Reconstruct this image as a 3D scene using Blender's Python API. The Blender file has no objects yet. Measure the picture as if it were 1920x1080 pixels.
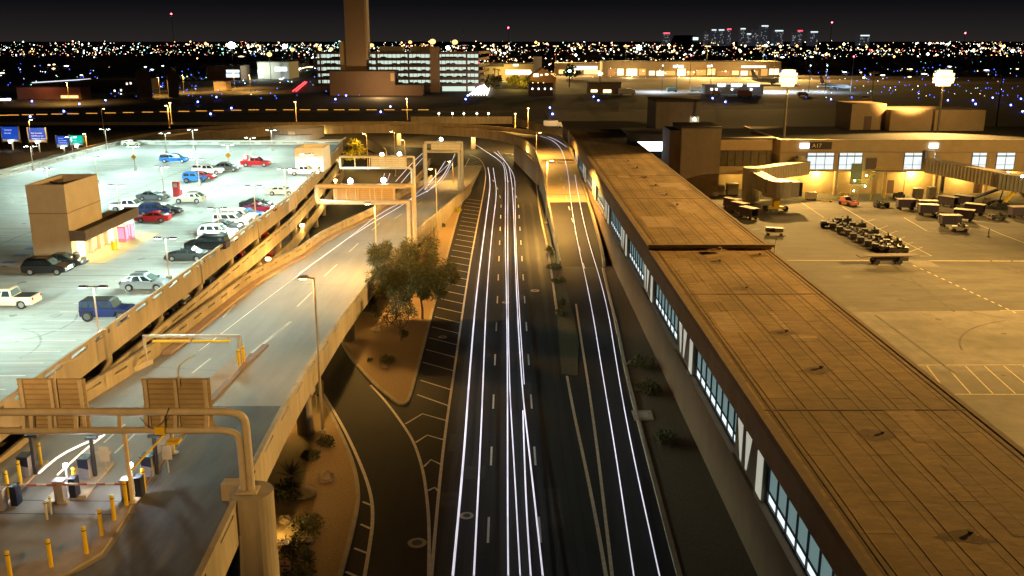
import bpy, bmesh, math, random
from mathutils import Vector, Matrix
R = math.radians
rnd = random.Random(7)
S = bpy.context.scene
COL = S.collection
# ------------------------------------------------------------------ survey helpers: sight lines of the survey camera -> world points
F, CX, CY, H = 1733.0, 960.0, 540.0, 33.7
PITCH, YAW = R(15.0), R(0.264)
def ray(px, py):
    a = (px-CX)/F; b = -(py-CY)/F
    d = (a, math.cos(PITCH)+b*math.sin(PITCH), -math.sin(PITCH)+b*math.cos(PITCH))
    c, s = math.cos(YAW), -math.sin(YAW)
    return (d[0]*c-d[1]*s, d[0]*s+d[1]*c, d[2])
def U(px, py, z=0.0):
    d = ray(px, py); t = (z-H)/d[2]
    return Vector((d[0]*t, d[1]*t, z))
def UY(px, py, Y):
    d = ray(px, py); t = Y/d[1]
    return Vector((d[0]*t, Y, H+d[2]*t))
def lerp_tab(tab, x):
    if x <= tab[0][0]: return tab[0][1]
    for (a, b), (c, d) in zip(tab, tab[1:]):
        if x <= c: return b+(d-b)*(x-a)/(c-a)
    return tab[-1][1]
def zr(Y): return lerp_tab([(35, 8.2), (50, 7.6), (75, 5.9), (115, 4.3), (170, 2.5), (255, 0)], Y)     # the ramp's fall
def zf(Y): return lerp_tab([(138, 0), (149, 1), (179, 3), (209, 5), (222, 6.5)], Y)                     # the flyover's right arm
def US(px, py, off=0.0, fn=zr):
    z = 3.0
    for _ in range(60):
        q = U(px, py, z+off); z = fn(q.y)*.5+z*.5
    return U(px, py, z+off)

# ------------------------------------------------------------------ materials
MATS = {}
def M(name, col, rough=.85, var=.12, scale=.4, bump=0.0, metal=0.0, spec=.4, stretch=(1,1,1), joints=None, coat=0.0, dirt=0.0):
    if name in MATS: return MATS[name]
    m = bpy.data.materials.new(name); m.use_nodes = True
    nt = m.node_tree; n = nt.nodes; L = nt.links; b = n['Principled BSDF']
    b.inputs['Roughness'].default_value = rough; b.inputs['Metallic'].default_value = metal
    b.inputs['Specular IOR Level'].default_value = spec
    if coat: b.inputs['Coat Weight'].default_value = coat; b.inputs['Coat Roughness'].default_value = .05
    c = (*col, 1)
    if var <= 0 and not joints:
        b.inputs['Base Color'].default_value = c
    else:
        tc = n.new('ShaderNodeTexCoord'); mp = n.new('ShaderNodeMapping'); mp.inputs['Scale'].default_value = stretch
        L.new(tc.outputs['Object'], mp.inputs['Vector'])
        nz = n.new('ShaderNodeTexNoise'); nz.inputs['Scale'].default_value = scale; nz.inputs['Detail'].default_value = 7; nz.inputs['Roughness'].default_value = .65
        L.new(mp.outputs[0], nz.inputs['Vector'])
        rp = n.new('ShaderNodeValToRGB'); rp.color_ramp.elements[0].position = .3; rp.color_ramp.elements[1].position = .72
        k0, k1 = 1-var*1.6, 1+var
        rp.color_ramp.elements[0].color = (col[0]*k0, col[1]*k0, col[2]*k0, 1); rp.color_ramp.elements[1].color = (col[0]*k1, col[1]*k1, col[2]*k1, 1)
        L.new(nz.outputs['Fac'], rp.inputs['Fac']); out = rp.outputs['Color']
        if dirt:
            n2 = n.new('ShaderNodeTexNoise'); n2.inputs['Scale'].default_value = scale*.13; n2.inputs['Detail'].default_value = 4
            L.new(tc.outputs['Object'], n2.inputs['Vector'])
            r2 = n.new('ShaderNodeValToRGB'); r2.color_ramp.elements[0].position = .38; r2.color_ramp.elements[1].position = .62
            r2.color_ramp.elements[0].color = (1-dirt, 1-dirt, 1-dirt*1.1, 1); r2.color_ramp.elements[1].color = (1, 1, 1, 1)
            L.new(n2.outputs['Fac'], r2.inputs['Fac'])
            mx = n.new('ShaderNodeMix'); mx.data_type = 'RGBA'; mx.blend_type = 'MULTIPLY'; mx.inputs[0].default_value = 1
            L.new(out, mx.inputs[6]); L.new(r2.outputs[0], mx.inputs[7]); out = mx.outputs[2]
        hgt = nz.outputs['Fac']
        if joints:     # (panel length, panel width, dark factor, mortar, offset)
            bw, bh, dk, mo, offs = joints
            br = n.new('ShaderNodeTexBrick'); br.inputs['Scale'].default_value = 1
            br.inputs['Brick Width'].default_value = bw; br.inputs['Row Height'].default_value = bh
            br.inputs['Mortar Size'].default_value = mo; br.inputs['Mortar Smooth'].default_value = .2
            br.offset = offs; br.inputs['Bias'].default_value = 0
            br.inputs['Color1'].default_value = (1, 1, 1, 1); br.inputs['Color2'].default_value = (.86, .86, .86, 1); br.inputs['Mortar'].default_value = (dk, dk, dk, 1)
            mp2 = n.new('ShaderNodeMapping'); mp2.inputs['Rotation'].default_value = (0, 0, R(90)); L.new(tc.outputs['Object'], mp2.inputs['Vector'])
            nd = n.new('ShaderNodeTexNoise'); nd.inputs['Scale'].default_value = .35; L.new(tc.outputs['Object'], nd.inputs['Vector'])
            va = n.new('ShaderNodeVectorMath'); va.operation = 'MULTIPLY_ADD'; va.inputs[1].default_value = (.35, .12, 0)
            L.new(nd.outputs['Color'], va.inputs[0]); L.new(mp2.outputs[0], va.inputs[2]); L.new(va.outputs[0], br.inputs['Vector'])
            mx = n.new('ShaderNodeMix'); mx.data_type = 'RGBA'; mx.blend_type = 'MULTIPLY'; mx.inputs[0].default_value = 1
            L.new(out, mx.inputs[6]); L.new(br.outputs['Color'], mx.inputs[7]); out = mx.outputs[2]
            hm = n.new('ShaderNodeMath'); hm.operation = 'MULTIPLY_ADD'; hm.inputs[1].default_value = 1.3; L.new(nz.outputs['Fac'], hm.inputs[0]); L.new(br.outputs['Fac'], hm.inputs[2]); hgt = hm.outputs[0]
        L.new(out, b.inputs['Base Color'])
        rr = n.new('ShaderNodeMapRange'); rr.inputs['To Min'].default_value = max(0, rough-.13); rr.inputs['To Max'].default_value = min(1, rough+.1)
        L.new(nz.outputs['Fac'], rr.inputs['Value']); L.new(rr.outputs[0], b.inputs['Roughness'])
        if bump:
            bp = n.new('ShaderNodeBump'); bp.inputs['Strength'].default_value = bump; bp.inputs['Distance'].default_value = .06
            L.new(hgt, bp.inputs['Height']); L.new(bp.outputs[0], b.inputs['Normal'])
    MATS[name] = m; return m
def STREAK(name, col, s0, s1):
    m = E(name, col, 1, True); nt = m.node_tree; n = nt.nodes; L = nt.links; b = n['Principled BSDF']
    tc = n.new('ShaderNodeTexCoord'); nz = n.new('ShaderNodeTexNoise'); nz.inputs['Scale'].default_value = .07; nz.inputs['Detail'].default_value = 4; L.new(tc.outputs['Object'], nz.inputs['Vector'])
    mr = n.new('ShaderNodeMapRange'); mr.inputs['From Min'].default_value = .35; mr.inputs['From Max'].default_value = .65; mr.inputs['To Min'].default_value = s0; mr.inputs['To Max'].default_value = s1
    L.new(nz.outputs['Fac'], mr.inputs['Value']); L.new(mr.outputs[0], b.inputs['Emission Strength']); return m
def E(name, col, strength, sample=False):
    if name in MATS: return MATS[name]
    m = bpy.data.materials.new(name); m.use_nodes = True
    b = m.node_tree.nodes['Principled BSDF']; b.inputs['Base Color'].default_value = (*[c*.5 for c in col], 1)
    b.inputs['Emission Color'].default_value = (*col, 1); b.inputs['Emission Strength'].default_value = strength
    if not sample: m.cycles.emission_sampling = 'NONE'
    MATS[name] = m; return m
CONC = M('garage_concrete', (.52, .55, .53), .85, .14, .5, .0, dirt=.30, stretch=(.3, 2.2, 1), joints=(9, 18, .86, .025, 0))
PANEL = M('tan_concrete', (.40, .33, .23), .9, .17, .9, .05, dirt=.25, stretch=(1, 1, .18))
PANEL2 = M('brown_wall', (.33, .26, .18), .9, .12, .5, .05, stretch=(1, 1, .2))
RAMPC = M('ramp_concrete', (.30, .28, .25), .75, .12, .35, .0, dirt=.2, stretch=(2.2, .2, 1))
ASPH = M('asphalt', (.026, .024, .026), .78, .3, .6, .15, spec=.28, dirt=.25, stretch=(2.5, .25, 1))
ROOF = M('roof_membrane', (.62, .40, .17), .85, .2, .8, .5, joints=(9, 2.05, .5, .07, .37), dirt=.28, stretch=(.8, 1.7, 1))
APRON = M('apron_concrete', (.15, .132, .105), .85, .28, .22, .03, joints=(7.6, 7.6, .6, .035, .0), dirt=.38, stretch=(.6, 1.6, 1))
APRONF = M('taxiway_concrete', (.17, .14, .11), .85, .12, .05, .0)
DARKG = M('dark_ground', (.035, .03, .025), .95, .3, .05)
SOIL = M('desert_gravel', (.40, .28, .15), .95, .22, 6, .4)
KERB = M('kerb_concrete', (.46, .38, .28), .9, .12, 1)
REDKERB = M('red_kerb', (.40, .22, .17), .9, .12, 1)
WPAINT = M('white_paint', (.72, .66, .58), .7, .15, 2)
OPAINT = M('worn_line_paint', (.62, .48, .34), .8, .2, 2)
YPAINT = M('yellow_paint', (.75, .50, .02), .45, .08, 3)
BPAINT = M('blue_paint', (.15, .3, .65), .7, .2, 2)
GALV = M('galvanised_steel', (.55, .50, .42), .5, .1, 3, metal=.3)
TANST = M('tan_steel', (.52, .42, .29), .5, .1, 2)
DKST = M('dark_steel', (.06, .06, .065), .5, .1, 3, metal=.4)
POLE = M('bronze_pole', (.17, .15, .12), .5, .1, 3, metal=.3)
ROOFDK = M('dark_roof', (.05, .042, .035), .9, .2, .3)
GLASSD = M('dark_glass', (.02, .03, .035), .08, 0, spec=.9)
RUBBER = M('rubber', (.018, .018, .018), .8, .1, 5)
ALLOY = M('alloy_rim', (.6, .6, .6), .3, 0, metal=.8)
WOODC = M('louvre_brown', (.14, .115, .09), .7, .12, 1, stretch=(1, 1, .3))
LAMPF = E('lamp_far_amber', (1, .60, .2), 2.2); LAMPW = E('lamp_cool', (.85, 1, .95), 60); LAMPA = E('lamp_amber', (1, .62, .2), 70)
E_WIN = E('window_lit', (.72, 1, .95), 1.15, True); E_WIN2 = E('window_bright', (.82, .97, 1), 1.15, True)
E_BLUE = E('taxi_blue', (.08, .12, 1), 45); E_RED = E('beacon_red', (1, .05, .08), 25); E_AMB = E('dash_amber', (1, .45, .06), 1.6)
E_GREEN = E('signal_green', (.2, 1, .7), 25)

# ------------------------------------------------------------------ mesh builder
class MB:
    def __init__(s): s.v = []; s.f = []; s.m = []; s.k = 0
    def add(s, vs, fs, k=None):
        o = len(s.v); s.v += [tuple(p) for p in vs]
        for f in fs: s.f.append(tuple(i+o for i in f)); s.m.append(s.k if k is None else k)
        return s
    def box(s, x0, x1, y0, y1, z0, z1, k=None):
        return s.hexa([(x0,y0,z0),(x1,y0,z0),(x1,y1,z0),(x0,y1,z0)], [(x0,y0,z1),(x1,y0,z1),(x1,y1,z1),(x0,y1,z1)], k)
    def hexa(s, lo, hi, k=None):
        n = len(lo)
        fs = [tuple(range(n))[::-1], tuple(range(n, 2*n))]+[(i, (i+1) % n, n+(i+1) % n, n+i) for i in range(n)]
        return s.add(list(lo)+list(hi), fs, k)
    def prism(s, poly, z0, z1, k=None): return s.hexa([(x, y, z0) for x, y in poly], [(x, y, z1) for x, y in poly], k)
    def poly(s, pts, k=None): return s.add(pts, [tuple(range(len(pts)))], k)
    def bar(s, p, q, w, h, k=None, up=(0, 0, 1)):
        p, q = Vector(p), Vector(q); d = (q-p).normalized(); u = Vector(up)
        if abs(d.dot(u)) > .95: u = Vector((0, 1, 0))
        r = d.cross(u).normalized()*w*.5; t = r.cross(d).normalized()*h*.5
        return s.hexa([p-r-t, p+r-t, p+r+t, p-r+t], [q-r-t, q+r-t, q+r+t, q-r+t], k)
    def tube(s, pts, r, n=8, k=None, r1=None):
        pts = [Vector(p) for p in pts]; N = len(pts); vs = []; fs = []; side = None
        for i, p in enumerate(pts):
            d = (pts[min(i+1, N-1)]-pts[max(i-1, 0)]).normalized()
            if side is None: side = d.orthogonal().normalized()
            side = (side-d*side.dot(d)).normalized(); b = d.cross(side)
            rr = r if r1 is None else r+(r1-r)*i/max(1, N-1)
            for j in range(n):
                a = 2*math.pi*j/n; vs.append(p+side*math.cos(a)*rr+b*math.sin(a)*rr)
        for i in range(N-1):
            for j in range(n): fs.append((i*n+j, i*n+(j+1) % n, (i+1)*n+(j+1) % n, (i+1)*n+j))
        fs.append(tuple(range(n))[::-1]); fs.append(tuple(range((N-1)*n, N*n)))
        return s.add(vs, fs, k)
    def cyl(s, p, q, r, n=16, k=None, r1=None): return s.tube([p, q], r, n, k, r1)
    def ball(s, c, r, n=8, k=None, sz=1.0, jit=0.0):
        vs = []; fs = []; m = max(4, n//2+1)
        for i in range(m+1):
            th = math.pi*i/m
            for j in range(n):
                a = 2*math.pi*j/n; q = r*(1+jit*(rnd.random()-.5))
                vs.append((c[0]+q*math.sin(th)*math.cos(a), c[1]+q*math.sin(th)*math.sin(a), c[2]+q*sz*math.cos(th)))
        for i in range(m):
            for j in range(n): fs.append((i*n+j, (i+1)*n+j, (i+1)*n+(j+1) % n, i*n+(j+1) % n))
        return s.add(vs, fs, k)
    def wall(s, p, q, t, zb0, zt0, zb1, zt1, k=None):      # a wall piece of thickness t between plan points p, q
        d = Vector((q[0]-p[0], q[1]-p[1])); n = Vector((-d.y, d.x)).normalized()*t*.5
        a = [(p[0]-n.x, p[1]-n.y), (q[0]-n.x, q[1]-n.y), (q[0]+n.x, q[1]+n.y), (p[0]+n.x, p[1]+n.y)]
        zb = (zb0, zb1, zb1, zb0); zt = (zt0, zt1, zt1, zt0)
        return s.hexa([(x, y, z) for (x, y), z in zip(a, zb)], [(x, y, z) for (x, y), z in zip(a, zt)], k)
    def xf(s, loc=(0,0,0), rz=0.0, start=0):
        c, q = math.cos(rz), math.sin(rz)
        for i in range(start, len(s.v)):
            x, y, z = s.v[i]; s.v[i] = (x*c-y*q+loc[0], x*q+y*c+loc[1], z+loc[2])
        return s
    def build(s, name, mats, parent=None, world=False, smooth=False):
        me = bpy.data.meshes.new(name); o0 = parent.location if (parent is not None and world) else Vector((0, 0, 0))
        if parent is not None and world and parent.parent is not None: o0 = o0+parent.parent.location
        me.from_pydata([(x-o0[0], y-o0[1], z-o0[2]) for x, y, z in s.v], [], s.f)
        if not isinstance(mats, (list, tuple)): mats = [mats]
        for m in mats: me.materials.append(m)
        if len(mats) > 1: me.polygons.foreach_set('material_index', s.m)
        bm = bmesh.new(); bm.from_mesh(me); bmesh.ops.recalc_face_normals(bm, faces=bm.faces); bm.to_mesh(me); bm.free()
        if smooth: me.polygons.foreach_set('use_smooth', [True]*len(me.polygons))
        o = bpy.data.objects.new(name, me); COL.objects.link(o)
        if parent is not None: o.parent = parent
        return o
def tag(o, label=None, cat=None, group=None, kind=None):
    if label: o['label'] = label
    if cat: o['category'] = cat
    if group: o['group'] = group
    if kind: o['kind'] = kind
    return o
def thing(name, loc, label, cat, group=None, rz=0.0):
    o = bpy.data.objects.new(name, None); COL.objects.link(o); o.location = loc; o.rotation_euler.z = rz; o.empty_display_size = .2
    return tag(o, label, cat, group)
def struct(name, mb, mats, **kw): return tag(mb.build(name, mats, **kw), kind='structure')
def copy_tree(o, loc, rz, label, group=None, mat=None):
    def rec(a, p):
        c = a.copy(); COL.objects.link(c)
        if p is not None: c.parent = p
        if mat and a.name.split('.')[0] == 'body':
            c.data = MATCACHE.setdefault((a.data.name, mat.name), None) or _recol(a.data, mat)
        for ch in a.children: rec(ch, c)
        return c
    r = rec(o, None); r.location = loc; r.rotation_euler.z = rz; r['label'] = label
    if group: r['group'] = group
    return r
MATCACHE = {}
def _recol(me, mat):
    d = me.copy(); d.materials[0] = mat; MATCACHE[(me.name, mat.name)] = d; return d
def lamp(name, loc, power, col, kind='POINT', size=.15, cone=160, batwing=0.0, parent=None, aim=None, blend=.5):
    l = bpy.data.lights.new(name, kind); l.energy = power; l.color = col
    l.shadow_soft_size = size
    if kind == 'SPOT': l.spot_size = R(cone); l.spot_blend = blend
    if batwing:
        l.use_nodes = True; nt = l.node_tree; em = nt.nodes['Emission']
        tc = nt.nodes.new('ShaderNodeTexCoord'); sp = nt.nodes.new('ShaderNodeSeparateXYZ'); nt.links.new(tc.outputs['Normal'], sp.inputs[0])
        ab = nt.nodes.new('ShaderNodeMath'); ab.operation = 'ABSOLUTE'; nt.links.new(sp.outputs['Z'], ab.inputs[0])
        mxm = nt.nodes.new('ShaderNodeMath'); mxm.operation = 'MAXIMUM'; mxm.inputs[1].default_value = .22; nt.links.new(ab.outputs[0], mxm.inputs[0])
        pw = nt.nodes.new('ShaderNodeMath'); pw.operation = 'POWER'; pw.inputs[1].default_value = -batwing; nt.links.new(mxm.outputs[0], pw.inputs[0])
        nt.links.new(pw.outputs[0], em.inputs['Strength'])
    o = bpy.data.objects.new(name, l); COL.objects.link(o); o.location = loc
    if parent is not None: o.parent = parent; o.location = Vector(loc)-parent.location
    if aim is not None: o.rotation_euler = (Vector(aim)-Vector(loc)).to_track_quat('-Z', 'Y').to_euler()
    return o
def text(name, body, size, mat, parent, loc, rot, ext=.01, align='LEFT'):
    c = bpy.data.curves.new(name, 'FONT'); c.body = body; c.size = size; c.extrude = ext; c.align_x = align; c.materials.append(mat)
    o = bpy.data.objects.new(name, c); COL.objects.link(o); bpy.context.view_layer.update()
    me = bpy.data.meshes.new_from_object(o.evaluated_get(bpy.context.evaluated_depsgraph_get())); bpy.data.objects.remove(o); bpy.data.curves.remove(c)
    o = bpy.data.objects.new(name, me); COL.objects.link(o); o.parent = parent; o.location = loc; o.rotation_euler = rot; return o
def resample(pts, step):
    pts = [Vector(p) for p in pts]; out = [pts[0]]; acc = 0
    for a, b in zip(pts, pts[1:]):
        L = (b-a).length; t = step-acc
        while t <= L: out.append(a.lerp(b, t/L)); t += step
        acc = (acc+L) % step
    if (out[-1]-pts[-1]).length > .05: out.append(pts[-1])
    return out
def smooth_path(pts, k=2):
    pts = [Vector(p) for p in pts]
    for _ in range(k):
        q = [pts[0]]
        for a, b in zip(pts, pts[1:]): q += [a.lerp(b, .25), a.lerp(b, .75)]
        pts = q+[pts[-1]]
    return pts
def slot_wall(mb, path, t, zb, zt, slot=None, period=4.1, frac=.64, zfun=None, k=None):
    """parapet along plan PATH from zb to zt above zfun, with long see-through slots (z0, z1) once a period"""
    st = resample([(p[0], p[1], 0) for p in path], period/6)
    for i, (a, b) in enumerate(zip(st, st[1:])):
        za = zfun(a.y) if zfun else 0; zc = zfun(b.y) if zfun else 0
        if slot and (i % 6) < round(6*frac):
            mb.wall(a, b, t, za+zb, za+slot[0], zc+zb, zc+slot[0], k); mb.wall(a, b, t, za+slot[1], za+zt, zc+slot[1], zc+zt, k)
        else: mb.wall(a, b, t, za+zb, za+zt, zc+zb, zc+zt, k)
    return mb
def ribbon(mb, Lp, Rp, zl, zr_=None, k=None):
    for i in range(len(Lp)-1):
        z = lambda p: (zl(p[1]) if callable(zl) else zl)
        mb.poly([(Lp[i][0], Lp[i][1], z(Lp[i])), (Rp[i][0], Rp[i][1], z(Rp[i])), (Rp[i+1][0], Rp[i+1][1], z(Rp[i+1])), (Lp[i+1][0], Lp[i+1][1], z(Lp[i+1]))], k)
    return mb
def line(mb, pts, w, z, k=None):
    pts = [Vector((p[0], p[1], 0)) for p in pts]; Ls = []; Rs = []
    for i, p in enumerate(pts):
        d = (pts[min(i+1, len(pts)-1)]-pts[max(i-1, 0)]).normalized(); n = Vector((-d.y, d.x, 0))*w*.5
        Ls.append(p+n); Rs.append(p-n)
    return ribbon(mb, Ls, Rs, z, k=k)

# ------------------------------------------------------------------ camera, sky, moon
cam = bpy.data.cameras.new('camera'); cam.sensor_width = 36; cam.lens = F/1920*36; cam.clip_end = 40000; cam.clip_start = .5
co = bpy.data.objects.new('camera', cam); COL.objects.link(co); co.location = (0, 0, H); co.rotation_euler = (R(90)-PITCH, 0, -YAW); S.camera = co
W = bpy.data.worlds.new('World'); S.world = W; W.use_nodes = True
nt = W.node_tree; n = nt.nodes; L = nt.links; bg = n['Background']
sky = n.new('ShaderNodeTexSky'); sky.sky_type = 'NISHITA'; sky.sun_disc = False; sky.sun_elevation = R(-12); sky.sun_rotation = R(200)
tc = n.new('ShaderNodeTexCoord'); sp = n.new('ShaderNodeSeparateXYZ'); L.new(tc.outputs['Generated'], sp.inputs[0])
rp = n.new('ShaderNodeValToRGB'); e = rp.color_ramp.elements     # the city's glow low over the horizon
e[0].position = 0; e[0].color = (.40, .33, .32, 1); e[1].position = .11; e[1].color = (.008, .012, .035, 1)
x = e.new(.035); x.color = (.10, .095, .12, 1)
L.new(sp.outputs['Z'], rp.inputs['Fac'])
ad = n.new('ShaderNodeMix'); ad.data_type = 'RGBA'; ad.blend_type = 'ADD'; ad.inputs[0].default_value = 1
L.new(rp.outputs['Color'], ad.inputs[6]); L.new(sky.outputs['Color'], ad.inputs[7]); L.new(ad.outputs[2], bg.inputs['Color'])
bg.inputs['Strength'].default_value = .05
sun = bpy.data.lights.new('moon', 'SUN'); sun.energy = .01; sun.angle = R(.5); sun.color = (1, .95, .88)
so = bpy.data.objects.new('moon', sun); COL.objects.link(so); so.rotation_euler = (R(50), 0, R(200))
vs = S.view_settings; vs.view_transform = 'Standard'; vs.look = 'None'; vs.gamma = 1; vs.exposure = 0
cy = S.cycles; cy.use_denoising = True; cy.sample_clamp_indirect = 3; cy.sample_clamp_direct = 0; cy.max_bounces = 5; cy.diffuse_bounces = 3; cy.glossy_bounces = 2
cy.use_light_tree = True; cy.caustics_reflective = False; cy.caustics_refractive = False
# ================================================================== ground and roads
G = MB(); G.poly([(-15000, -200, -.06), (15000, -200, -.06), (15000, 26000, -.06), (-15000, 26000, -.06)]); struct('ground', G, DARKG)
G = MB(); G.poly([(16, -20, -.012), (520, -20, -.012), (520, 372, -.012), (16, 372, -.012)]); struct('apron', G, APRON)
G = MB(); G.poly([(18, 372, -.02), (900, 372, -.02), (900, 520, -.02), (18, 470, -.02)]); struct('taxiway', G, APRONF)
def pxpoly(pts, z): return [(U(x, y, z).x, U(x, y, z).y) for x, y in pts]
road_l = [(-60, -20), (-60, 300), (-40, 420)]; road_r = [(15.8, -20), (15.8, 215), (9, 420)]
G = MB(); ribbon(G, road_l, road_r, 0.0); struct('main_road', G, ASPH)
# far stretch of the remote apron and far roads
G = MB(); G.poly([tuple(U(x, y, -.01)) for x, y in [(1010, 176), (1545, 184), (1560, 150), (1400, 128), (1060, 136)]]); struct('remote_apron', G, APRONF)
G = MB(); G.poly([tuple(U(x, y, .0)) for x, y in [(330, 178), (420, 182), (520, 168), (585, 140), (600, 118), (585, 112), (540, 142), (440, 165)]]); struct('far_road', G, M('far_asphalt', (.12, .10, .08), .9, .1))
G = MB(); G.poly([tuple(U(x, y, .0)) for x, y in [(870, 178), (928, 178), (930, 158), (896, 155)]]); struct('far_road', G, M('far_asphalt', (.12, .10, .08), .9, .1))

mk = MB()
edge_far = [U(848, 720), U(860, 637), U(873, 547), U(886.7, 463), U(906.7, 363), U(912, 325), U(906, 306), U(897, 296), U(880, 290)]
near = [U(808, 1090), U(816.7, 987), U(826.7, 880), U(836.7, 797)]
line(mk, smooth_path([(p.x, p.y) for p in near+edge_far]), .24, .012)
for X in (-1.41, 2.25):
    y = 33.2
    while y < 235:
        bend = 0 if y < 190 else -((y-190)/26)**2
        b2 = 0 if y+3.6 < 190 else -((y+3.6-190)/26)**2
        line(mk, [(X+bend, y), (X+b2, y+3.6)], .17, .012); y += 12.1
y = 92.0
while y < 203:
    xr = -5.75+(.15 if y > 150 else 0); line(mk, [(xr, y), (xr-3.5, y+2.7)], .16, .012); y += 4.27
for a, b, c in [((760, 795), (792, 776), (838, 789)), ((779, 830), (801, 816), (833, 825)), ((795, 875), (808, 862), (829, 872)), ((803, 920), (815, 914), (821, 920))]:
    line(mk, [U(*a), U(*b), U(*c)], .2, .012)
line(mk, [U(782, 740), U(841, 761)], .2, .012); line(mk, [U(788, 713), U(846, 731)], .2, .012)
line(mk, smooth_path([U(695, 722), U(723, 752), U(755, 795), U(777, 830), U(793, 880), U(800, 927), U(805, 987), U(804, 1090)]), .24, .0125)
line(mk, smooth_path([U(602, 732), U(643, 799), U(675.6, 868), U(696, 925), U(700, 974), U(692, 1031), U(682, 1090)]), .26, .0125)
for a, b in [((680, 941), (695, 947)), ((676, 983), (696, 992)), ((664, 1028), (690, 1038)), ((648, 1072), (680, 1086))]: line(mk, [U(*a), U(*b)], .2, .012)
for k in range(6):
    t = k/6; line(mk, [U(870+t*8, 326-t*22), U(908-t*10, 318-t*20)], .14, .012)
line(mk, [U(862, 338), U(872, 312), U(880, 297)], .2, .0125)
struct('road_marking', mk, WPAINT)
mk = MB()
line(mk, smooth_path([U(1063, 705), U(1075, 770), U(1099, 880), U(1120, 985), U(1138, 1090)]), .26, .012)
line(mk, smooth_path([U(1080, 570), U(1090, 640), U(1103, 720), U(1121, 850), U(1135, 970), U(1149, 1090)]), .24, .012)
struct('road_marking', mk, OPAINT)
wk = MB()
for k, X in enumerate((-4.4, -2.7, -.45, 1.25, 3.2, 5.0)):
    for y0 in range(34, 196, 9): line(wk, [(X+rnd.uniform(-.06, .06), y0), (X+rnd.uniform(-.06, .06), y0+9)], rnd.uniform(.45, .7), .003)
for k in range(14):
    y0 = rnd.uniform(40, 190); line(wk, [(-5.4, y0), (0, y0+rnd.uniform(-.4, .4)), (5.9, y0+rnd.uniform(-.4, .4))], .07, .006)
struct('road_wear', wk, M('worn_asphalt', (.017, .016, .018), .7, .3, 1.2, stretch=(3, .3, 1)))
wk = MB()
for k in range(11):
    x, y0 = rnd.uniform(-5, 4), rnd.uniform(45, 180); line(wk, [(x, y0), (x, y0+rnd.uniform(2, 7))], rnd.uniform(.9, 1.8), .0075+k*.0001)
struct('road_wear', wk, M('patched_asphalt', (.042, .038, .038), .85, .3, 1.2))
def manhole(px, py, r, label):
    p = U(px, py); m = MB(); m.cyl((0, 0, 0), (0, 0, .022), r, 24)
    o = m.build('manhole', KERB); o.location = p; tag(o, label, 'manhole', 'manhole covers in the asphalt')
    i = MB(); i.cyl((0, 0, .022), (0, 0, .03), r*.55, 20); i.build('cover', DKST, o)
manhole(875, 967, .52, 'manhole cover under the two leftmost light streaks'); manhole(782, 1018, .66, 'pale ringed manhole cover beside the merging solid lines')
manhole(1003, 545, .62, 'manhole cover in the right lane beside the planted median'); manhole(830, 632, .5, 'manhole cover inside the hatched shoulder')
manhole(948, 567, .5, 'manhole cover in the middle lane between the streaks')

def island(name, poly, z, mat, kerbmat=None, kw=.3):
    m = MB(); m.prism(poly, -.02, z); struct(name, m, mat)
island('planting_bed', pxpoly([(602, 742), (639, 815), (663, 872), (673, 925), (668, 965), (655, 1020), (630, 1110), (440, 1110), (497, 880), (540, 800), (578, 745)], .15), .15, SOIL)
bedR = [U(a, b) for a, b in [(882, 327), (870, 363), (820, 547), (772, 735), (764, 756), (752, 760), (742, 755), (695, 715), (655, 668), (640, 640)]]
island('planting_bed', [(p.x, p.y) for p in bedR]+[(-19.5, 103), (-18.5, 115), (-16, 140), (-12.6, 174), (-9.8, 214)], .15, SOIL)
med = pxpoly([(1004, 332), (1012, 400), (1028, 470), (1045, 590), (1053, 700), (1083, 702), (1086, 640), (1078, 600), (1063, 545), (1050, 500)], .15)+[(7.4, 150), (7.0, 215)]
island('planting_bed', med, .06, M('median_gravel', (.065, .058, .03), .95, .3, 4, .4))
kr = [U(*p) for p in [(1131, 505), (1142, 555), (1155.6, 608), (1177, 715), (1222, 885), (1273, 1080), (1290, 1140)]]
island('planting_bed', [(p.x, p.y) for p in kr]+[(16.3, 36), (16.3, 138), (14.9, 138)], .13, M('dark_gravel', (.13, .09, .055), .95, .25, 6, .4))
kb = MB()
def kerb(pts, w=.32, h=.2, m=None):
    mm = m or kb; pts = smooth_path([(p[0], p[1], 0) for p in pts], 2)
    for a, b in zip(pts, pts[1:]): mm.wall(a, b, w, -.02, h, -.02, h)
kerb([U(*p) for p in [(602, 742), (639, 815), (663, 872), (673, 925), (668, 965), (655, 1020), (630, 1110)]])
kerb(bedR); kerb([U(*p) for p in [(1004, 332), (1012, 400), (1028, 470), (1045, 590)]], .3, .14); kerb(kr, .35, .22)
struct('kerb', kb, KERB)
k2 = MB(); kerb([U(*p) for p in [(486, 900), (510, 855), (548, 800), (585, 742)]], .9, .19, k2); struct('kerb', k2, REDKERB)

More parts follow.
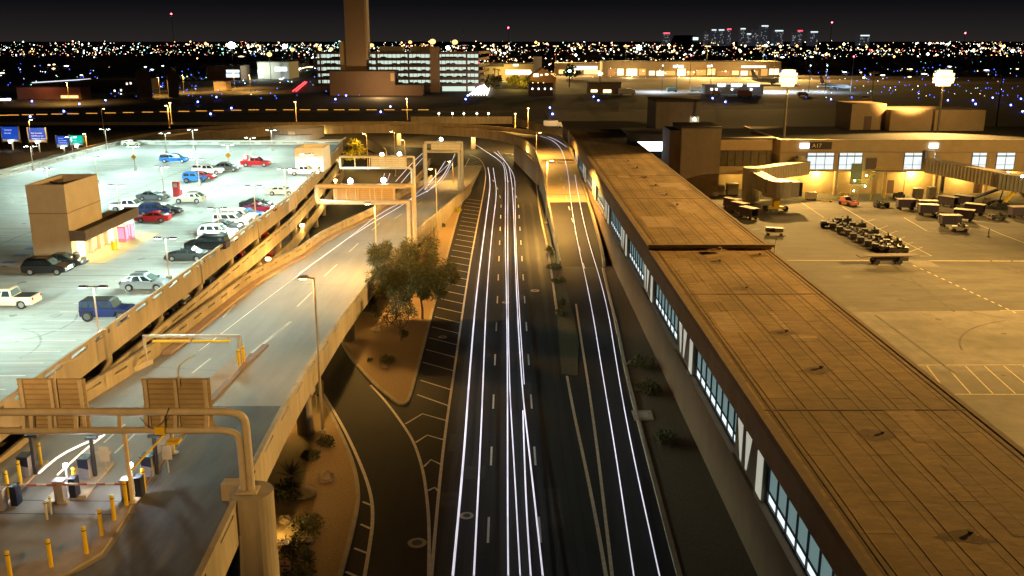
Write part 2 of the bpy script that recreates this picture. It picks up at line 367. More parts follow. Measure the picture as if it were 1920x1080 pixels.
# ================================================================== the exit ramp
LX = [(10, -33.6), (60, -33.2), (82, -32.0), (101, -32.1), (113, -31.9), (129, -29.6), (142, -28.9), (152, -27.5), (167, -24.9), (189, -22.6), (218, -18.6), (258, -14)]
RX = [(10, -13.6), (39, -14.8), (54, -15.9), (64, -16.6), (75, -17.1), (92, -17.3), (115, -16.9), (124, -16.3), (146, -14.8), (174, -11.9), (207, -8.8), (258, -7)]
ys = list(range(12, 260, 3))
lp = [(lerp_tab(LX, y), y) for y in ys]; rp_ = [(lerp_tab(RX, y), y) for y in ys]
rt = thing('exit_ramp', (-22, 80, 0), 'elevated concrete exit ramp curving down from the toll lanes beside the open garage', 'ramp')
m = MB()
for (l0, r0, y0), (l1, r1, y1) in zip([(a[0], b[0], a[1]) for a, b in zip(lp, rp_)], [(a[0], b[0], a[1]) for a, b in zip(lp[1:], rp_[1:])]):
    z0, z1 = zr(y0)+.001, zr(y1)+.001; th = 1.15
    m.hexa([(l0, y0, max(z0-th, -.3)), (r0, y0, max(z0-th, -.3)), (r1, y1, max(z1-th, -.3)), (l1, y1, max(z1-th, -.3))], [(l0, y0, z0), (r0, y0, z0), (r1, y1, z1), (l1, y1, z1)])
m.build('deck', RAMPC, rt, world=True)
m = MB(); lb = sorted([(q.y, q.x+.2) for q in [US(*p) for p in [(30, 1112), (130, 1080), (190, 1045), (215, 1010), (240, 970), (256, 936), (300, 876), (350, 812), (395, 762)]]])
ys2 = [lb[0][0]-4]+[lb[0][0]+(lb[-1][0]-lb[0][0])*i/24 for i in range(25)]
ribbon(m, [(lerp_tab(lb, y), y) for y in ys2], [(lerp_tab(RX, y)-.2, y) for y in ys2], lambda y: zr(y)+.03); struct('ramp_shade_strip', m, M('ramp_shade_strip', (.12, .112, .105), .8, .3, .5, stretch=(2.5, .3, 1), dirt=.3))  # darker lane strip: the near lane's weaker light is put into its colour
m = MB(); slot_wall(m, [p for p in rp_ if p[1] <= 214], .34, -1.5, 1.0, (.52, .70), 6.2, .5, zr); m.build('parapet', PANEL, rt, world=True)
m = MB(); slot_wall(m, [(x-.17, y) for x, y in lp if 62 <= y <= 222], .34, -1.3, 1.45, (.86, 1.04), 4.6, .55, zr); m.build('parapet', PANEL, rt, world=True)
m = MB()                                                             # kerb along the foot of the left parapet
for a, b in zip(lp, lp[1:]):
    if 80 <= a[1] <= 215: m.wall((a[0]+.55, a[1]), (b[0]+.55, b[1]), .9, zr(a[1])-.02, zr(a[1])+.25, zr(b[1])-.02, zr(b[1])+.25)
m.build('footing_kerb', M('ramp_kerb', (.38, .27, .19), .9, .12, 1), rt, world=True)
for x, y, r in [(-17.9, 75.7, .72), (-18.4, 102, .68), (-16.8, 128, .6), (-15.6, 47.5, .7), (-30, 75.7, .7), (-30, 102, .7), (-28, 128, .7), (-25, 152, .6), (-13.6, 158, .6)]:
    m = MB(); m.cyl((x, y, -.1), (x, y, zr(y)-1.1), r, 20); m.build('column', PANEL, rt, world=True)
for x0, x1, y in [(-31.5, -17, 75.7), (-31.5, -17.3, 102), (-29, -15.8, 128)]:
    m = MB(); m.box(x0, x1, y-.8, y+.8, zr(y)-2.0, zr(y)-1.14); m.build('crossbeam', PANEL, rt, world=True)
m = MB(); 
for (x0, y0), (x1, y1) in [((-13.5, 160), (-9.2, 214)), ((-26.5, 165), (-17.5, 222))]: m.wall((x0+.5, y0), (x1+.2, y1), .3, -.1, zr(y0)-1.1, -.1, max(.1, zr(y1)-1.0))
m.build('retaining_wall', PANEL, rt, world=True)
# raised divider, near plaza sidewalk and painted lines lying on the deck
def deck_line(mb, px, w, dz): 
    pts = resample([US(*p) for p in px], 2.5); line(mb, pts, w, lambda y: zr(y)+dz)
m = MB(); 
for a in ([(500, 640), (545, 603)], [(472, 662), (545, 603)]): deck_line(m, a, .35, .012)
for a in ([(557, 575), (585, 548)], [(608, 518), (632, 496)], [(655, 472), (672, 456)], [(697, 432), (712, 418)], [(740, 410), (754, 401)], [(418, 595), (440, 571)], [(783, 384), (791, 378)], [(360, 700), (395, 672)], [(300, 745), (330, 715)], [(195, 830), (235, 795)], [(215, 850), (262, 805)], [(60, 860), (30, 875)]): deck_line(m, a, .16, .012)
struct('road_marking', m, WPAINT)
m = MB()
path = resample([US(*p) for p in [(498, 648), (452, 692), (405, 742), (345, 805), (300, 862), (256, 925)]], 2)
for a, b in zip(path, path[1:]): m.wall(a, b, .55, zr(a.y)-.02, zr(a.y)+.16, zr(b.y)-.02, zr(b.y)+.16)
m.build('divider_kerb', M('rust_kerb', (.20, .13, .09), .8, .15, 1), rt, world=True)
m = MB()
inn = [US(*p) for p in [(452, 655), (400, 705), (330, 785), (285, 848), (240, 915), (215, 962), (192, 990), (165, 1022), (95, 1050), (-20, 1075)]]
outr = [US(*p) for p in [(470, 665), (425, 722), (350, 805), (300, 870), (256, 930), (240, 965), (215, 1005), (190, 1040), (130, 1075), (30, 1110)]]
for i in range(len(inn)-1):
    q = [inn[i], outr[i], outr[i+1], inn[i+1]]
    m.hexa([(p.x, p.y, zr(p.y)-.02) for p in q], [(p.x, p.y, zr(p.y)+.14) for p in q])
m.build('sidewalk', M('plaza_sidewalk', (.34, .26, .18), .85, .15, 1), rt, world=True)
PKB = M('plaza_kerb', (.42, .36, .27), .85, .12, 1)
isl = [US(*p) for p in [(100, 925), (175, 832)]]
for pth in ([(103, 945), (190, 850)], [(-10, 950), (72, 868)], [(140, 935), (195, 870)]):
    a, b = US(*pth[0]), US(*pth[1]); m = MB(); m.wall(a, b, 1.3, zr(a.y)-.02, zr(a.y)+.16, zr(b.y)-.02, zr(b.y)+.16); m.build('traffic_island', PKB, rt, world=True)
a, b = US(165, 737), US(283, 681); m = MB(); m.wall(a, b, .5, zr(a.y)-.02, zr(a.y)+.45, zr(b.y)-.02, zr(b.y)+.45)
m.build('lane_divider', PKB, rt, world=True)
m = MB()
for px in ([(0, 963), (240, 965), (430, 968)], [(35, 938), (205, 940), (390, 942)], [(370, 855), (430, 860)], [(470, 531), (640, 535)], [(630, 450), (720, 452)], [(285, 688), (460, 698)]): deck_line(m, px, .1, .009)
struct('road_marking', m, DKST)

# ================================================================== parking garage
ge = [(-33, 8), (-33, 60), (-33, 100), (-33.1, 140), (-34.2, 160), (-36, 185), (-38.9, 219)]
gt = thing('parking_garage', (-60, 110, 0), 'open concrete parking garage with brightly lit roof deck full of parked cars', 'garage')
def gx(y): return lerp_tab([(p[1], p[0]) for p in ge], y)
deckpoly = [(-89, 8)]+[(gx(y)-.1, y) for y in (8, 60, 100, 140, 160, 185, 219)]+[(-91, 219)]
m = MB(); m.prism(deckpoly, 9.4, 10); m.build('roof_deck', CONC, gt, world=True)
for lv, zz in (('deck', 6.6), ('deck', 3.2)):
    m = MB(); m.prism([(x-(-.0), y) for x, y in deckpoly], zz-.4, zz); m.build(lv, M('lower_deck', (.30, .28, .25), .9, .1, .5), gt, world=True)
for zb, zt, sl in ((8.55, 11, (10.40, 10.72)), (5.5, 7.55, (6.95, 7.1)), (2.4, 4.2, None)):
    m = MB(); slot_wall(m, ge, .2, zb, zt, sl, 4.15, .62); m.build('parapet', PANEL, gt, world=True)
for y in (26, 49, 72, 96.4, 120, 143): 
    m = MB(); m.box(gx(y)-.28, gx(y)+.3, y-.22, y+.22, 8.45, 10.95); m.build('pilaster', PANEL, gt, world=True)
for y in range(14, 218, 12):
    m = MB(); m.cyl((gx(y)-1.0, y, 0), (gx(y)-1.0, y, 9.4), .55, 14); m.build('column', PANEL, gt, world=True)
m = MB(); m.box(-91, -39, 219.05, 219.4, 8.8, 11); 
for i in range(10): m.box(-88+i*5, -84.6+i*5, 219.0, 219.05, 10.35, 10.5, 1)
m.build('rear_parapet', [CONC, DKST], gt, world=True)
m = MB(); slot_wall(m, [(-91, 219), (-90, 120), (-89, 8)], .35, 8.6, 11, (10.5, 10.64), 6, .5); m.build('parapet', CONC, gt, world=True)
m = MB()
for i in range(40):                                                   # bay lines on the roof deck
    y = 50+i*2.75
    if y < 140: m.box(-40.5, -35.3, y, y+.13, 10.004, 10.012)
for i in range(34):
    y = 98+i*2.75; m.box(-61, -55.8, y+14, y+14.13, 10.004, 10.012); m.box(-66.5, -61.3, y+14, y+14.13, 10.004, 10.012); m.box(-80, -75, y, y+.13, 10.004, 10.012)
for i in range(14):
    y = 58+i*2.75; m.box(-62, -56.8, y, y+.13, 10.004, 10.012)
struct('road_marking', m, WPAINT)
m = MB(); m.box(-89, -33.4, 93.6, 93.75, 10.004, 10.01); m.box(-89, -34, 156, 156.12, 10.004, 10.01); m.box(-61.2, -61.05, 60, 210, 10.004, 10.009); struct('road_marking', m, M('joint_seal', (.2, .22, .22), .9, .1))
m = MB()
for i in range(4):
    a = U(20+i*22, 492-i*13, 10); m.box(a.x-1, a.x+.6, a.y-.5, a.y+.5, 10.004, 10.014)
struct('road_marking', m, BPAINT)
for y in (100, 124, 148, 172, 198):
    m = MB(); m.box(gx(y)-.2, gx(y)+.35, y-.25, y+.25, 4.5, 4.8); m.build('wall_light', LAMPA, gt, world=True); lamp('garage_fill_lamp', (gx(y)+1.0, y, 4.4), 900, (1, .66, .16), 'POINT', .3, parent=gt)  # fixtures and lamps added to brighten the dark strip below the garage
m = MB()
for k in range(150):
    x, y = rnd.uniform(-85, -36), rnd.uniform(60, 210); r = rnd.uniform(.15, .6); m.poly([(x+r*rnd.uniform(.6, 1.3)*math.cos(i*.785), y+r*rnd.uniform(.6, 1.8)*math.sin(i*.785), 10.0015+k*.00001) for i in range(8)])
for k in range(16):
    c = Vector((rnd.uniform(-75, -42), rnd.uniform(65, 190))); rr = rnd.uniform(4, 9); a0 = rnd.uniform(0, 6.28); line(m, [(c.x+rr*math.cos(a0+i*.12), c.y+rr*math.sin(a0+i*.12)) for i in range(12)], .2, 10.0032+k*.00003)
struct('deck_stain', m, M('deck_stain', (.33, .35, .34), .85, .3, 1))
# spiral ramp drum and stair block stand on the deck
t = thing('spiral_ramp_drum', (-50.7, 225, 0), 'round grey spiral ramp drum with white notice at the rear of the deck', 'ramp drum')
m = MB(); N = 40
for i in range(N):
    a0, a1 = 2*math.pi*i/N, 2*math.pi*(i+1)/N
    m.wall((-50.7+6.3*math.cos(a0), 225+5.4*math.sin(a0)), (-50.7+6.3*math.cos(a1), 225+5.4*math.sin(a1)), .3, 0, 13.6, 0, 13.6)
m.build('curved_wall', M('grey_concrete', (.36, .36, .36), .9, .08, .6), t, world=True)
m = MB(); m.cyl((-50.7, 225, 12.2), (-50.7, 225, 12.3), 6.0, 32); m.build('ramp_floor', ROOFDK, t, world=True)
m = MB(); m.box(-51.6, -50.0, 219.35, 219.42, 12.2, 13.0); m.build('notice', WPAINT, t, world=True)
p = U(607, 322, 10)
t = thing('stair_block', (p.x, p.y, 10), 'small white stair block with open hatch roof behind white pickup', 'stair block')
m = MB(); m.box(-5.2, 0, 0, .3, 0, 4.4); m.box(-5.2, -4.9, .3, 7, 0, 4.4); m.box(-.3, 0, .3, 7, 0, 4.4); m.box(-5.2, 0, 7, 7.3, 0, 4.4); m.build('wall', M('white_wall', (.72, .74, .72), .85, .05, 1), t)
m = MB(); m.box(-4.9, -.3, .3, 7, 3.2, 3.3); m.build('roof', ROOFDK, t)
m = MB(); m.box(-2.4, 2.2, 8, 13, 4.9, 5.2); m.build('canopy', M('canopy_blue', (.25, .3, .34), .6, .1), t)

# elevator tower with canopy
t = thing('elevator_tower', (-50.3, 100, 10), 'tall tan elevator tower with dark canopy and glowing lobby on the roof deck', 'elevator tower')
m = MB(); m.box(-2.1, 2.1, 0, .3, 0, 8.55); m.box(-2.1, -1.8, .3, 8.2, 0, 8.55); m.box(1.8, 2.1, .3, 8.2, 0, 8.55); m.box(-2.1, 2.1, 8.2, 8.5, 0, 8.55)
m.build('shaft_wall', M('tower_panel', (.50, .42, .30), .85, .08, .6, .0, joints=(40, 3.7, .82, .012, 0)), t)
m = MB(); m.box(-1.8, 1.8, .3, 8.2, 7.4, 7.5); m.bar((-1.8, .4, 7.9), (1.8, 8.1, 8.2), .15, .3); m.bar((-1.8, 5, 8.1), (1.8, 2, 8.1), .15, .25); m.build('shaft_roof', ROOFDK, t)
m = MB(); m.box(-2.13, 2.13, -.04, 0, 5.35, 5.45); m.box(2.1, 2.14, -.04, 8.5, 5.35, 5.45); m.build('panel_joint', M('joint_brown', (.25, .2, .14), .9, .1), t)
m = MB(); m.box(2.15, 3.7, -.1, 14.9, 3.15, 3.3); m.build('canopy_roof', ROOFDK, t)
m = MB(); m.box(3.7, 3.85, -.2, 15, 2.35, 3.5); m.box(2.1, 3.7, -.2, -.05, 2.35, 3.5); m.box(2.1, 3.7, 14.9, 15.05, 2.35, 3.5)
for i in range(48): m.box(3.85, 3.89, -.1+i*.31, .03+i*.31, 2.36, 3.48)
m.build('fascia', WOODC, t)
m = MB(); m.box(.2, 2.1, 8.5, 14.6, 0, 3.1); m.build('lobby_wall', M('lobby_cream', (.62, .52, .34), .8, .06, 1), t)
for y0, y1, zz in ((1.2, 3.0, 2.3), (9.2, 11, 2.3)):
    m = MB(); m.box(2.1, 2.16, y0, y1, .05, zz); m.build('door', E('door_glow', (1, .82, .5), 2.6, True), t)
for y in (4.2, 6.4, 8.4): 
    m = MB(); m.box(2.15, 2.5, y, y+.4, 0, 2.4); m.build('pillar', M('lobby_cream', (.62, .52, .34), .8, .06, 1), t)
m = MB(); m.box(2.2, 6.0, -1.0, 15.6, 0, .03); m.build('light_pool', M('lobby_light_pool', (.48, .38, .2), .8, .1, 1), t)  # warm patch: pool of lobby light put into the deck's colour
for y in (1.5, 6, 10.5, 14): lamp('canopy_light', (-50.3+2.9, 100+y, 13.0), 900, (1, .72, .33), 'SPOT', .3, 150, parent=t)
for dx, dy, lab, mt in ((4.4, 10.6, 'bright pink vending machine glowing beneath the dark canopy', E('vending_pink', (1, .25, .45), 1.3, True)), (4.4, 12.4, 'second pink vending machine at the far end of the canopy', E('vending_pink', (1, .25, .45), 1.3, True))):
    v = thing('vending_machine', (-50.3+dx-.9, 100+dy, 10.03), lab, 'vending machine', 'vending machines by the lobby')
    m = MB(); m.box(-.45, .45, -.5, .5, 0, 1.9); m.build('cabinet', M('cabinet_pink', (.7, .2, .3), .5, 0), v)
    m = MB(); m.box(.451, .47, -.42, .3, .3, 1.75); m.build('display', mt, v); m = MB(); m.box(-.4, .3, -.52, -.501, .4, 1.75); m.build('display', mt, v)
for px, py, lab, c, h in ((215, 468, 'ochre litter bin in front of the glowing lobby', YPAINT, 1.0), (146, 497, 'dark dome-topped litter bin beside black SUV and tower', DKST, 1.3)):
    q = U(px, py, 10.03); b = thing('litter_bin', q, lab, 'litter bin', 'litter bins by the elevator lobby')
    m = MB(); m.cyl((0, 0, 0), (0, 0, h), .34, 14); m.build('bin_body', c, b); m = MB(); m.ball((0, 0, h), .36, 10, sz=.6); m.build('dome_lid', GALV, b)
for px, py, lab in ((332, 368, 'red emergency call post behind the beige crossover'), (462, 312, 'red emergency call post at the tail of red pickup')):
    q = U(px, py, 10); b = thing('call_post', q, lab, 'call post', 'red call posts on the roof deck')
    m = MB(); m.box(-.45, .45, -.4, .4, 0, 2.3); m.build('post_box', M('call_red', (.55, .05, .07), .5, .05), b)
    m = MB(); m.cyl((.9, -.3, 0), (.9, -.3, 1.1), .1, 8); m.build('guard_bollard', M('call_red', (.55, .05, .07), .5, .05), b); m = MB(); m.box(-.3, .3, -.42, -.401, 1.5, 2.1); m.build('notice', WPAINT, b)

# ================================================================== flyover and its right arm
ff = smooth_path([(-90, 100), (-91.5, 180), (-95, 232), (-96.5, 262), (-88, 285), (-71, 297), (-54, 302.3), (-35, 304), (-15, 293), (-6, 285.5), (0, 275), (4.6, 257), (6.6, 241), (7.1, 220), (7.6, 209), (7.8, 179), (7.9, 149), (8, 138)], 2)
fr = smooth_path([(-104, 100), (-106, 180), (-108, 235), (-106.5, 274), (-94, 297), (-73, 308), (-54, 313), (-35, 314), (-14, 304.5), (-4.5, 296), (4, 286), (11, 275), (15.2, 258), (15.9, 241), (15.9, 220), (15.9, 209), (15.8, 179), (15.3, 149), (14.8, 138)], 2)
N = 90
def even(pts, n):
    pts = [Vector((p[0], p[1], 0)) for p in pts]; d = [0]
    for a, b in zip(pts, pts[1:]): d.append(d[-1]+(b-a).length)
    out = []; j = 0
    for i in range(n):
        t = d[-1]*i/(n-1)
        while j < len(d)-2 and d[j+1] < t: j += 1
        out.append(pts[j].lerp(pts[j+1], (t-d[j])/max(1e-6, d[j+1]-d[j])))
    return out
fe, re = even(ff, N), even(fr, N)
zd = lambda p: zf(p.y) if p.x > 5.5 else 6.5
ft = thing('flyover', (-15, 290, 0), 'curving amber lit flyover crossing over the main road', 'flyover')
m = MB()
for i in range(N-1):
    a, b, c, d = fe[i], re[i], re[i+1], fe[i+1]; za, zc = zd(a), zd(d)
    low = lambda p, z: z-1.5 if z > 6.2 else -.1
    m.hexa([(a.x, a.y, low(a, za)), (b.x, b.y, low(a, za)), (c.x, c.y, low(d, zc)), (d.x, d.y, low(d, zc))], [(a.x, a.y, za+.005), (b.x, b.y, za+.005), (c.x, c.y, zc+.005), (d.x, d.y, zc+.005)])
m.build('deck', M('flyover_deck', (.36, .29, .19), .8, .1, .4, dirt=.15), ft, world=True)
for pts, sl in ((fe, (.62, .76)), (re, None)):
    m = MB()
    for i in range(N-1):
        a, b = pts[i], pts[i+1]; za, zb = zd(fe[i]), zd(fe[i+1]); bot = 1.9 if za > 6.2 else .3
        if sl and i % 2 == 0 and za > 6.2: m.wall(a, b, .3, za-bot, za+sl[0], zb-bot, zb+sl[0]); m.wall(a, b, .3, za+sl[1], za+1, zb+sl[1], zb+1)
        else: m.wall(a, b, .3, max(-.1, za-bot), za+1, max(-.1, zb-bot), zb+1)
    m.build('parapet', PANEL, ft, world=True)
m = MB(); line(m, [(-.5, 282), (6.5, 274), (10.5, 258), (11.4, 241), (11.6, 215)], .15, lambda y: zf(y)+.02 if y < 222 else 6.52)
for k in range(9): line(m, [(11.7, 212-k*9), (11.75, 209-k*9)], .15, lambda y: zf(y)+.02)
struct('road_marking', m, WPAINT)
m = MB(); m.box(8.1, 15.6, 186.0, 186.3, zf(186)+.01, zf(186)+.03); m.box(8.1, 15.6, 219, 219.25, 6.2, 6.45); m.build('deck_joint', DKST, ft, world=True)
# the concrete half of the arm is paler than the asphalt below the joint
m = MB(); ribbon(m, [(8.2, 179.5), (7.95, 205), (7.9, 216)], [(15.6, 179.5), (15.7, 205), (15.7, 216)], lambda y: zf(y)+.01); m.build('pale_slab', M('pale_slab', (.45, .36, .2), .7, .12, .5), ft, world=True)
m = MB(); ribbon(m, [(8.2, 179.4), (8.1, 149), (8.1, 138)], [(15.6, 179.4), (15.1, 149), (14.6, 138)], lambda y: zf(y)+.012); m.build('asphalt_apron', ASPH, ft, world=True)
for x, y in [(-88, 290), (-62, 304), (-36, 309), (-11, 298), (6, 272), (-102, 240), (-99, 190)]:
    m = MB(); m.box(x-.7, x+.7, y-.7, y+.7, -.1, 5.1); m.build('pier', PANEL, ft, world=True)
m = MB(); m.box(2.0, 11.5, 268, 269.2, -.1, 5.05); m.wall((2, 268), (7.3, 222), .5, -.1, 5.0, -.1, 5.0); m.build('abutment_wall', PANEL, ft, world=True)
# taxiway bridge wall behind the flyover
w = thing('taxiway_bridge_wall', (-25, 388, 0), 'long tan taxiway bridge wall lit amber behind the flyover', 'bridge wall')
m = MB(); m.box(-330, -40, 386, 386.6, -.1, 1.2); m.box(-40, 2, 386, 386.6, .4, 3.4); m.wall((2, 386.3), (22, 330), .5, -.1, 3.2, -.1, 2.2); m.build('wall_face', PANEL, w, world=True)
m = MB(); m.poly([(-600, 386.6, 1.0), (2, 386.6, 1.0), (2, 470, 1.0), (-600, 470, 1.0)]); struct('taxiway_shoulder', m, DARKG)
m = MB(); m.poly([(-600, 440, 1.01), (2, 440, 1.01), (2, 452, 1.01), (-600, 452, 1.01)]); struct('taxiway_shoulder', m, M('shoulder_grey', (.2, .17, .13), .9, .1, .05))
# curved retaining walls below the flyover, left of the ramp
t = thing('retaining_wall', (-40, 240, 0), 'curved tan retaining wall under the flyover beside yellow tree', 'wall')
m = MB(); pts = smooth_path([U(690, 262, 3), U(712, 272, 3), U(724, 282, 2.5), U(725, 296, 2)], 2)
for a, b in zip(pts, pts[1:]): m.wall(a, b, .4, -.05, 3, -.05, 3)
pts = [U(688, 292, 0), U(745, 305, 0)]; m.wall(pts[0], pts[1], .4, -.05, 1.2, -.05, 1.0); m.build('wall_face', PANEL, t, world=True)
t = thing('retaining_wall', (-14, 250, 0), 'low yellow lit wall splitting the ramp from the left road', 'wall')
m = MB(); pts = smooth_path([U(733, 372, 1), U(770, 345, 1), U(795, 322, 1), U(806, 300, 1)], 2)
for a, b in zip(pts, pts[1:]): m.wall(a, b, .4, -.05, 1.5, -.05, 1.5)
m.build('wall_face', PANEL, t, world=True)
# ================================================================== concourse building
t = thing('concourse', (23.5, 140, 0), 'long low concourse with flat tan roof and lit window bands', 'concourse')
X0, X1 = 16.45, 30.9
m = MB(); m.box(X0+.5, X1-.4, -10, 105.6, 9.4, 10.0); m.build('roof', ROOF, t, world=True)
m = MB(); m.box(X0+.5, X1-.4, 105.7, 249, 9.4, 10.3); m.build('roof', ROOF, t, world=True)
m = MB(); m.box(X0-.02, X0+.5, -10, 105.7, 9.5, 10.04); m.box(X0-.02, X0+.5, 105.7, 249, 9.5, 10.34); m.box(X1-.4, X1, -10, 105.7, 9.5, 10.04); m.box(X1-.4, X1, 105.7, 249, 9.5, 10.34)
m.box(X0, X1+.3, 105.5, 105.95, 10.3, 10.62); m.build('roof_edge', M('roof_trim', (.36, .25, .14), .8, .15, 1.2), t, world=True)
m = MB()
for y in (30, 57, 86, 140, 165, 190, 215): m.box(X0+.55, X1-.45, y, y+.16, 10.0 if y < 105 else 10.3, 10.025 if y < 105 else 10.325)
for x in (X0+1.0, X1-.9): m.box(x, x+.12, -10, 105.4, 10.0, 10.02); m.box(x, x+.12, 106, 248, 10.3, 10.32)
m.build('roof_seam', M('roof_seam', (.30, .2, .11), .8, .15, 1.2), t, world=True)
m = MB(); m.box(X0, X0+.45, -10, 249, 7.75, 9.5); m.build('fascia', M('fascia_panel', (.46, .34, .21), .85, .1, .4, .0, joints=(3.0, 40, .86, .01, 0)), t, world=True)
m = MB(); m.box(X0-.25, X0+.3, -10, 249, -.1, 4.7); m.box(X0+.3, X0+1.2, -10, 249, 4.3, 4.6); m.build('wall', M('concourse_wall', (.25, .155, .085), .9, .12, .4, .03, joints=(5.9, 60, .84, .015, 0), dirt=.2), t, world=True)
m = MB(); m.box(X0+1.0, X1-.2, -10, 249, -.1, 9.45); m.build('core', ROOFDK, t, world=True)
m = MB(); m.box(X1-.3, X1-.02, -10, 249, -.1, 9.5); m.build('rear_wall', PANEL2, t, world=True)
EP = E('column_face_glow', (.95, .95, .78), .42, True)  # column faces glow by themselves, standing for window light falling on them
per, y = 23.45, 38.0
mull = DKST
while y < 240:
    ya = y                                   # the V group runs from ya down (towards the camera) 7 m
    m = MB(); m.box(X0+.02, X0+.4, ya-7.0, ya+.4, 4.7, 7.75)
    m.build('column_group', PANEL2, t, world=True)
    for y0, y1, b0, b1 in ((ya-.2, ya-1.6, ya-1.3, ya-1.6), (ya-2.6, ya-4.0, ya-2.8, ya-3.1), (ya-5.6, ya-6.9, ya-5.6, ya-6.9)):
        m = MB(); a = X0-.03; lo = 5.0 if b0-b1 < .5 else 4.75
        m.hexa([(a, b0, lo), (a, b1, lo), (X0+.01, b1, lo), (X0+.01, b0, lo)], [(a, y0, 7.7), (a, y1, 7.7), (X0+.01, y1, 7.7), (X0+.01, y0, 7.7)]); m.build('lit_column_face', EP, t, world=True)
    w0, w1 = ya-7.0-16.2, ya-7.2
    f = MB()
    for i in range(9): f.box(X0+.3, X0+.42, w0+i*(w1-w0)/8-.06, w0+i*(w1-w0)/8+.06, 4.7, 7.75)
    f.box(X0+.3, X0+.42, w0, w1, 5.55, 5.63); f.box(X0+.3, X0+.42, w0, w1, 4.7, 4.85)
    fo = f.build('window', mull, t, world=True)
    g = MB(); g.box(X0+.44, X0+.48, w0, w1, 4.7, 5.55); g.build('pane', E_WIN2, fo, world=False).location = (-t.location.x, -t.location.y, 0)
    g = MB(); g.box(X0+.44, X0+.48, w0, w1, 5.56, 7.75); g.build('pane', M('pane_teal', (.1, .16, .16), .15, .1, 1) if False else E('pane_dim', (.42, .66, .66), .28, True), fo).location = (-t.location.x, -t.location.y, 0)
    y += per
for px, py, z in [(1350, 468, 10.3), (1400, 540, 10), (1475, 622, 10), (1540, 690, 10), (1655, 812, 10), (1820, 1000, 10), (1270, 385, 10.3), (1250, 365, 10.3), (1230, 348, 10.3), (1212, 332, 10.3), (1195, 315, 10.3), (1178, 302, 10.3), (1350, 490, 10), (1425, 478, 10)]:
    q = U(px, py, z); k = rnd.uniform(.5, 1.1); m = MB(); m.cyl((q.x, q.y, z), (q.x, q.y, z+.2*k), .16*k, 10); m.cyl((q.x, q.y, z+.2*k), (q.x, q.y, z+.26*k), .24*k, 10); m.build('roof_vent', M('vent_rust', (.3, .2, .11), .8, .2), t, world=True)
    m = MB(); a0 = rnd.uniform(0, 6)
    pts = [(q.x-.5+math.cos(a0+i*.7)*rnd.uniform(.5, 1.7), q.y-.4+math.sin(a0+i*.7)*rnd.uniform(.4, 1.2), z+.006) for i in range(9)]; m.poly(pts); m.build('drain_stain', M('roof_stain', (.30, .19, .10), .9, .3, 2), t, world=True)
for k in range(26):
    y = rnd.uniform(32, 236); x = rnd.uniform(X0+1.5, X1-5); z = 10.0 if y < 103 else 10.3
    if 102 < y < 108: continue
    w = rnd.choice((1.0, 2.0, 2.05, 4.1)); l = rnd.uniform(2, 9); m = MB(); m.poly([(x, y, z+.004+k*.0004), (x+w, y, z+.004+k*.0004), (x+w, y+l, z+.004+k*.0004), (x, y+l, z+.004+k*.0004)]); m.build('roof_patch', M('roof_patch'+('', '_pale', '_dark')[k % 3], ((.58, .38, .18), (.68, .47, .25), (.50, .32, .15))[k % 3], .85, .25, .9, .5, stretch=(.5, 2.4, 1)), t, world=True)
m = MB()
for k in range(7): x = X0+1.4+k*2.05; m.tube([(x+rnd.uniform(-.05, .05), y, 10.004) for y in range(20, 104, 4)], .016, 5); m.tube([(x+rnd.uniform(-.05, .05), y, 10.304) for y in range(108, 246, 4)], .016, 5)
o_ = m.build('membrane_lap', M('membrane_lap', (.70, .48, .24), .8, .2, 1), t, world=True); o_['kind'] = 'stuff'
q = UY(1463, 480, 103.5); m = MB(); m.tube(smooth_path([(30.6, 103.5, 8), (30.6, 103.5, 11.2), (30.9, 103.5, 12), (31.8, 103.5, 12.1)]), .05, 6); m.build('wall_lamp_arm', GALV, t, world=True)

# ================================================================== gate building and its neighbours
t = thing('gate_building', (86, 207, 0), 'two-storey tan gate building with A17 sign and lit upper windows', 'terminal')
m = MB(); m.box(60.6, 150, 206, 206.4, 5.5, 12.45); m.box(60.6, 150, 206.4, 240, 12.0, 12.2); m.box(60.6, 61, 206.4, 240, 0, 12.45); m.wall((60.8, 206.2), (57.2, 218), .4, 9, 12.4, 9, 13.4)
m.build('upper_wall', M('gate_tan', (.46, .34, .19), .9, .08, .5), t, world=True)
m = MB(); m.box(60.6, 150, 209, 209.4, 0, 5.5); m.box(60.6, 150, 206.4, 209, 5.3, 5.5); m.build('lower_wall', M('gate_tan', (.46, .34, .19), .9, .08, .5), t, world=True)
m = MB(); m.box(61, 150, 206.5, 240, 12.2, 12.3); m.build('roof', ROOFDK, t, world=True)
m = MB(); m.box(60.5, 150, 205.8, 206, 9.55, 9.75); m.build('band', M('gate_band', (.38, .28, .16), .9, .08), t, world=True)
for a, b in ((1513, 1563), (1573, 1616), (1695, 1728), (1744, 1753), (1822, 1849), (1868, 1902)):
    x0, x1 = UY(a, 300, 206).x, UY(b, 300, 206).x
    f = MB(); k = max(2, round((x1-x0)/1.8))
    for i in range(k+1): f.box(x0+(x1-x0)*i/k-.05, x0+(x1-x0)*i/k+.05, 205.84, 205.98, 5.9, 9.5)
    f.box(x0, x1, 205.84, 205.98, 8.7, 8.95); f.box(x0, x1, 205.84, 205.98, 6.85, 6.92)
    fo = f.build('window', DKST, t, world=True)
    g = MB(); g.box(x0, x1, 205.9, 205.95, 5.9, 9.5); g.build('pane', E('gate_pane', (.75, .9, 1), .95, True), fo).location = (-86, -207, 0)
m = MB(); x0 = UY(1518, 278, 205.7).x; x1 = UY(1559, 278, 205.7).x; m.box(x0, x1, 205.6, 205.78, 10.4, 12.0); so_ = m.build('gate_sign', M('sign_dark', (.05, .035, .025), .6, 0), t, world=True)
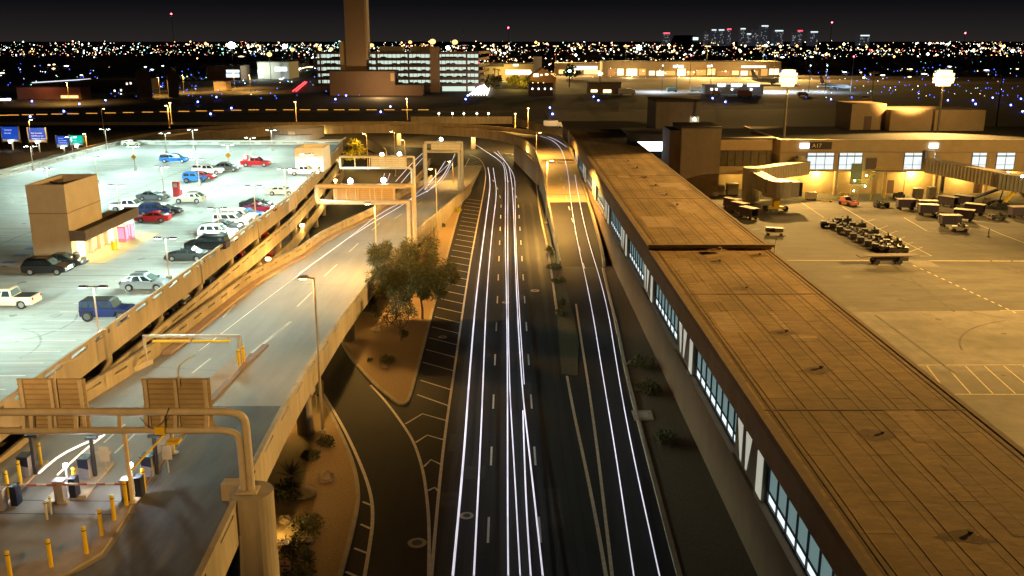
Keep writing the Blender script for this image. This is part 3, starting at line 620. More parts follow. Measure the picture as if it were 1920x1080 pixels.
text('lettering', 'A17', 1.25, M('letter_cream', (.8, .7, .5), .6, 0), t, (x0-86+.5, 205.58-207, 10.75), (R(90), 0, 0))
for a, s in ((1500, 'A17'), (1742, 'A19')):
    c = UY(a, 278, 205.7); m = MB(); m.box(c.x-.05, c.x+2.0, 205.6, 205.75, 10.6, 11.7); bo = m.build('lit_sign', E('sign_white', (.9, .95, 1), 3.2, True), t, world=True)
    text('lettering', s, .85, M('letter_grey', (.35, .38, .42), .6, 0), bo, (c.x+.2-86, 205.57-207, 10.85), (R(90), 0, 0))
for a in (1590, 1598): pass
m = MB(); c = UY(1632, 310, 206); m.box(c.x-1.1, c.x+1.3, 205.9, 206.02, 5.9, 8.4); m.build('door', M('door_brown', (.12, .07, .05), .6, .1), t, world=True)
for a, b in ((1826, 1842), (1664, 1676)):
    x0, x1 = UY(a, 345, 209).x, UY(b, 345, 209).x; m = MB(); m.box(x0, x1, 208.9, 209.02, 0, 3); m.build('door', M('door_brown', (.12, .07, .05), .6, .1), t, world=True)
for a in (1568, 1755, 1660, 1850):
    c = UY(a, 340, 206.3); m = MB(); m.cyl((c.x, 206.6, 0), (c.x, 206.6, 9.5), .5, 14); m.build('column', M('gate_tan', (.46, .34, .19), .9, .08, .5), t, world=True)
AW = (1, .66, .16)
for i, (px, py, pw) in enumerate(((1530, 338, 900), (1708, 336, 1100), (1800, 338, 700), (1420, 335, 500), (1886, 350, 500), (1600, 345, 160), (1480, 338, 400))):
    c = UY(px, py, 208.7); m = MB(); m.box(c.x-.35, c.x+.35, 208.6, 208.98, 4.6, 4.95); m.build('wall_light', E('wall_amber', (1, .75, .3), 30), t, world=True); lamp('wall_light_lamp', (c.x, 207.6, 4.6), pw*3.0, AW, 'POINT', .3, parent=t)
# left wing with dark glazing, corner block, plant room, bright-windowed link
t = thing('link_wing', (52, 207, 0), 'dark glazed wing on stilts between brown block and gate building', 'building')
x0, x1 = UY(1350, 300, 207).x, UY(1438, 300, 207).x
m = MB(); m.box(x0, x1+1, 207, 216, 10.0, 12.3); m.box(x0, x1+1, 207, 216, 4.6, 6.4); m.build('wall', M('gate_tan', (.46, .34, .19), .9, .08, .5), t, world=True)
m = MB(); m.box(x0, x1+1, 207.4, 207.6, 6.4, 10.0); m.build('glazing', M('bronze_glass', (.10, .08, .04), .3, .1, .5), t, world=True)
m = MB(); 
for i in range(7): m.box(x0+(x1-x0)*i/6-.05, x0+(x1-x0)*i/6+.05, 207.25, 207.4, 6.4, 10)
m.build('mullion', DKST, t, world=True)
m = MB(); m.box(x0, x1+2, 207.3, 230, 12.3, 12.7); m.build('roof', ROOFDK, t, world=True)
m = MB(); m.box(x0, x1+1, 215, 216, -.1, 4.6); m.build('undercroft_wall', M('gate_tan', (.46, .34, .19), .9, .08, .5), t, world=True)
lamp('undercroft_lamp', ((x0+x1)/2, 211, 4.2), 900, AW, 'POINT', .3, parent=t)
t = thing('corner_block', (41, 205, 0), 'plain brown windowless block at the end of the concourse roof', 'building')
x0, x1 = UY(1276, 300, 205).x, UY(1350, 300, 205).x
m = MB(); m.box(x0, x1, 205, 217, -.1, 15.0); m.box(x0-2.2, x0, 207, 217, -.1, 14.4); m.build('wall', M('block_brown', (.26, .20, .14), .9, .1, .5, .0, joints=(60, 2.4, .9, .01, 0)), t, world=True)
m = MB(); m.box(x0-.05, x1+.05, 204.95, 217, 15.0, 15.35); m.build('roof', ROOFDK, t, world=True)
t = thing('plant_room', (43, 235, 0), 'dark brown plant room with a lit doorway behind the brown block', 'building')
x0, x1 = UY(1240, 210, 235).x, UY(1315, 210, 235).x
m = MB(); m.box(x0-1.3, x1, 235, 250, -.1, 18.8); m.build('wall', M('block_brown', (.26, .20, .14), .9, .1, .5), t, world=True)
m = MB(); m.box(x0-1.4, x1+.1, 234.9, 250, 18.8, 19.3); m.build('roof', ROOFDK, t, world=True)
a, b = UY(1293, 235, 234.9).x, UY(1310, 235, 234.9).x
m = MB(); m.box(a, b, 234.85, 234.99, 12.5, 15.2); m.build('doorway', E('door_cream', (.9, .8, .5), .35, True), t, world=True); m = MB(); m.box((a+b)/2-.2, (a+b)/2+.2, 234.7, 234.84, 14.4, 14.8); m.build('door_lamp', LAMPW, t, world=True)
t = thing('lit_link', (34, 222, 0), 'tan link building with one big glaring window at the end of the roof', 'building')
x0, x1 = 28.5, UY(1262, 280, 222).x
m = MB(); m.box(x0, x1, 222, 222.4, 10.3, 12.2); m.box(x0, x1, 222, 222.4, -.1, 6.4); m.box(x1-1.6, x1, 222, 222.4, 6.4, 10.3); m.box(x0, x1, 222.4, 238, 12.0, 12.2); m.build('wall', PANEL2, t, world=True)
g = MB(); g.box(x0+.2, x1-1.6, 222.2, 222.26, 8.1, 10.3); g.build('window', E('link_window', (.92, .97, 1), 6, True), t, world=True)
g = MB(); g.box(x0+.2, x1-1.6, 222.2, 222.26, 6.4, 8.09); g.build('window_lower', GLASSD, t, world=True)
t = thing('dark_terminal_roof', (30, 262, 0), 'flat dark terminal building crossing behind the concourse end', 'building')
m = MB(); m.box(16.2, 58, 250, 276, -.1, 10.2); m.build('wall', PANEL2, t, world=True); m = MB(); m.box(16.0, 58.2, 249.8, 276.2, 10.2, 10.7); m.build('roof', ROOFDK, t, world=True)
t = thing('rooftop_block', (100, 225, 0), 'big tan plant block on the dark gate building roof beneath the floodlight', 'building')
x0, x1 = UY(1678, 230, 225).x, UY(1858, 230, 225).x
m = MB(); m.box(x0, x1, 228, 242, 12.2, 17.3); m.box(x0-8.5, x0, 231, 242, 12.2, 18.6); m.build('wall', M('block_tan', (.40, .29, .17), .9, .08, .5), t, world=True)
m = MB(); m.box(x0-5.2, x0-3.4, 230.9, 231, 12.2, 15.6); m.build('door', M('door_brown', (.12, .07, .05), .6, .1), t, world=True)

# outdoor steel stairs with greenish lamps
c = U(1635, 366); t = thing('steel_stairs', (c.x, 203, 0), 'zigzag steel stairs lit by green lamps against the gate building', 'stairs')
m = MB(); m.box(-1, 6, .2, 2.6, 5.55, 5.7); m.box(-6, -2.6, .2, 2.6, 2.7, 2.82); m.build('landing', TANST, t)
m = MB()
for i in range(10): m.box(-2.8+i*.32, -2.5+i*.32, .3, 1.5, 2.85+i*.29, 2.92+i*.29); m.box(-5.2+i*.3, -4.9+i*.3, 1.6, 2.6, .1+i*.27, .17+i*.27)
m.build('stair_flight', M('stair_green', (.3, .4, .3), .6, .1), t)
m = MB()
for a, b in (((-6, .2, 3.9), (-2.6, .2, 3.9)), ((-2.6, .2, 3.9), (-.8, .2, 6.7)), ((-.8, .2, 6.7), (6, .2, 6.7))): m.bar(a, b, .07, .07); m.bar((a[0], a[1], a[2]-.5), (b[0], b[1], b[2]-.5), .05, .05)
m.build('railing', YPAINT, t)
m = MB(); m.box(-5.4, -3.0, 2.61, 2.8, 2.8, 7.2); m.build('wind_screen', M('screen_green', (.18, .17, .10), .7, .1), t)
for x, z in ((-2.9, 4.3), (-5.4, 3.2), (-3, 1.9), (-5.4, .9)):
    m = MB(); m.ball((x, .0, z+.6), .18, 8); m.build('stair_light', E('stair_green_lamp', (.75, 1, .5), 25), t)
lamp('stair_lamp', (c.x-4, 202, 4), 160, (.7, 1, .5), 'POINT', .3, parent=t)
for x in (-6, 5.8, 1.5):
    m = MB(); m.cyl((x, .4, 0), (x, .4, 5.5 if x > 0 else 2.7), .09, 8); m.build('post', YPAINT, t)

# jet bridges
BR = M('bridge_metal', (.55, .46, .30), .55, .1, .8)
BRD = M('bridge_grey', (.38, .36, .30), .55, .1, .8)
def tunnel(mb, p, q, w, h):
    p, q = Vector(p), Vector(q); d = (q-p).normalized(); s = Vector((-d.y, d.x, 0)).normalized()*w/2; u = Vector((0, 0, h))
    mb.hexa([p-s, p+s, q+s, q-s], [p-s+u, p+s+u, q+s+u, q-s+u]); L = (q-p).length; n = int(L/.75)
    for i in range(n):
        a = p+d*(i+.3)*L/n; b = a+d*.2
        for sg in (-1, 1):
            o = s*sg*1.0; e = s.normalized()*sg*.09; mb.hexa([a+o, a+o+e, b+o+e, b+o], [a+o+u, a+o+e+u, b+o+e+u, b+o+u])
t = thing('jet_bridge', (50, 190, 0), 'folded yellow-lit jet bridge with rounded cab below the A17 sign', 'jet bridge', 'jet bridges at the gates')
A0 = UY(1510, 318, 205); A1 = UY(1408, 338, 197); C1 = UY(1462, 362, 186)
m = MB(); tunnel(m, (A0.x, 205.2, 5.0), (A1.x, 197, 4.4), 2.8, 2.9); m.build('walkway', BR, t, world=True)
m = MB(); m.cyl((A1.x, 196.5, .2), (A1.x, 196.5, 7.6), 1.9, 18); m.build('rotunda', BRD, t, world=True)
m = MB(); tunnel(m, (A1.x+.6, 195.5, 4.1), (C1.x-1.5, 187.5, 3.6), 2.6, 2.8); m.bar((A1.x, 194.2, 3.8), (C1.x-1.5, 186.0, 3.3), .5, .5); m.build('telescoping_tunnel', BRD, t, world=True)
m = MB(); m.cyl((C1.x, 186.5, 3.0), (C1.x, 186.5, 6.3), 2.5, 22); m.build('cab', M('cab_grey', (.34, .29, .24), .5, .1, 1), t, world=True)
m = MB(); m.box(C1.x+1.8, C1.x+3.7, 185, 188, 3.0, 6.1); m.build('cab_hood', BRD, t, world=True); m = MB(); m.box(C1.x+3.7, C1.x+4.2, 184.9, 188.1, 3.2, 6.0); m.build('canopy_bellows', RUBBER, t, world=True)
m = MB(); m.cyl((A0.x-1.2, 205, 7.9), (A0.x-1.2, 205, 8.5), 1.3, 14); m.cyl((A0.x-1.2, 205, 8.5), (A0.x-1.2, 205, 9), .9, 14); m.build('roof_unit', BR, t, world=True)
m = MB(); m.box(C1.x-1, C1.x+.2, 186, 187.2, .5, 3); m.box(C1.x-2.2, C1.x+1.4, 185.9, 187.3, .5, .9); m.build('drive_column', YPAINT, t, world=True)
for sx in (-2.4, 1.5): m = MB(); m.cyl((C1.x+sx, 186, .55), (C1.x+sx, 187.2, .55), .55, 14); m.build('wheel', RUBBER, t, world=True)
m = MB(); m.box(A1.x+1.5, A1.x+4.5, 190.5, 193, 2.2, 4.2); m.build('equipment_box', BRD, t, world=True)
t = thing('jet_bridge', (90, 195, 0), 'long ribbed jet bridge sloping down to the right edge', 'jet bridge', 'jet bridges at the gates')
B0 = UY(1740, 320, 205); B1 = UY(1880, 345, 192); B2 = UY(1990, 362, 184)
m = MB(); tunnel(m, (B0.x, 205, 5.4), (B1.x, 192, 4.0), 3.0, 3.1); m.bar((B0.x+4, 203.2, 5.1), (B1.x, 190.3, 3.8), .35, .35); m.build('walkway', BR, t, world=True)
m = MB(); tunnel(m, (B1.x-.5, 192.2, 3.7), (B2.x, 184, 3.2), 3.4, 3.3); m.build('telescoping_tunnel', BRD, t, world=True)
m = MB(); m.cyl((B0.x, 205, 8.5), (B0.x, 205, 10.2), .95, 14); m.build('roof_unit', BR, t, world=True); m = MB(); m.cyl((B0.x+2.5, 203, .2), (B0.x+2.5, 203, 5.2), .5, 12); m.build('support_column', BRD, t, world=True)
m = MB(); m.bar((B1.x-2, 188, .4), (B1.x+1.2, 189, 3.8), .5, .5); m.bar((B1.x+4.5, 187, .4), (B1.x+2, 189, 3.8), .5, .5); m.build('drive_column', YPAINT, t, world=True)
for dx in (-2.6, -1.2): m = MB(); m.cyl((B1.x+dx, 187.2, .75), (B1.x+dx, 188.2, .75), .75, 14); m.build('wheel', RUBBER, t, world=True)
c = UY(1912, 330, 189); m = MB(); m.ball((c.x, 188.0, c.z), .3, 8); m.build('bridge_lamp', LAMPW, t, world=True)

# ================================================================== apron markings
mk = MB()
def aline(px, w): line(mk, [U(*p) for p in px], w, .0)
aline([(1475, 488), (1930, 489.5)], .32); aline([(1580, 388), (1650, 430), (1747, 480), (1725, 480)], .16); aline([(1695, 408), (1738, 433), (1775, 437)], .2); aline([(1828, 418), (1880, 440), (1925, 457)], .2)
for a, b in (((1640, 432), (1665, 423)), ((1657, 442), (1683, 433)), ((1670, 453), (1697, 444)), ((1685, 463), (1712, 454)), ((1700, 474), (1730, 463)), ((1615, 418), (1640, 411))): aline([a, b], .14)
for i in range(15):
    t0 = i/15; x, y = 1712+t0*200, 497+t0*93; aline([(x, y), (x+6, y+2.9)], .22)
aline([(1500, 378), (1545, 408)], .14); aline([(1505, 391), (1600, 393)], .1); aline([(1720, 684.5), (1930, 684)], .12); aline([(1790, 739), (1930, 739.5)], .14)
for i in range(9): aline([(1738+i*36, 686), (1778+i*42, 738)], .13)
aline([(1875, 582), (1930, 582)], .12); aline([(1408, 431), (1470, 423)], .14)
for v in range(len(mk.v)): x, y, z = mk.v[v]; mk.v[v] = (x, y, .0)
struct('apron_marking', mk, M('apron_paint', (.66, .55, .34), .8, .2, 2))
mk = MB()
for q in ([(1697, 487), (1740, 488), (1764, 501), (1722, 500)], [(1568, 516), (1590, 516), (1602, 521), (1582, 523)]): mk.poly([tuple(U(x, y, .004)) for x, y in q])
mk.poly([tuple(U(x, y, -.004)) for x, y in [(1560, 585), (2000, 581), (2400, 1200), (1880, 1000)]])
struct('apron_patch', mk, M('pale_patch', (.24, .21, .165), .8, .2, .5, joints=(7.6, 7.6, .65, .03, 0), dirt=.35))
mk = MB()
for a, b_ in (((1555, 372), (1925, 515)), ((1640, 470), (1790, 585)), ((1740, 430), (1925, 500)), ((1640, 590), (1790, 700))): line(mk, [U(*a), U(*b_)], .35, .002)
for k in range(70):
    p = Vector((rnd.uniform(36, 115), rnd.uniform(62, 200), .001+k*.00003)); r = rnd.uniform(.15, .8); mk.poly([(p.x+r*rnd.uniform(.6, 1.3)*math.cos(i*.785), p.y+r*rnd.uniform(.6, 1.6)*math.sin(i*.785), p.z) for i in range(8)])
for k in range(22):
    c = Vector((rnd.uniform(45, 100), rnd.uniform(75, 185))); rr = rnd.uniform(6, 22); a0 = rnd.uniform(0, 6.28); line(mk, [(c.x+rr*math.cos(a0+i*.09), c.y+rr*math.sin(a0+i*.09)) for i in range(12)], .22, .0035+k*.0001)
struct('apron_stain', mk, M('apron_stain', (.11, .09, .07), .85, .3, .8))

# ================================================================== vehicles
def paint(name, col, metal=.25): return M('paint_'+name, col, .28, 0, metal=metal, spec=.5, coat=.8)
HEADL = M('headlight_glass', (.7, .72, .72), .15, 0); TAILL = M('taillight_red', (.35, .01, .01), .2, 0)
TRIM = M('black_trim', (.02, .02, .022), .6, 0)
def car_proto(kind, name):
    """x forward; returns an unlinked-position prototype root with its parts"""
    K = {'sedan': dict(L=4.6, W=1.78, r=.33, wb=(-1.36, 1.38), belt=.93, roof=1.43, low=.22,
                       prof=[(-2.3, .45), (-2.28, .92), (-1.7, .99), (1.0, .96), (1.75, .86), (2.18, .70), (2.3, .45)],
                       cab=(-1.75, 1.05, -.95, .18), pillars=(0, .5, 1)),
         'suv': dict(L=4.7, W=1.88, r=.37, wb=(-1.38, 1.40), belt=1.06, roof=1.72, low=.28,
                     prof=[(-2.3, .5), (-2.32, 1.0), (-2.25, 1.1), (1.05, 1.08), (1.8, 1.0), (2.22, .82), (2.32, .5)],
                     cab=(-2.25, 1.15, -1.85, .35), pillars=(0, .3, .64, 1)),
         'crossover': dict(L=4.6, W=1.85, r=.36, wb=(-1.36, 1.38), belt=1.0, roof=1.64, low=.26,
                     prof=[(-2.22, .5), (-2.28, .95), (-2.1, 1.05), (1.05, 1.0), (1.8, .92), (2.2, .76), (2.3, .48)],
                     cab=(-2.18, 1.15, -1.35, .2), pillars=(0, .28, .64, 1)),
         'boxy': dict(L=4.9, W=1.92, r=.40, wb=(-1.45, 1.45), belt=1.15, roof=1.85, low=.32,
                     prof=[(-2.42, .5), (-2.42, 1.16), (-2.35, 1.18), (1.15, 1.16), (1.95, 1.12), (2.38, 1.0), (2.42, .5)],
                     cab=(-2.36, 1.2, -2.2, .6), pillars=(0, .34, .66, 1)),
         'jeep': dict(L=4.5, W=1.82, r=.47, wb=(-1.45, 1.5), belt=1.2, roof=1.9, low=.45,
                      prof=[(-2.1, .6), (-2.1, 1.2), (-2.0, 1.22), (.85, 1.22), (2.05, 1.16), (2.12, 1.05), (2.12, .65)],
                      cab=(-2.08, .95, -2.0, .62), pillars=(0, .32, .66, 1)),
         'jeep2': dict(L=3.9, W=1.8, r=.45, wb=(-1.15, 1.25), belt=1.18, roof=1.85, low=.45,
                      prof=[(-1.75, .6), (-1.75, 1.18), (-1.65, 1.2), (.65, 1.2), (1.8, 1.14), (1.88, 1.02), (1.88, .65)],
                      cab=(-1.72, .75, -1.65, .42), pillars=(0, .5, 1)),
         'pickup': dict(L=5.6, W=1.95, r=.40, wb=(-1.75, 1.75), belt=1.12, roof=1.82, low=.36,
                      prof=[(-2.78, .55), (-2.78, 1.10), (-2.7, 1.14), (1.2, 1.12), (2.2, 1.08), (2.7, .95), (2.78, .5)],
                      cab=(-.95, 1.3, -.75, .65), pillars=(0, .46, 1))}[kind]
    root = bpy.data.objects.new(name, None); COL.objects.link(root)
    W = K['W']; r = K['r']; lo = K['low']; prof = K['prof']; ra = r*1.18
    bottom = []
    for xc in K['wb']:                                        # wheel arches cut in the sill line
        bottom.append((xc-ra, lo))
        for i in range(1, 8): a = math.pi*(1-i/8); bottom.append((xc+ra*math.cos(a), r+.02+ra*math.sin(a)*.92))
        bottom.append((xc+ra, lo))
    pts = [(prof[0][0], lo+.06)]+prof+[(prof[-1][0], lo+.06)]   # over the top rear->front
    poly = pts+[(x, z) for x, z in reversed(bottom)]
    cx_, cz_ = 0, .7
    b = MB(); vs = []; n = len(poly)
    lat = [(-1, .965, .04), (-.93, 1, 0), (.93, 1, 0), (1, .965, .04)]
    for s, k, dz in lat: vs += [(x*k, s*W/2, (z-dz if z > .8 else z)) for x, z in poly]
    fs = []
    for j in range(3):
        for i in range(n): fs.append((j*n+i, j*n+(i+1) % n, (j+1)*n+(i+1) % n, (j+1)*n+i))
    b.add(vs, fs)
    # flanks: strips between the top line and the arches, as vertical slices (keeps the concave arches clean)
    xs = sorted({round(x, 3) for x, z in poly})
    def top(x): return lerp_tab(sorted(prof), x)
    bs = sorted([(prof[0][0], lo+.06)]+bottom+[(prof[-1][0], lo+.06)], key=lambda q: q[0])
    for sgn in (-1, 1):
        for xa, xb in zip(xs, xs[1:]):
            za, zb = lerp_tab(bs, xa+1e-4), lerp_tab(bs, xb-1e-4)
            b.add([(xa*.965, sgn*W/2, za), (xb*.965, sgn*W/2, zb), (xb*.965, sgn*W/2, max(zb+.01, top(xb)-.04)), (xa*.965, sgn*W/2, max(za+.01, top(xa)-.04))], [(0, 1, 2, 3)])
    xb0, xb1, xt0, xt1 = K['cab']; z0, z1 = K['belt']-.02, K['roof']; w0, w1 = W/2*.93, W/2*(.90 if kind in ('boxy', 'jeep', 'jeep2') else .78)
    lowq = [(xb0, -w0, z0), (xb1, -w0, z0), (xb1, w0, z0), (xb0, w0, z0)]; midq = [(xt0-.02, -w1-.02, z1-.1), (xt1+.06, -w1-.02, z1-.1), (xt1+.06, w1+.02, z1-.1), (xt0-.02, w1+.02, z1-.1)]
    hiq = [(xt0+.12, -w1+.12, z1), (xt1-.12, -w1+.12, z1), (xt1-.12, w1-.12, z1), (xt0+.12, w1-.12, z1)]
    roofk = 1 if kind in ('jeep',) else 0
    b.hexa(lowq, midq); b.hexa([(x, y, z+.001) for x, y, z in midq], hiq, roofk)
    if kind == 'pickup':                                      # open bed: sunk dark floor
        b.box(-2.62, -1.08, -W/2+.16, W/2-.16, 1.125, 1.15, 1)
    if kind == 'suv' or kind == 'crossover':
        for s in (-1, 1): b.bar((xt0+.2, s*(w1-.14), z1+.05), (xt1-.1, s*(w1-.14), z1+.05), .05, .05, 1)
    b.build('body', [paint('base', (.5, .5, .5)), TRIM], root)
    def lerpq(side, u, v):                                    # u along, v up on a cabin flank
        xl = xb0+(xb1-xb0)*u; xh = xt0+(xt1-xt0)*u; x = xl+(xh-xl)*v; y = w0+(w1-w0)*v+.012; return (x, side*y, z0+(z1-.1-z0)*v)
    for s in (-1, 1):
        g = MB(); P_ = K['pillars']
        for u0, u1 in zip(P_, P_[1:]):
            a, c = u0+.035, u1-.035
            if u0 == 0: a += .03
            if u1 == 1: c -= .04
            q = [lerpq(s, a, .1), lerpq(s, c, .1), lerpq(s, c, .93), lerpq(s, a, .93)]
            g.hexa(q, [(x, y+s*.006, z) for x, y, z in q])
        g.build('side_window', GLASSD, root)
    def endglass(nm, xa, xb_, f):
        q = [(xa+f*.012, -w0*.9, z0+.07), (xa+f*.012, w0*.9, z0+.07), (xb_+f*.012, w1*.9, z1-.13), (xb_+f*.012, -w1*.9, z1-.13)]
        q2 = [(x+f*.01, y, z+.006) for x, y, z in q]; g = MB(); g.hexa(q, q2); g.build(nm, M('windscreen', (.10, .15, .15), .06, 0, spec=.9), root)
    dd = (xt1+.06-xb1)/(z1-.1-z0); endglass('windshield', xb1+dd*.05, xt1+.06-dd*.03, 1)
    dd = (xt0-xb0)/(z1-.1-z0); endglass('rear_window', xb0+dd*.05, xt0-.02-dd*.03, -1)
    for xc in K['wb']:
        for s in (-1, 1):
            w = MB(); w.cyl((0, -.11, 0), (0, .11, 0), r, 18); wo = w.build('wheel', RUBBER, root); wo.location = (xc, s*(W/2-.13), r)
            q = MB(); q.cyl((0, s*.10, 0), (0, s*.125, 0), r*.62, 12); q.build('rim', ALLOY if kind not in ('jeep', 'jeep2') else M('dark_rim', (.15, .15, .16), .4, 0, metal=.5), wo)
    for s in (-1, 1):
        q = MB(); xf_ = prof[-2][0]; q.box(xf_*.965-.02, prof[-1][0]*.985, s*W*.33-.17, s*W*.33+.17, prof[-2][1]-.2, prof[-2][1]-.05); q.build('headlight', HEADL, root)
        q = MB(); q.box(prof[1][0]-.02, prof[1][0]+.12, s*W*.40-.1, s*W*.40+.1, prof[1][1]-.26, prof[1][1]-.04); q.build('taillight', TAILL, root)
    q = MB(); q.box(prof[-1][0]-.08, prof[-1][0]+.03, -W/2*.88, W/2*.88, lo+.05, lo+.22); q.build('front_bumper', TRIM, root)
    for s in (-1, 1):
        q = MB(); q.box(xb1-.28, xb1-.1, s*(W/2-.02)-.02, s*(W/2+.14), K['belt']+.04, K['belt']+.18); q.build('mirror', TRIM, root)
    if kind in ('jeep', 'jeep2'):
        q = MB(); x = prof[0][0]-.05; q.cyl((x-.2, .1, 1.05), (x, .1, 1.05), .4, 18); q.build('spare_wheel', RUBBER, root)
        q = MB()
        for xc in K['wb']:
            for s in (-1, 1): q.box(xc-.6, xc+.6, s*(W/2)-.02, s*(W/2+.1), r+.46, r+.54)
        q.build('fender_flare', TRIM, root)
    return root
PROTO = {}
GCAR = 'cars parked on the garage roof deck'
def put_car(kind, px, py, rz, col, label, z=10.0, group=GCAR, cat='car', nm=None, sc=1.0):
    base = U(px, py, z); nm2 = nm or ('parked_car' if kind not in ('pickup',) else 'pickup_truck')
    if kind not in PROTO:
        r = PROTO[kind] = car_proto(kind, nm2); first = True
    else: first = False
    c, s = math.cos(R(rz)), math.sin(R(rz)); W2 = .9
    loc = (base.x, base.y+W2*abs(c), z+.012)
    mt = paint(*col)
    if first:
        o = PROTO[kind]; o.location = loc; o.rotation_euler.z = R(rz); o['label'] = label; o['group'] = group
        for ch in o.children:
            if ch.name.startswith('body'):
                ch.data.materials[0] = mt
    else:
        o = copy_tree(PROTO[kind], loc, R(rz), label, group, mt)
    o['category'] = cat
    if kind == 'jeep2' or kind == 'jeep':
        pass
    return o
NV = ('navy', (.012, .025, .12)); WH = ('white', (.78, .80, .80), 0); BK = ('black', (.012, .012, .014)); SV = ('silver', (.36, .42, .46), .5)
DG = ('graphite', (.05, .058, .06), .4); RD = ('red', (.55, .02, .03)); MR = ('maroon', (.25, .01, .03)); BL = ('blue', (.02, .16, .62)); BG = ('beige', (.62, .60, .50), .3); TN = ('tan', (.66, .58, .44), .2); GY = ('grey', (.16, .19, .22), .5)
put_car('jeep', 195, 604, 0, NV, 'dark blue boxy off-roader with black top and spare wheel near the front wall')
put_car('crossover', 268, 547, 0, SV, 'silver grey crossover behind the front parapet, nearest to the dark blue off-roader')
put_car('sedan', 346, 491, 180, DG, 'graphite sedan parked tail to the parapet in front of black SUV')
put_car('boxy', 385, 473, 180, BK, 'black boxy SUV between the graphite sedan and the white cars')
put_car('sedan', 404, 458, 0, WH, 'white sedan beside the black boxy SUV, nearest of the white row')
put_car('suv', 405, 448, 0, WH, 'white SUV with long side windows, second in the white row')
put_car('sedan', 418, 436, 0, GY, 'dark-roofed grey sedan between two white cars in the row')
put_car('boxy', 432, 427, 0, WH, 'white boxy off-roader with square rear in the middle of the white row')
put_car('boxy', 446, 419, 0, WH, 'white van-like SUV last of the white row, beside blue car')
put_car('sedan', 462, 412, 0, BL, 'blue sedan at the far end of the white row')
put_car('sedan', 484, 401, 0, MR, 'maroon sedan half hidden by a lamp pole at the parapet')
put_car('sedan', 478, 392, 0, BK, 'black sedan just beyond the maroon sedan')
put_car('suv', 82, 517, 0, BK, 'black SUV with tinted windows in front of the elevator tower')
put_car('sedan', 114, 502, 0, DG, 'dark sedan peeking out behind the black SUV')
put_car('pickup', 5, 580, 180, TN, 'tan pickup cut off by the left edge, tail outward', cat='pickup truck')
put_car('sedan', 283, 418, 180, RD, 'bright red sedan nearest the canopy')
put_car('sedan', 306, 404, 0, BK, 'black sedan directly behind the bright red sedan')
put_car('suv', 288, 406, 0, NV, 'navy SUV squeezed between red sedan and white pickup')
put_car('pickup', 240, 398, 0, WH, 'white pickup behind the canopy roof', cat='pickup truck')
put_car('sedan', 283, 377, 0, GY, 'grey sedan alone above the canopy')
put_car('crossover', 352, 382, 180, BG, 'beige crossover beside the red call post')
put_car('jeep2', 362, 344, 0, BL, 'short bright blue off-roader in the middle of the deck')
put_car('sedan', 377, 338, 0, RD, 'red car hidden behind the short blue off-roader')
o = put_car('pickup', 388, 328, 0, WH, 'white pickup with dark-windowed camper shell', cat='pickup truck')
sh = MB(); sh.hexa([(-2.7, -.92, 1.13), (-.95, -.92, 1.13), (-.95, .92, 1.13), (-2.7, .92, 1.13)], [(-2.6, -.8, 1.85), (-.8, -.8, 1.85), (-.8, .8, 1.85), (-2.6, .8, 1.85)]); SHELL = sh.build('camper_shell', paint('white', (.78, .80, .80)), o)
gw = MB(); gw.box(-2.5, -1.0, -.93, -.88, 1.3, 1.72); gw.build('shell_window', GLASSD, SHELL)
put_car('crossover', 424, 322, 0, GY, 'dark crossover behind the camper-shell pickup')
put_car('pickup', 478, 313, 0, RD, 'red pickup with lowered tailgate near the rear wall', cat='pickup truck')
o = put_car('pickup', 325, 306, 0, BL, 'bright blue pickup with black bed cover', cat='pickup truck')
sh = MB(); sh.hexa([(-2.7, -.92, 1.13), (-.95, -.92, 1.13), (-.95, .92, 1.13), (-2.7, .92, 1.13)], [(-2.55, -.8, 1.75), (-.8, -.8, 1.75), (-.8, .8, 1.75), (-2.55, .8, 1.75)]); sh.build('bed_cover', TRIM, o)
put_car('pickup', 570, 330, 0, WH, 'white pickup in front of the white stair block', cat='pickup truck')
put_car('sedan', 526, 367, 0, BG, 'pale beige sedan with rear spoiler by a lamp pole')
put_car('sedan', 245, 274, 0, BG, 'light sedan alone against the rear left corner wall')
# cars in the dark level below
for i, (y, c, lab) in enumerate(((88, BK, 'black car in the slot below the roof deck, nearest'), (91, DG, 'graphite car in the slot below the roof deck beside the nearest'), (94.5, WH, 'white car glimpsed in the slot below the roof deck'), (103, SV, 'silver car nose out in the slot between the parapets'), (116, MR, 'maroon car in the slot right of the silver car'), (124, BK, 'dark car in the slot near the gantry'), (128, RD, 'red car in the slot nearest the gantry'))):
    q = copy_tree(PROTO['sedan' if i % 2 else 'suv'], (-36.2, y, 6.61), 0, lab, 'cars on the level below the roof', paint(*c)); q['category'] = 'car'
for i, (y, c, lab) in enumerate(((118, WH, 'white car behind the lowest yellow column'), (124, TN, 'tan car between the lowest yellow columns'), (131, RD, 'red car on the lowest level near the sign gantry'))):
    q = copy_tree(PROTO['sedan'], (-36.3, y, 3.21), 0, lab, 'cars on the lowest garage level', paint(*c)); q['category'] = 'car'

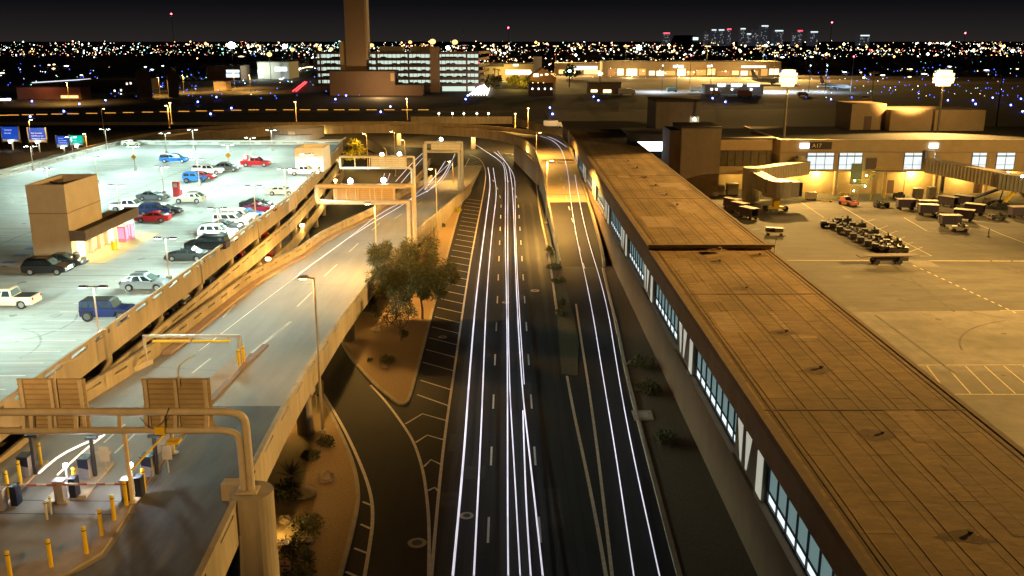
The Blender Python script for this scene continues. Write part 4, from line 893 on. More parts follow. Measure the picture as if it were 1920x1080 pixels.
# ---- airport ground vehicles
CURT = M('cart_curtain', (.075, .055, .085), .8, .2, 2); CARTTOP = M('cart_top', (.42, .34, .28), .6, .1, 1); TUGC = M('tug_dark', (.045, .04, .04), .5, .1, 2)
def cart_proto():
    r = bpy.data.objects.new('baggage_cart', None); COL.objects.link(r); r['category'] = 'baggage cart'
    m = MB(); m.box(-1.75, 1.75, -.85, .85, .55, .68); m.bar((1.75, 0, .5), (2.7, 0, .35), .1, .1); m.build('chassis', TUGC, r)
    m = MB(); m.box(-1.85, 1.85, -.95, .95, 2.2, 2.28); m.build('roof', CARTTOP, r)
    m = MB()
    for x in (-1.7, -.58, .58, 1.7):
        for y in (-.82, .82): m.box(x-.04, x+.04, y-.04, y+.04, .68, 2.2)
    m.build('frame', TUGC, r)
    for y, nm in ((-.86, 'curtain'), (.86, 'curtain')):
        m = MB(); n = 22
        for i in range(n):
            x0 = -1.68+i*3.36/n; m.wall((x0, y+.03*(i % 2)), (x0+3.36/n, y+.03*((i+1) % 2)), .015, .7, 2.18, .7, 2.18)
        m.build(nm, CURT, r)
    m = MB(); m.box(-1.7, -1.66, -.8, .8, .68, 2.2); m.build('end_panel', CURT, r)
    for x in (-1.25, 1.25):
        for y in (-.7, .7): w = MB(); w.cyl((x, y-.1, .28), (x, y+.1, .28), .28, 12); w.build('wheel', RUBBER, r)
    return r
def tug_proto(nm='baggage_tug', body=TUGC):
    r = bpy.data.objects.new(nm, None); COL.objects.link(r); r['category'] = 'baggage tug'
    m = MB(); m.hexa([(-1.5, -.75, .3), (1.5, -.75, .3), (1.5, .75, .3), (-1.5, .75, .3)], [(-1.45, -.72, .85), (1.4, -.7, .8), (1.4, .7, .8), (-1.45, .72, .85)]); m.box(.35, 1.42, -.68, .68, .8, 1.1); m.box(-1.45, -.9, -.7, .7, .85, 1.15); m.build('body', body, r)
    m = MB(); m.box(-.75, -.25, -.6, -.08, .85, 1.0); m.box(-.85, -.7, -.6, -.08, .9, 1.5); m.box(-.75, -.25, .08, .6, .85, 1.0); m.box(-.85, -.7, .08, .6, .9, 1.5); m.build('seat', RUBBER, r)
    m = MB(); m.bar((.35, -.35, 1.0), (.0, -.35, 1.35), .05, .05); m.cyl((-.02, -.35, 1.33), (.03, -.35, 1.38), .2, 10); m.build('steering_wheel', DKST, r)
    m = MB(); m.box(1.42, 1.52, -.75, .75, .35, .55); m.bar((-1.5, 0, .45), (-1.85, 0, .45), .14, .14); m.build('bumper', M('tug_bumper', (.35, .28, .2), .6, .1), r)
    for x in (-1.0, 1.0):
        for y in (-.72, .72): w = MB(); w.cyl((x, y-.12, .34), (x, y+.12, .34), .34, 12); w.build('wheel', RUBBER, r)
    for y in (-.45, .45): q = MB(); q.box(1.4, 1.44, y-.1, y+.1, .85, 1.0); q.build('headlight', HEADL, r)
    return r
CART = cart_proto(); TUG = tug_proto(); n_ = [0, 0]
def put(proto, px, py, rz, label, group, key):
    q = U(px, py, 0.0)
    if n_[key] == 0: n_[key] = 1; proto.location = q; proto.rotation_euler.z = R(rz); proto['label'] = label; proto['group'] = group; return proto
    return copy_tree(proto, q, R(rz), label, group)
GC = 'curtained baggage carts on the apron'
for px, py, rz, lab in ((1372, 392, -62, 'farthest cart of the three-cart train beside the folded jet bridge'), (1386, 400, -62, 'middle cart of the three-cart train beside the folded jet bridge'), (1403, 410, -62, 'nearest cart of the three-cart train, its end towards the roof'),
    (1697, 393, -4, 'single long curtained cart with wheels showing behind the dark tug'), (1738, 396, -10, 'rear cart of the side-by-side pair, mostly hidden'), (1739, 404, -8, 'front cart of the side-by-side pair with pale roof'), (1776, 388, -55, 'tall dark cart seen end-on left of the conveyor'), (1806, 386, -50, 'dark cart tucked under the low end of the conveyor'),
    (1826, 403, -42, 'angled cart behind the one with a pale roof, right of centre'), (1806, 414, -35, 'pale-roofed angled cart behind the mesh cart'), (1780, 425, -4, 'cart with mesh side panel behind the grey tug'), (1908, 408, 6, 'cart hitched to a dark tug at the right edge')):
    put(CART, px, py, rz, lab, GC, 0)
GT = 'baggage tugs on the apron'
rowpx = [(1553, 425), (1570, 429), (1583, 436), (1598, 442), (1609, 449), (1623, 456), (1637, 463), (1651, 469), (1668, 473), (1683, 475), (1580, 419), (1607, 428), (1630, 440), (1655, 452), (1672, 461)]
nams = ['at the far left end of the parked row', 'second from the far left end of the row', 'third from the far left end of the row', 'fourth from the far left end of the row', 'fifth in the front line of the row', 'sixth in the front line of the row', 'seventh in the front line of the row', 'eighth in the front line of the row', 'just behind the flatbed loader', 'at the near right end of the row by the loader', 'farthest in the rear line of the row', 'second in the rear line of the row', 'third in the rear line of the row', 'fourth in the rear line of the row', 'nearest in the rear line of the row']
for i, (px, py) in enumerate(rowpx): put(TUG, px, py, 168+rnd.uniform(-7, 7), 'dark baggage tug '+nams[i], GT, 1)
put(TUG, 1652, 389, 8, 'dark baggage tug alone beside the pink car', GT, 1); put(TUG, 1868, 412, 184, 'dark baggage tug hitched to the cart at the right edge', GT, 1); put(TUG, 1685, 372, 90, 'dark tractor with lit bars parked under the amber wall light', GT, 1)
g2 = tug_proto('baggage_tug', M('tug_grey', (.48, .40, .32), .5, .1, 2)); g2.location = U(1797, 434); g2.rotation_euler.z = R(172); tag(g2, 'light grey baggage tug in front of the mesh cart', 'baggage tug', GT)
# flat dolly, flatbed loader, pink car, towbar, conveyor, cones
d = thing('flat_dolly', U(1452, 441), 'small white flat dolly carrying two dark boxes, alone near the roof edge', 'dolly', rz=R(-12))
m = MB(); m.box(-1.5, 1.5, -.8, .8, .5, .62); m.build('platform', M('dolly_white', (.6, .55, .48), .6, .1), d)
for x in (-1.1, 1.1):
    for y in (-.7, .7): w = MB(); w.cyl((x, y-.1, .25), (x, y+.1, .25), .25, 12); w.build('wheel', RUBBER, d)
for i, (dx, dy, lab) in enumerate(((-.75, .3, 'rear dark box on the white flat dolly'), (.6, -.25, 'front dark box on the white flat dolly'))):
    b = MB(); b.box(-.75, .75, -.42, .42, 0, .7); b.box(-.78, .78, -.45, .45, .7, .76); o = b.build('cargo_box', TUGC); o.location = U(1452, 441)+Vector((dx, dy, .63)); tag(o, lab, 'box', 'boxes on the flat dolly')
d = thing('flatbed_loader', U(1662, 494), 'long dark flatbed loader with raised tapered ends beside the white line', 'loader', rz=R(3))
m = MB(); m.box(-3.4, 3.4, -.9, .9, 1.25, 1.42); m.hexa([(-4.6, -.9, 1.15), (-3.4, -.9, 1.25), (-3.4, .9, 1.25), (-4.6, .9, 1.15)], [(-4.6, -.9, 1.25), (-3.4, -.9, 1.42), (-3.4, .9, 1.42), (-4.6, .9, 1.25)]); m.hexa([(3.4, -.9, 1.25), (4.8, -.6, 1.35), (4.8, .6, 1.35), (3.4, .9, 1.25)], [(3.4, -.9, 1.42), (4.8, -.6, 1.43), (4.8, .6, 1.43), (3.4, .9, 1.42)]); m.build('platform', M('loader_brown', (.14, .10, .07), .7, .15, 1), d)
m = MB(); m.box(-2.3, 2.4, -.65, .65, .55, 1.2); m.box(1.6, 3.0, -.95, -.55, .6, 1.15); m.build('chassis', TUGC, d)
for x in (-1.9, 1.7):
    for y in (-.8, .8): w = MB(); w.cyl((x, y-.15, .42), (x, y+.15, .42), .42, 14); w.build('wheel', RUBBER, d)
PK = M('paint_salmon', (.62, .22, .16), .4, .05, coat=.4)
d = thing('service_car', U(1590, 385), 'salmon pink low service vehicle facing the camera near the gate', 'service car', rz=R(-70))
m = MB(); m.hexa([(-2, -1.1, .35), (2.1, -1.1, .35), (2.1, 1.1, .35), (-2, 1.1, .35)], [(-1.9, -1.05, 1.0), (2.0, -1.0, .85), (2.0, 1.0, .85), (-1.9, 1.05, 1.0)]); m.hexa([(-1.7, -.95, 1.0), (.3, -.95, .95), (.3, .95, .95), (-1.7, .95, 1.0)], [(-1.4, -.75, 1.75), (-.5, -.75, 1.75), (-.5, .75, 1.75), (-1.4, .75, 1.75)])
for s in (-1, 1): m.box(.5, 1.9, s*.95-.2, s*.95+.2, .8, 1.15)
m.build('body', PK, d)
m = MB(); m.hexa([(.22, -.7, 1.0), (.36, -.7, 1.0), (.36, .7, 1.0), (.22, .7, 1.0)], [(-.42, -.62, 1.68), (-.3, -.62, 1.68), (-.3, .62, 1.68), (-.42, .62, 1.68)]); m.build('windshield', GLASSD, d)
m = MB(); m.box(.9, 1.5, -.5, .5, .9, 1.02); m.build('hood_hatch', TUGC, d); m = MB(); m.box(-1.3, -.6, -.6, .6, 1.755, 1.8); m.build('roof_panel', WPAINT, d)
for x in (-1.25, 1.25):
    for s in (-1, 1): w = MB(); w.cyl((x, s*1.0-.14, .38), (x, s*1.0+.14, .38), .38, 14); w.build('wheel', RUBBER, d)
d = thing('towbar', U(1553, 379), 'bright yellow towbar lying on the apron beside the salmon vehicle', 'towbar')
m = MB(); m.bar((-1.2, .5, .25), (1.0, -.3, .3), .22, .22); m.bar((-1.2, .5, .25), (-1.7, 1.0, .25), .15, .15); m.build('bar', YPAINT, d); m = MB(); m.cyl((.4, -.4, .18), (.4, .1, .18), .18, 10); m.build('wheel', RUBBER, d); m = MB(); m.tube([(1.0, -.3, .1), (2, -1.5, .03), (3.2, -1.9, .03)], .05, 6); m.build('tow_chain', DKST, d)
d = thing('belt_loader', U(1866, 384), 'belt loader with long raised dark conveyor under the right jet bridge', 'belt loader')
m = MB(); m.bar((-6.2, 0, .9), (2.6, .6, 4.0), .9, .35); m.build('conveyor', TUGC, d); m = MB(); m.box(-2.5, 2, -.8, .8, .5, 1.1); m.box(-2.4, -1.6, -.8, .2, 1.1, 1.6); m.build('chassis', M('loader_brown', (.14, .10, .07), .7, .15, 1), d); m = MB(); m.bar((.8, 0, 1), (1.5, .3, 3.4), .2, .2); m.build('lift_strut', DKST, d)
for x in (-1.8, 1.3):
    for s in (-1, 1): w = MB(); w.cyl((x, s*.75-.14, .45), (x, s*.75+.14, .45), .45, 14); w.build('wheel', RUBBER, d)
for px, py, lab in ((1853, 444, 'thin brown marker post standing alone on the apron'),):
    d = thing('marker_post', U(px, py), lab, 'post'); m = MB(); m.cyl((0, 0, 0), (0, 0, 1.5), .1, 8); m.build('post_shaft', M('post_brown', (.2, .12, .06), .7, .1), d); m = MB(); m.cyl((0, 0, 0), (0, 0, .08), .3, 10); m.build('foot', RUBBER, d)
for px, py, lab in ((1575, 371, 'yellow bollard left of the salmon vehicle, first from the column'), (1583, 372, 'yellow bollard left of the salmon vehicle, second from the column'), (1607, 375, 'yellow bollard in front of the stair foot, left one'), (1632, 375, 'yellow bollard in front of the stair foot, right one'), (1658, 372, 'yellow bollard right of the stairs')):
    d = thing('bollard', U(px, py), lab, 'bollard', 'yellow bollards along the gate building'); m = MB(); m.cyl((0, 0, 0), (0, 0, 1.3), .13, 10); m.build('shaft', YPAINT, d); m = MB(); m.ball((0, 0, 1.3), .13, 8, sz=.6); m.build('dome_cap', YPAINT, d)
for px, py, lab, sz in ((1310, 350, 'white roofed air unit on stilts beside the brown block', (2.4, 2, 3.2)), (1335, 366, 'dark container under the brown block', (5, 2, 2.2)), (1372, 366, 'grey bin box beneath the dark glazed wing', (2.4, 2, 2.6)), (1720, 372, 'dark bin under the amber wall light', (1.8, 1.5, 2.2)), (1745, 371, 'brown equipment cabinet beside the jet bridge column', (1.6, 1.4, 2.4)), (1520, 374, 'tan power cart under the folded jet bridge lamp', (2.2, 1.4, 1.6))):
    d = thing('equipment_box', U(px, py), lab, 'equipment', 'equipment boxes along the gate building'); a, b, c = sz
    m = MB(); m.box(-a/2, a/2, -b/2, b/2, .25, c); m.build('casing', M('equip_grey', (.16, .13, .1), .7, .1, 1) if 'white' not in lab and 'tan' not in lab else M('equip_pale', (.5, .42, .3), .7, .1, 1), d); m = MB(); m.box(-a/2-.06, a/2+.06, -b/2-.06, b/2+.06, c, c+.08); m.build('lid', CARTTOP, d)
    for x in (-1, 1): m = MB(); m.box(x*a*.4-.08, x*a*.4+.08, -b*.4, b*.4, 0, .25); m.build('skid', DKST, d)
# ================================================================== lamp posts
GWHITE = (.72, 1.0, .88)
def deck_lamp_proto():
    r = bpy.data.objects.new('deck_lamp', None); COL.objects.link(r); r['category'] = 'lamp post'
    m = MB(); m.cyl((0, 0, 0), (0, 0, 4.6), .085, 8, r1=.06); m.build('pole', GALV, r); m = MB(); m.cyl((0, 0, 0), (0, 0, .75), .3, 12); m.build('base_block', CONC, r)
    m = MB(); m.bar((-.9, 0, 4.62), (.9, 0, 4.62), .07, .07); m.build('cross_arm', DKST, r)
    for s in (-1, 1):
        m = MB(); m.hexa([(s*.45, -.22, 4.56), (s*1.15, -.22, 4.56), (s*1.15, .22, 4.56), (s*.45, .22, 4.56)], [(s*.5, -.12, 4.72), (s*1.1, -.12, 4.72), (s*1.1, .12, 4.72), (s*.5, .12, 4.72)]); h = m.build('lamp_head', DKST, r)
        m = MB(); m.box(min(s*.5, s*1.1), max(s*.5, s*1.1), -.17, .17, 4.535, 4.555); m.build('lens', LAMPW, h)
    return r
DL = None; GL = 'lamp posts on the garage roof deck'
dl = [(187, 640, 'double-headed lamp post in front of the dark blue off-roader'), (318, 530, 'lamp post at the parapet right of the silver crossover'), (413, 462, 'double-headed lamp post in front of the white car row'), (480, 412, 'lamp post in front of the maroon sedan'), (537, 372, 'lamp post before the pale beige sedan'), (578, 338, 'lamp post before the white pickup at the stair block'),
      (226, 410, 'double-headed lamp post rising behind the canopy'), (308, 367, 'double-headed lamp post left of the red call post'), (374, 350, 'double-headed lamp post beside the short blue off-roader'), (95, 372, 'double-headed lamp post behind the elevator tower roof'), (184, 345, 'double-headed lamp post just behind the tower corner'), (254, 320, 'deck lamp post with yellow warning sign, left one'), (430, 317, 'deck lamp post with yellow warning sign, right one'),
      (472, 300, 'lamp post behind the red pickup'), (313, 290, 'lamp post left of the blue pickup, far row'), (364, 282, 'lamp post against the rear parapet, left of the drum'), (511, 283, 'lamp post at the rear parapet in front of the drum'), (63, 320, 'lamp post at the left parapet nearest the frame edge'), (138, 299, 'lamp post at the left parapet, middle one'), (201, 281, 'lamp post at the left parapet, farthest one'), (-70, 640, 'unseen lamp post added past the left edge of the deck')]  # last entry is an unseen lamp added to keep the deck bright
for i, (px, py, lab) in enumerate(dl):
    if DL is None: DL = o = deck_lamp_proto(); o.location = U(px, py, 10); o['label'] = lab; o['group'] = GL
    else: o = copy_tree(DL, U(px, py, 10), rnd.uniform(-.1, .1), lab, GL)
    far = o.location.y
    lamp('deck_lamp_light', (o.location.x, o.location.y, 14.5), 1120*(.85 if far > 190 else 1.0), GWHITE, 'SPOT', .25, 168, 1.75, parent=o, blend=.25)
    if 'yellow' in lab:
        m = MB(); m.hexa([(-.55, -.12, 2.6), (0, -.12, 2.05), (.55, -.12, 2.6), (0, -.12, 3.15)], [(-.55, -.09, 2.6), (0, -.09, 2.05), (.55, -.09, 2.6), (0, -.09, 3.15)]); m.build('warning_sign', YPAINT, o)
# extra wide floods for the shaded back half of the deck sit on the same posts: none needed elsewhere
AMB = (1.0, .53, .11)
STREETPOW = 2600
def street_lamp(base, top, label, power, arm=(-1, 0), col=AMB, gname='amber street lamps', lit=True, r=.11, batw=1.2, cone=158):
    base, top = Vector(base), Vector(top); h = top.z-base.z; o = thing('street_lamp', base, label, 'street lamp', gname)
    m = MB(); m.cyl((0, 0, 0), (0, 0, h), r*1.2, 10, r1=r*.7); m.build('pole', M('lamp_pole', (.45, .36, .22), .5, .1, 2, metal=.2), o); m = MB(); m.cyl((0, 0, 0), (0, 0, .25), r*2.6, 12); m.build('base_plate', GALV, o)
    ax, ay = arm; m = MB(); m.bar((0, 0, h-.1), (ax*.6, ay*.6, h), .08, .08); m.build('arm', POLE, o)
    m = MB(); m.box(ax*.9-.35, ax*.9+.35, ay*.9-.25, ay*.9+.25, h-.08, h+.12); hd = m.build('lamp_head', M('head_tan', (.3, .22, .12), .6, .1), o)
    m = MB(); m.box(ax*.9-.28, ax*.9+.28, ay*.9-.2, ay*.9+.2, h-.14, h-.085); m.build('lens', LAMPA, hd)
    if lit: lamp('street_light', (base.x+ax*.9, base.y+ay*.9, top.z-.25), power*4.5, col, 'SPOT', .3, cone, batw, parent=o, blend=.35)
    return o
def fly(px, py): return U(px, py, 6.5)
def lampY(px, ytop, base): return Vector((base.x, base.y, UY(px, ytop, base.y).z))
b = U(605, 810, .15); street_lamp(b, lampY(590, 520, b), 'tall amber lamp post in the near planting bed beside the ramp column', 350, (-1, 0))
b = Vector((-17.0, 117, zr(117)+.9)); street_lamp(b, lampY(704, 381, b), 'amber lamp post on the ramp parapet left of the tree', 3200, (-1, 0))
b = U(820, 450, .15); street_lamp(b, lampY(815, 316, b), 'slim lamp post in the strip behind the tree beside the ramp', 1600, (-1, 0))
b = U(850, 352, .0); street_lamp(b, lampY(847, 302, b), 'short lamp post where the ramp meets the left road', 900, (-1, 0))
b = Vector((6.9, 225, .0)); street_lamp(b, lampY(1009, 248, b), 'amber lamp post against the flyover curve', 2300, (1, 0))
b = Vector((7.3, 173, .1)); street_lamp(b, lampY(1028, 300, b), 'glowing amber lamp post at the right arm beside the median', 8000, (1, 0))
for px, yt, yb, lab, pw, ax in ((318, 197, 240, 'left of the twin amber lamp posts on the flyover', 1700, -.3), (322, 192, 232, 'right of the twin amber lamp posts on the flyover', 1500, .3), (556, 190, 228, 'amber lamp post on the flyover above the drum', 2200, 0), (764, 184, 225, 'amber lamp post on the flyover straight above the gantries', 2200, 0), (966, 212, 239, 'shorter of two amber lamp posts at the flyover bend', 1600, 0), (990, 202, 241, 'taller of two amber lamp posts at the flyover bend', 1900, 0)):
    b = U(px, yb, 6.5); street_lamp(b, lampY(px, yt, b), lab, pw*1.8, (ax, -.8))
for px, yt, yb, lab, pw in ((742, 246, 330, 'lamp post in front of the flyover, beside the grey gantry', 1500), (690, 250, 318, 'lamp post beside the bright yellow tree', 1300), (640, 268, 345, 'lamp post between garage corner and gantries', 1300), (760, 262, 300, 'lamp post on the left road under the flyover', 900)):
    b = U(px, yb, 0); street_lamp(b, lampY(px, yt, b), lab, pw, (-.8, 0))
b = U(62, 290, 0); street_lamp(b, lampY(60, 224, b), 'amber lamp post behind the blue road signs', 900, (.8, 0))
b = U(163, 276, 7); street_lamp(b, lampY(160, 250, b), 'short amber lamp beside the green road sign', 700, (0, -.8))
b = U(195, 250, 2); street_lamp(b, lampY(192, 203, b), 'unlit dark lamp post at the left road', 0, (1, 0), lit=False)
# lights added unseen, without heads, under the flyover; wall lights along its rear
for x, y in ((-60, 300), (-35, 306), (-12, 296), (2, 282)): lamp('underbridge_light', (x, y, 4.7), 3500, (1, .68, .22), 'POINT', .4, parent=ft)
lamp('underbridge_light', (4.5, 250, 4.5), 2500, (1, .6, .15), 'POINT', .3, parent=ft)
for i, px in enumerate((820, 846, 868, 893, 915)):
    q = U(px, 227, 6.5); d = thing('bridge_light', (q.x, q.y+8, 6.4), ['leftmost', 'second', 'middle', 'fourth', 'rightmost'][i]+' of the five pale lights along the flyover rear wall', 'wall light', 'pale lights along the flyover rear wall')
    m = MB(); m.cyl((0, 0, 0), (0, 0, 1.9), .05, 6); m.build('stem', GALV, d); m = MB(); m.ball((0, 0, 2.1), .32, 8); m.build('globe', E('globe_pale', (.9, 1, .7), 14), d); lamp('bridge_light_lamp', (q.x, q.y+7.4, 8.4), 130, (.9, 1, .6), 'POINT', .3, parent=d)
# lights under the garage levels
for y in (70, 104, 130, 150): lamp('garage_level_lamp', (-36.5, y, 3.0), 700, (1, .62, .16), 'POINT', .3, parent=gt)
for y in (112, 136): lamp('garage_level_lamp', (-35.5, y, 6.2), 200, (1, .66, .2), 'POINT', .3, parent=gt)
lamp('garage_edge_lamp', (-30.5, 72, 1.5), 260, (1, .55, .12), 'POINT', .3, parent=gt)
lamp('column_fill_light', (-20.5, 78, 3.2), 660, (1, .62, .15), 'POINT', .3, parent=rt); lamp('column_fill_light', (-22.5, 104, 2.6), 660, (1, .58, .14), 'POINT', .3, parent=rt)  # unseen lights added without heads, they keep the bed lit
lamp('column_fill_light', (-16.0, 58, 1.2), 140, (1, .62, .15), 'POINT', .3, parent=rt)

# high apron masts
AF = (1.0, .58, .16)
def mast(base, ztop, label, power, aim, r=1.5, heads=10, lit=True, cone=160, blend=.3):
    o = thing('light_mast', base, label, 'light mast', 'high floodlight masts on the apron'); h = ztop-base[2]
    m = MB(); m.cyl((0, 0, 0), (0, 0, h), .38, 12, r1=.2); m.build('mast_pole', POLE, o)
    m = MB()
    for i in range(heads): a0, a1 = 2*math.pi*i/heads, 2*math.pi*(i+1)/heads; m.bar((r*math.cos(a0), r*math.sin(a0), h), (r*math.cos(a1), r*math.sin(a1), h), .12, .12)
    m.bar((-r, 0, h), (r, 0, h), .1, .1); m.bar((0, -r, h), (0, r, h), .1, .1); m.build('ring_frame', POLE, o)
    for i in range(heads):
        a = 2*math.pi*i/heads; c, s = math.cos(a), math.sin(a); p = Vector((r*c, r*s, h-.2))
        m = MB(); m.bar(p-Vector((c, s, .3))*.1, p+Vector((c, s, -.3))*.45, .7, .6); hd = m.build('flood_head_or_glare', E('flood_glow', (1, .74, .34), 2.6) if lit else POLE, o)
        if lit and heads > 11:
            for dz, kk in ((-1.5, .62), (-.8, .95), (.7, .95), (1.35, .62)):  # extra blocks added round the ring, imitating lens glare
                p2 = Vector((r*c*kk, r*s*kk, h+dz)); m = MB(); m.bar(p2-Vector((c, s, .3))*.1, p2+Vector((c, s, -.3))*.45, .95, .75); m.build('flood_head_or_glare', E('flood_glow', (1, .74, .34), 2.6), o)
    if lit: lamp('flood_light', (base[0], base[1], ztop-2.7), power, AF, 'SPOT', .9, cone, 0, parent=o, aim=aim, blend=blend)
    return o
q = UY(1770, 145, 226); mast((q.x, 226, 0), q.z, 'glaring floodlight mast above the tan rooftop block', 230000, (75, 120, 0), 1.9, 14, cone=125, blend=.3)
q = UY(1478, 145, 213); mast((q.x, 213, 0), q.z, 'second brightest floodlight mast left of the rooftop block', 230000, (56, 130, 0), 1.5, 12, cone=125, blend=.3)
for px, py, Y, lab in ((1327, 86, 900, 'far amber floodlight mast over the remote terminal, left one'), (1433, 86, 950, 'far amber floodlight mast over the remote terminal, middle one'), (1454, 98, 850, 'far amber floodlight mast over the remote terminal, lower right one'), (1042, 86, 1000, 'far amber floodlight mast above the tan terminal'), (1174, 86, 1000, 'far amber floodlight mast right of the tan terminal')):
    q = UY(px, py, Y); mast((q.x, Y, 0), q.z, lab, 900000, (q.x, Y-200, 0), 2.2, 8)
for px, pt, Y, lab in ((1075, 75, 0, ''), ):
    pass
q = UY(1639, 135, 330); mast((q.x, 330, 0), q.z, 'unlit floodlight mast on the apron left of the great glare', 0, (0, 0, 0), 1.3, 8, False)
q = UY(1880, 138, 320); mast((q.x, 320, 0), q.z, 'unlit floodlight mast at the right edge of the apron', 0, (0, 0, 0), 1.3, 8, False)
# unseen mast added right of the frame to light roof and apron
mast((130, 125, 0), 40, 'unseen floodlight mast added right of the frame to light the roof', 1650000, (18, 112, 10), 1.5, 10, cone=92, blend=1)
lamp('facade_fill_light', (128, 126, 36), 190000, (1, .62, .2), 'SPOT', .6, 62, aim=(82, 206, 6), blend=.7)  # added light without a fixture, brightens gate facade and jet bridges
o = thing('terminal_floodlights', (-8, -14, 0), 'pair of amber floodlights on a pole at the terminal behind the viewer', 'floodlight'); m = MB(); m.cyl((0, 0, 0), (0, 0, 43), .3, 10); m.build('pole', POLE, o)
for dx in (-1, 1): m = MB(); m.box(dx-.4, dx+.4, -.3, .3, 42.6, 43.4); m.build('lamp_head', POLE, o)
lamp('flood_light', (-9, -13.6, 42.6), 110000, (1, .58, .2), 'SPOT', .5, 25, aim=(-21, 48, 15), blend=.8, parent=o)
lamp('flood_light', (-7, -13.6, 42.6), 300000, (1, .60, .24), 'SPOT', .5, 26, aim=(-47, 102, 14), blend=.9, parent=o)
lamp('flood_light', (-8, -13.6, 43), 1700000, (1, .5, .12), 'SPOT', .5, 24, aim=(-30, 300, 6), blend=.9, parent=o)  # added third beam without a head, brightens the flyover front
# ================================================================== sign gantries
GT_ = M('gantry_tan', (.50, .42, .30), .5, .1, 1.5)
def sign_back(name_parent, x0, x1, y, z0, z1, mat=None, ribs=3):
    m = MB(); m.box(x0, x1, y-.05, y, z0, z1); p = m.build('sign_panel', mat or M('sign_back', (.42, .32, .18), .55, .12, 1, metal=.2), name_parent, world=True)
    m = MB(); n = max(4, round((z1-z0)/.32))
    for i in range(n+1): z = z0+(z1-z0)*i/n; m.box(x0, x1, y-.11, y-.05, z-.03, z+.03)
    m.build('panel_rib', M('sign_rib', (.30, .22, .12), .6, .1, 1), p).location = -name_parent.location
    for i in range(ribs): m = MB(); x = x0+(x1-x0)*(i+.15)/(ribs-.7); m.box(x-.09, x+.09, y-.24, y-.11, z0, z1); m.build('sign_bracket', GT_, p).location = -name_parent.location
    return p
Y1 = 48.3; pier = Vector((-14.75, Y1, 0)); zt = 8.75
t = thing('pier', pier, 'big round concrete pier carrying the nearest sign gantry', 'pier')
m = MB(); m.cyl((0, 0, -.1), (0, 0, zt), 1.25, 28); m.build('shaft', PANEL, t); m = MB(); m.box(-2.0, -.6, .8, 1.6, 7, 8.72); m.build('parapet_end', PANEL, t)
m = MB(); m.bar((1.2, .3, 5.2), (1.7, .3, 5.3), .08, .08); m.ball((1.75, .3, 5.25), .16, 8); m.build('camera', WPAINT, t)
t = thing('sign_gantry', (pier.x, Y1, zt), 'nearest tan tubular gantry showing the backs of two road signs', 'sign gantry', 'sign gantries over the ramp')
zu, zl = UY(300, 772, Y1).z, UY(300, 807, Y1).z; xe = UY(470, 900, Y1).x
m = MB(); m.tube(smooth_path([(xe, Y1, zt), (xe, Y1, zu-1.0), (xe-.1, Y1, zu-.25), (xe-.9, Y1, zu), (xe-2, Y1, zu)], 2)+[(-36, Y1, zu)], .22, 12); m.build('upper_tube', GT_, t, world=True, smooth=True)
m = MB(); m.tube(smooth_path([(xe-.42, Y1, zt), (xe-.42, Y1, zl-1.0), (xe-.5, Y1, zl-.25), (xe-1.2, Y1, zl), (xe-2.2, Y1, zl)], 2)+[(-36, Y1, zl)], .2, 12); m.build('lower_tube', GT_, t, world=True, smooth=True)
m = MB(); m.box(xe-.8, xe+.4, Y1-.5, Y1+.5, zt, zt+.07); m.build('base_plate', GT_, t, world=True)
for px in (45, 60, 95, 143, 225, 275, 306, 330, 388):
    x = UY(px, 790, Y1).x; m = MB(); m.bar((x-.05, Y1, zl), (x+.05, Y1, zu), .2, .2); m.build('strut', GT_, t, world=True)
for a, b_ in ((38, 164), (270, 397)):
    xa, xb = UY(a, 750, Y1+.4).x, UY(b_, 750, Y1+.4).x; sign_back(t, xa, xb, Y1+.42, UY(100, 805, Y1+.4).z, UY(100, 710, Y1+.4).z)
m = MB(); x = UY(303, 795, Y1).x; m.box(x-.28, x+.28, Y1-.4, Y1-.2, zl-.1, zl+.35); x2 = UY(330, 815, Y1).x; m.box(x2-.35, x2+.35, Y1-.7, Y1-.1, zl-.55, zl-.4); m.build('junction_box', YPAINT, t, world=True)
m = MB(); xa = UY(102, 720, Y1).x; m.tube(smooth_path([(xa, Y1+.1, zu-.2), (xa, Y1+.1, zu+2.4), (xa+.2, Y1+.3, zu+2.7), (xa+1.1, Y1+1.2, zu+2.8)]), .05, 6); m.build('lamp_arm', GT_, t, world=True); m = MB(); x3 = UY(333, 700, Y1).x; m.tube(smooth_path([(x3, Y1+.1, zu+1.5), (x3, Y1+.1, zu+2.5), (x3+.1, Y1+.4, zu+2.75), (x3+.5, Y1+1.4, zu+2.85)]), .05, 6); m.build('lamp_arm', GT_, t, world=True)
m = MB(); x = UY(300, 790, Y1).x; m.tube(smooth_path([(x-1, Y1-.25, zl+.9), (x-.4, Y1-.3, zl+.1), (x+.3, Y1-.3, zl+.6), (x+.7, Y1-.3, zl+1.5)]), .02, 5); m.build('loose_cable', DKST, t, world=True)
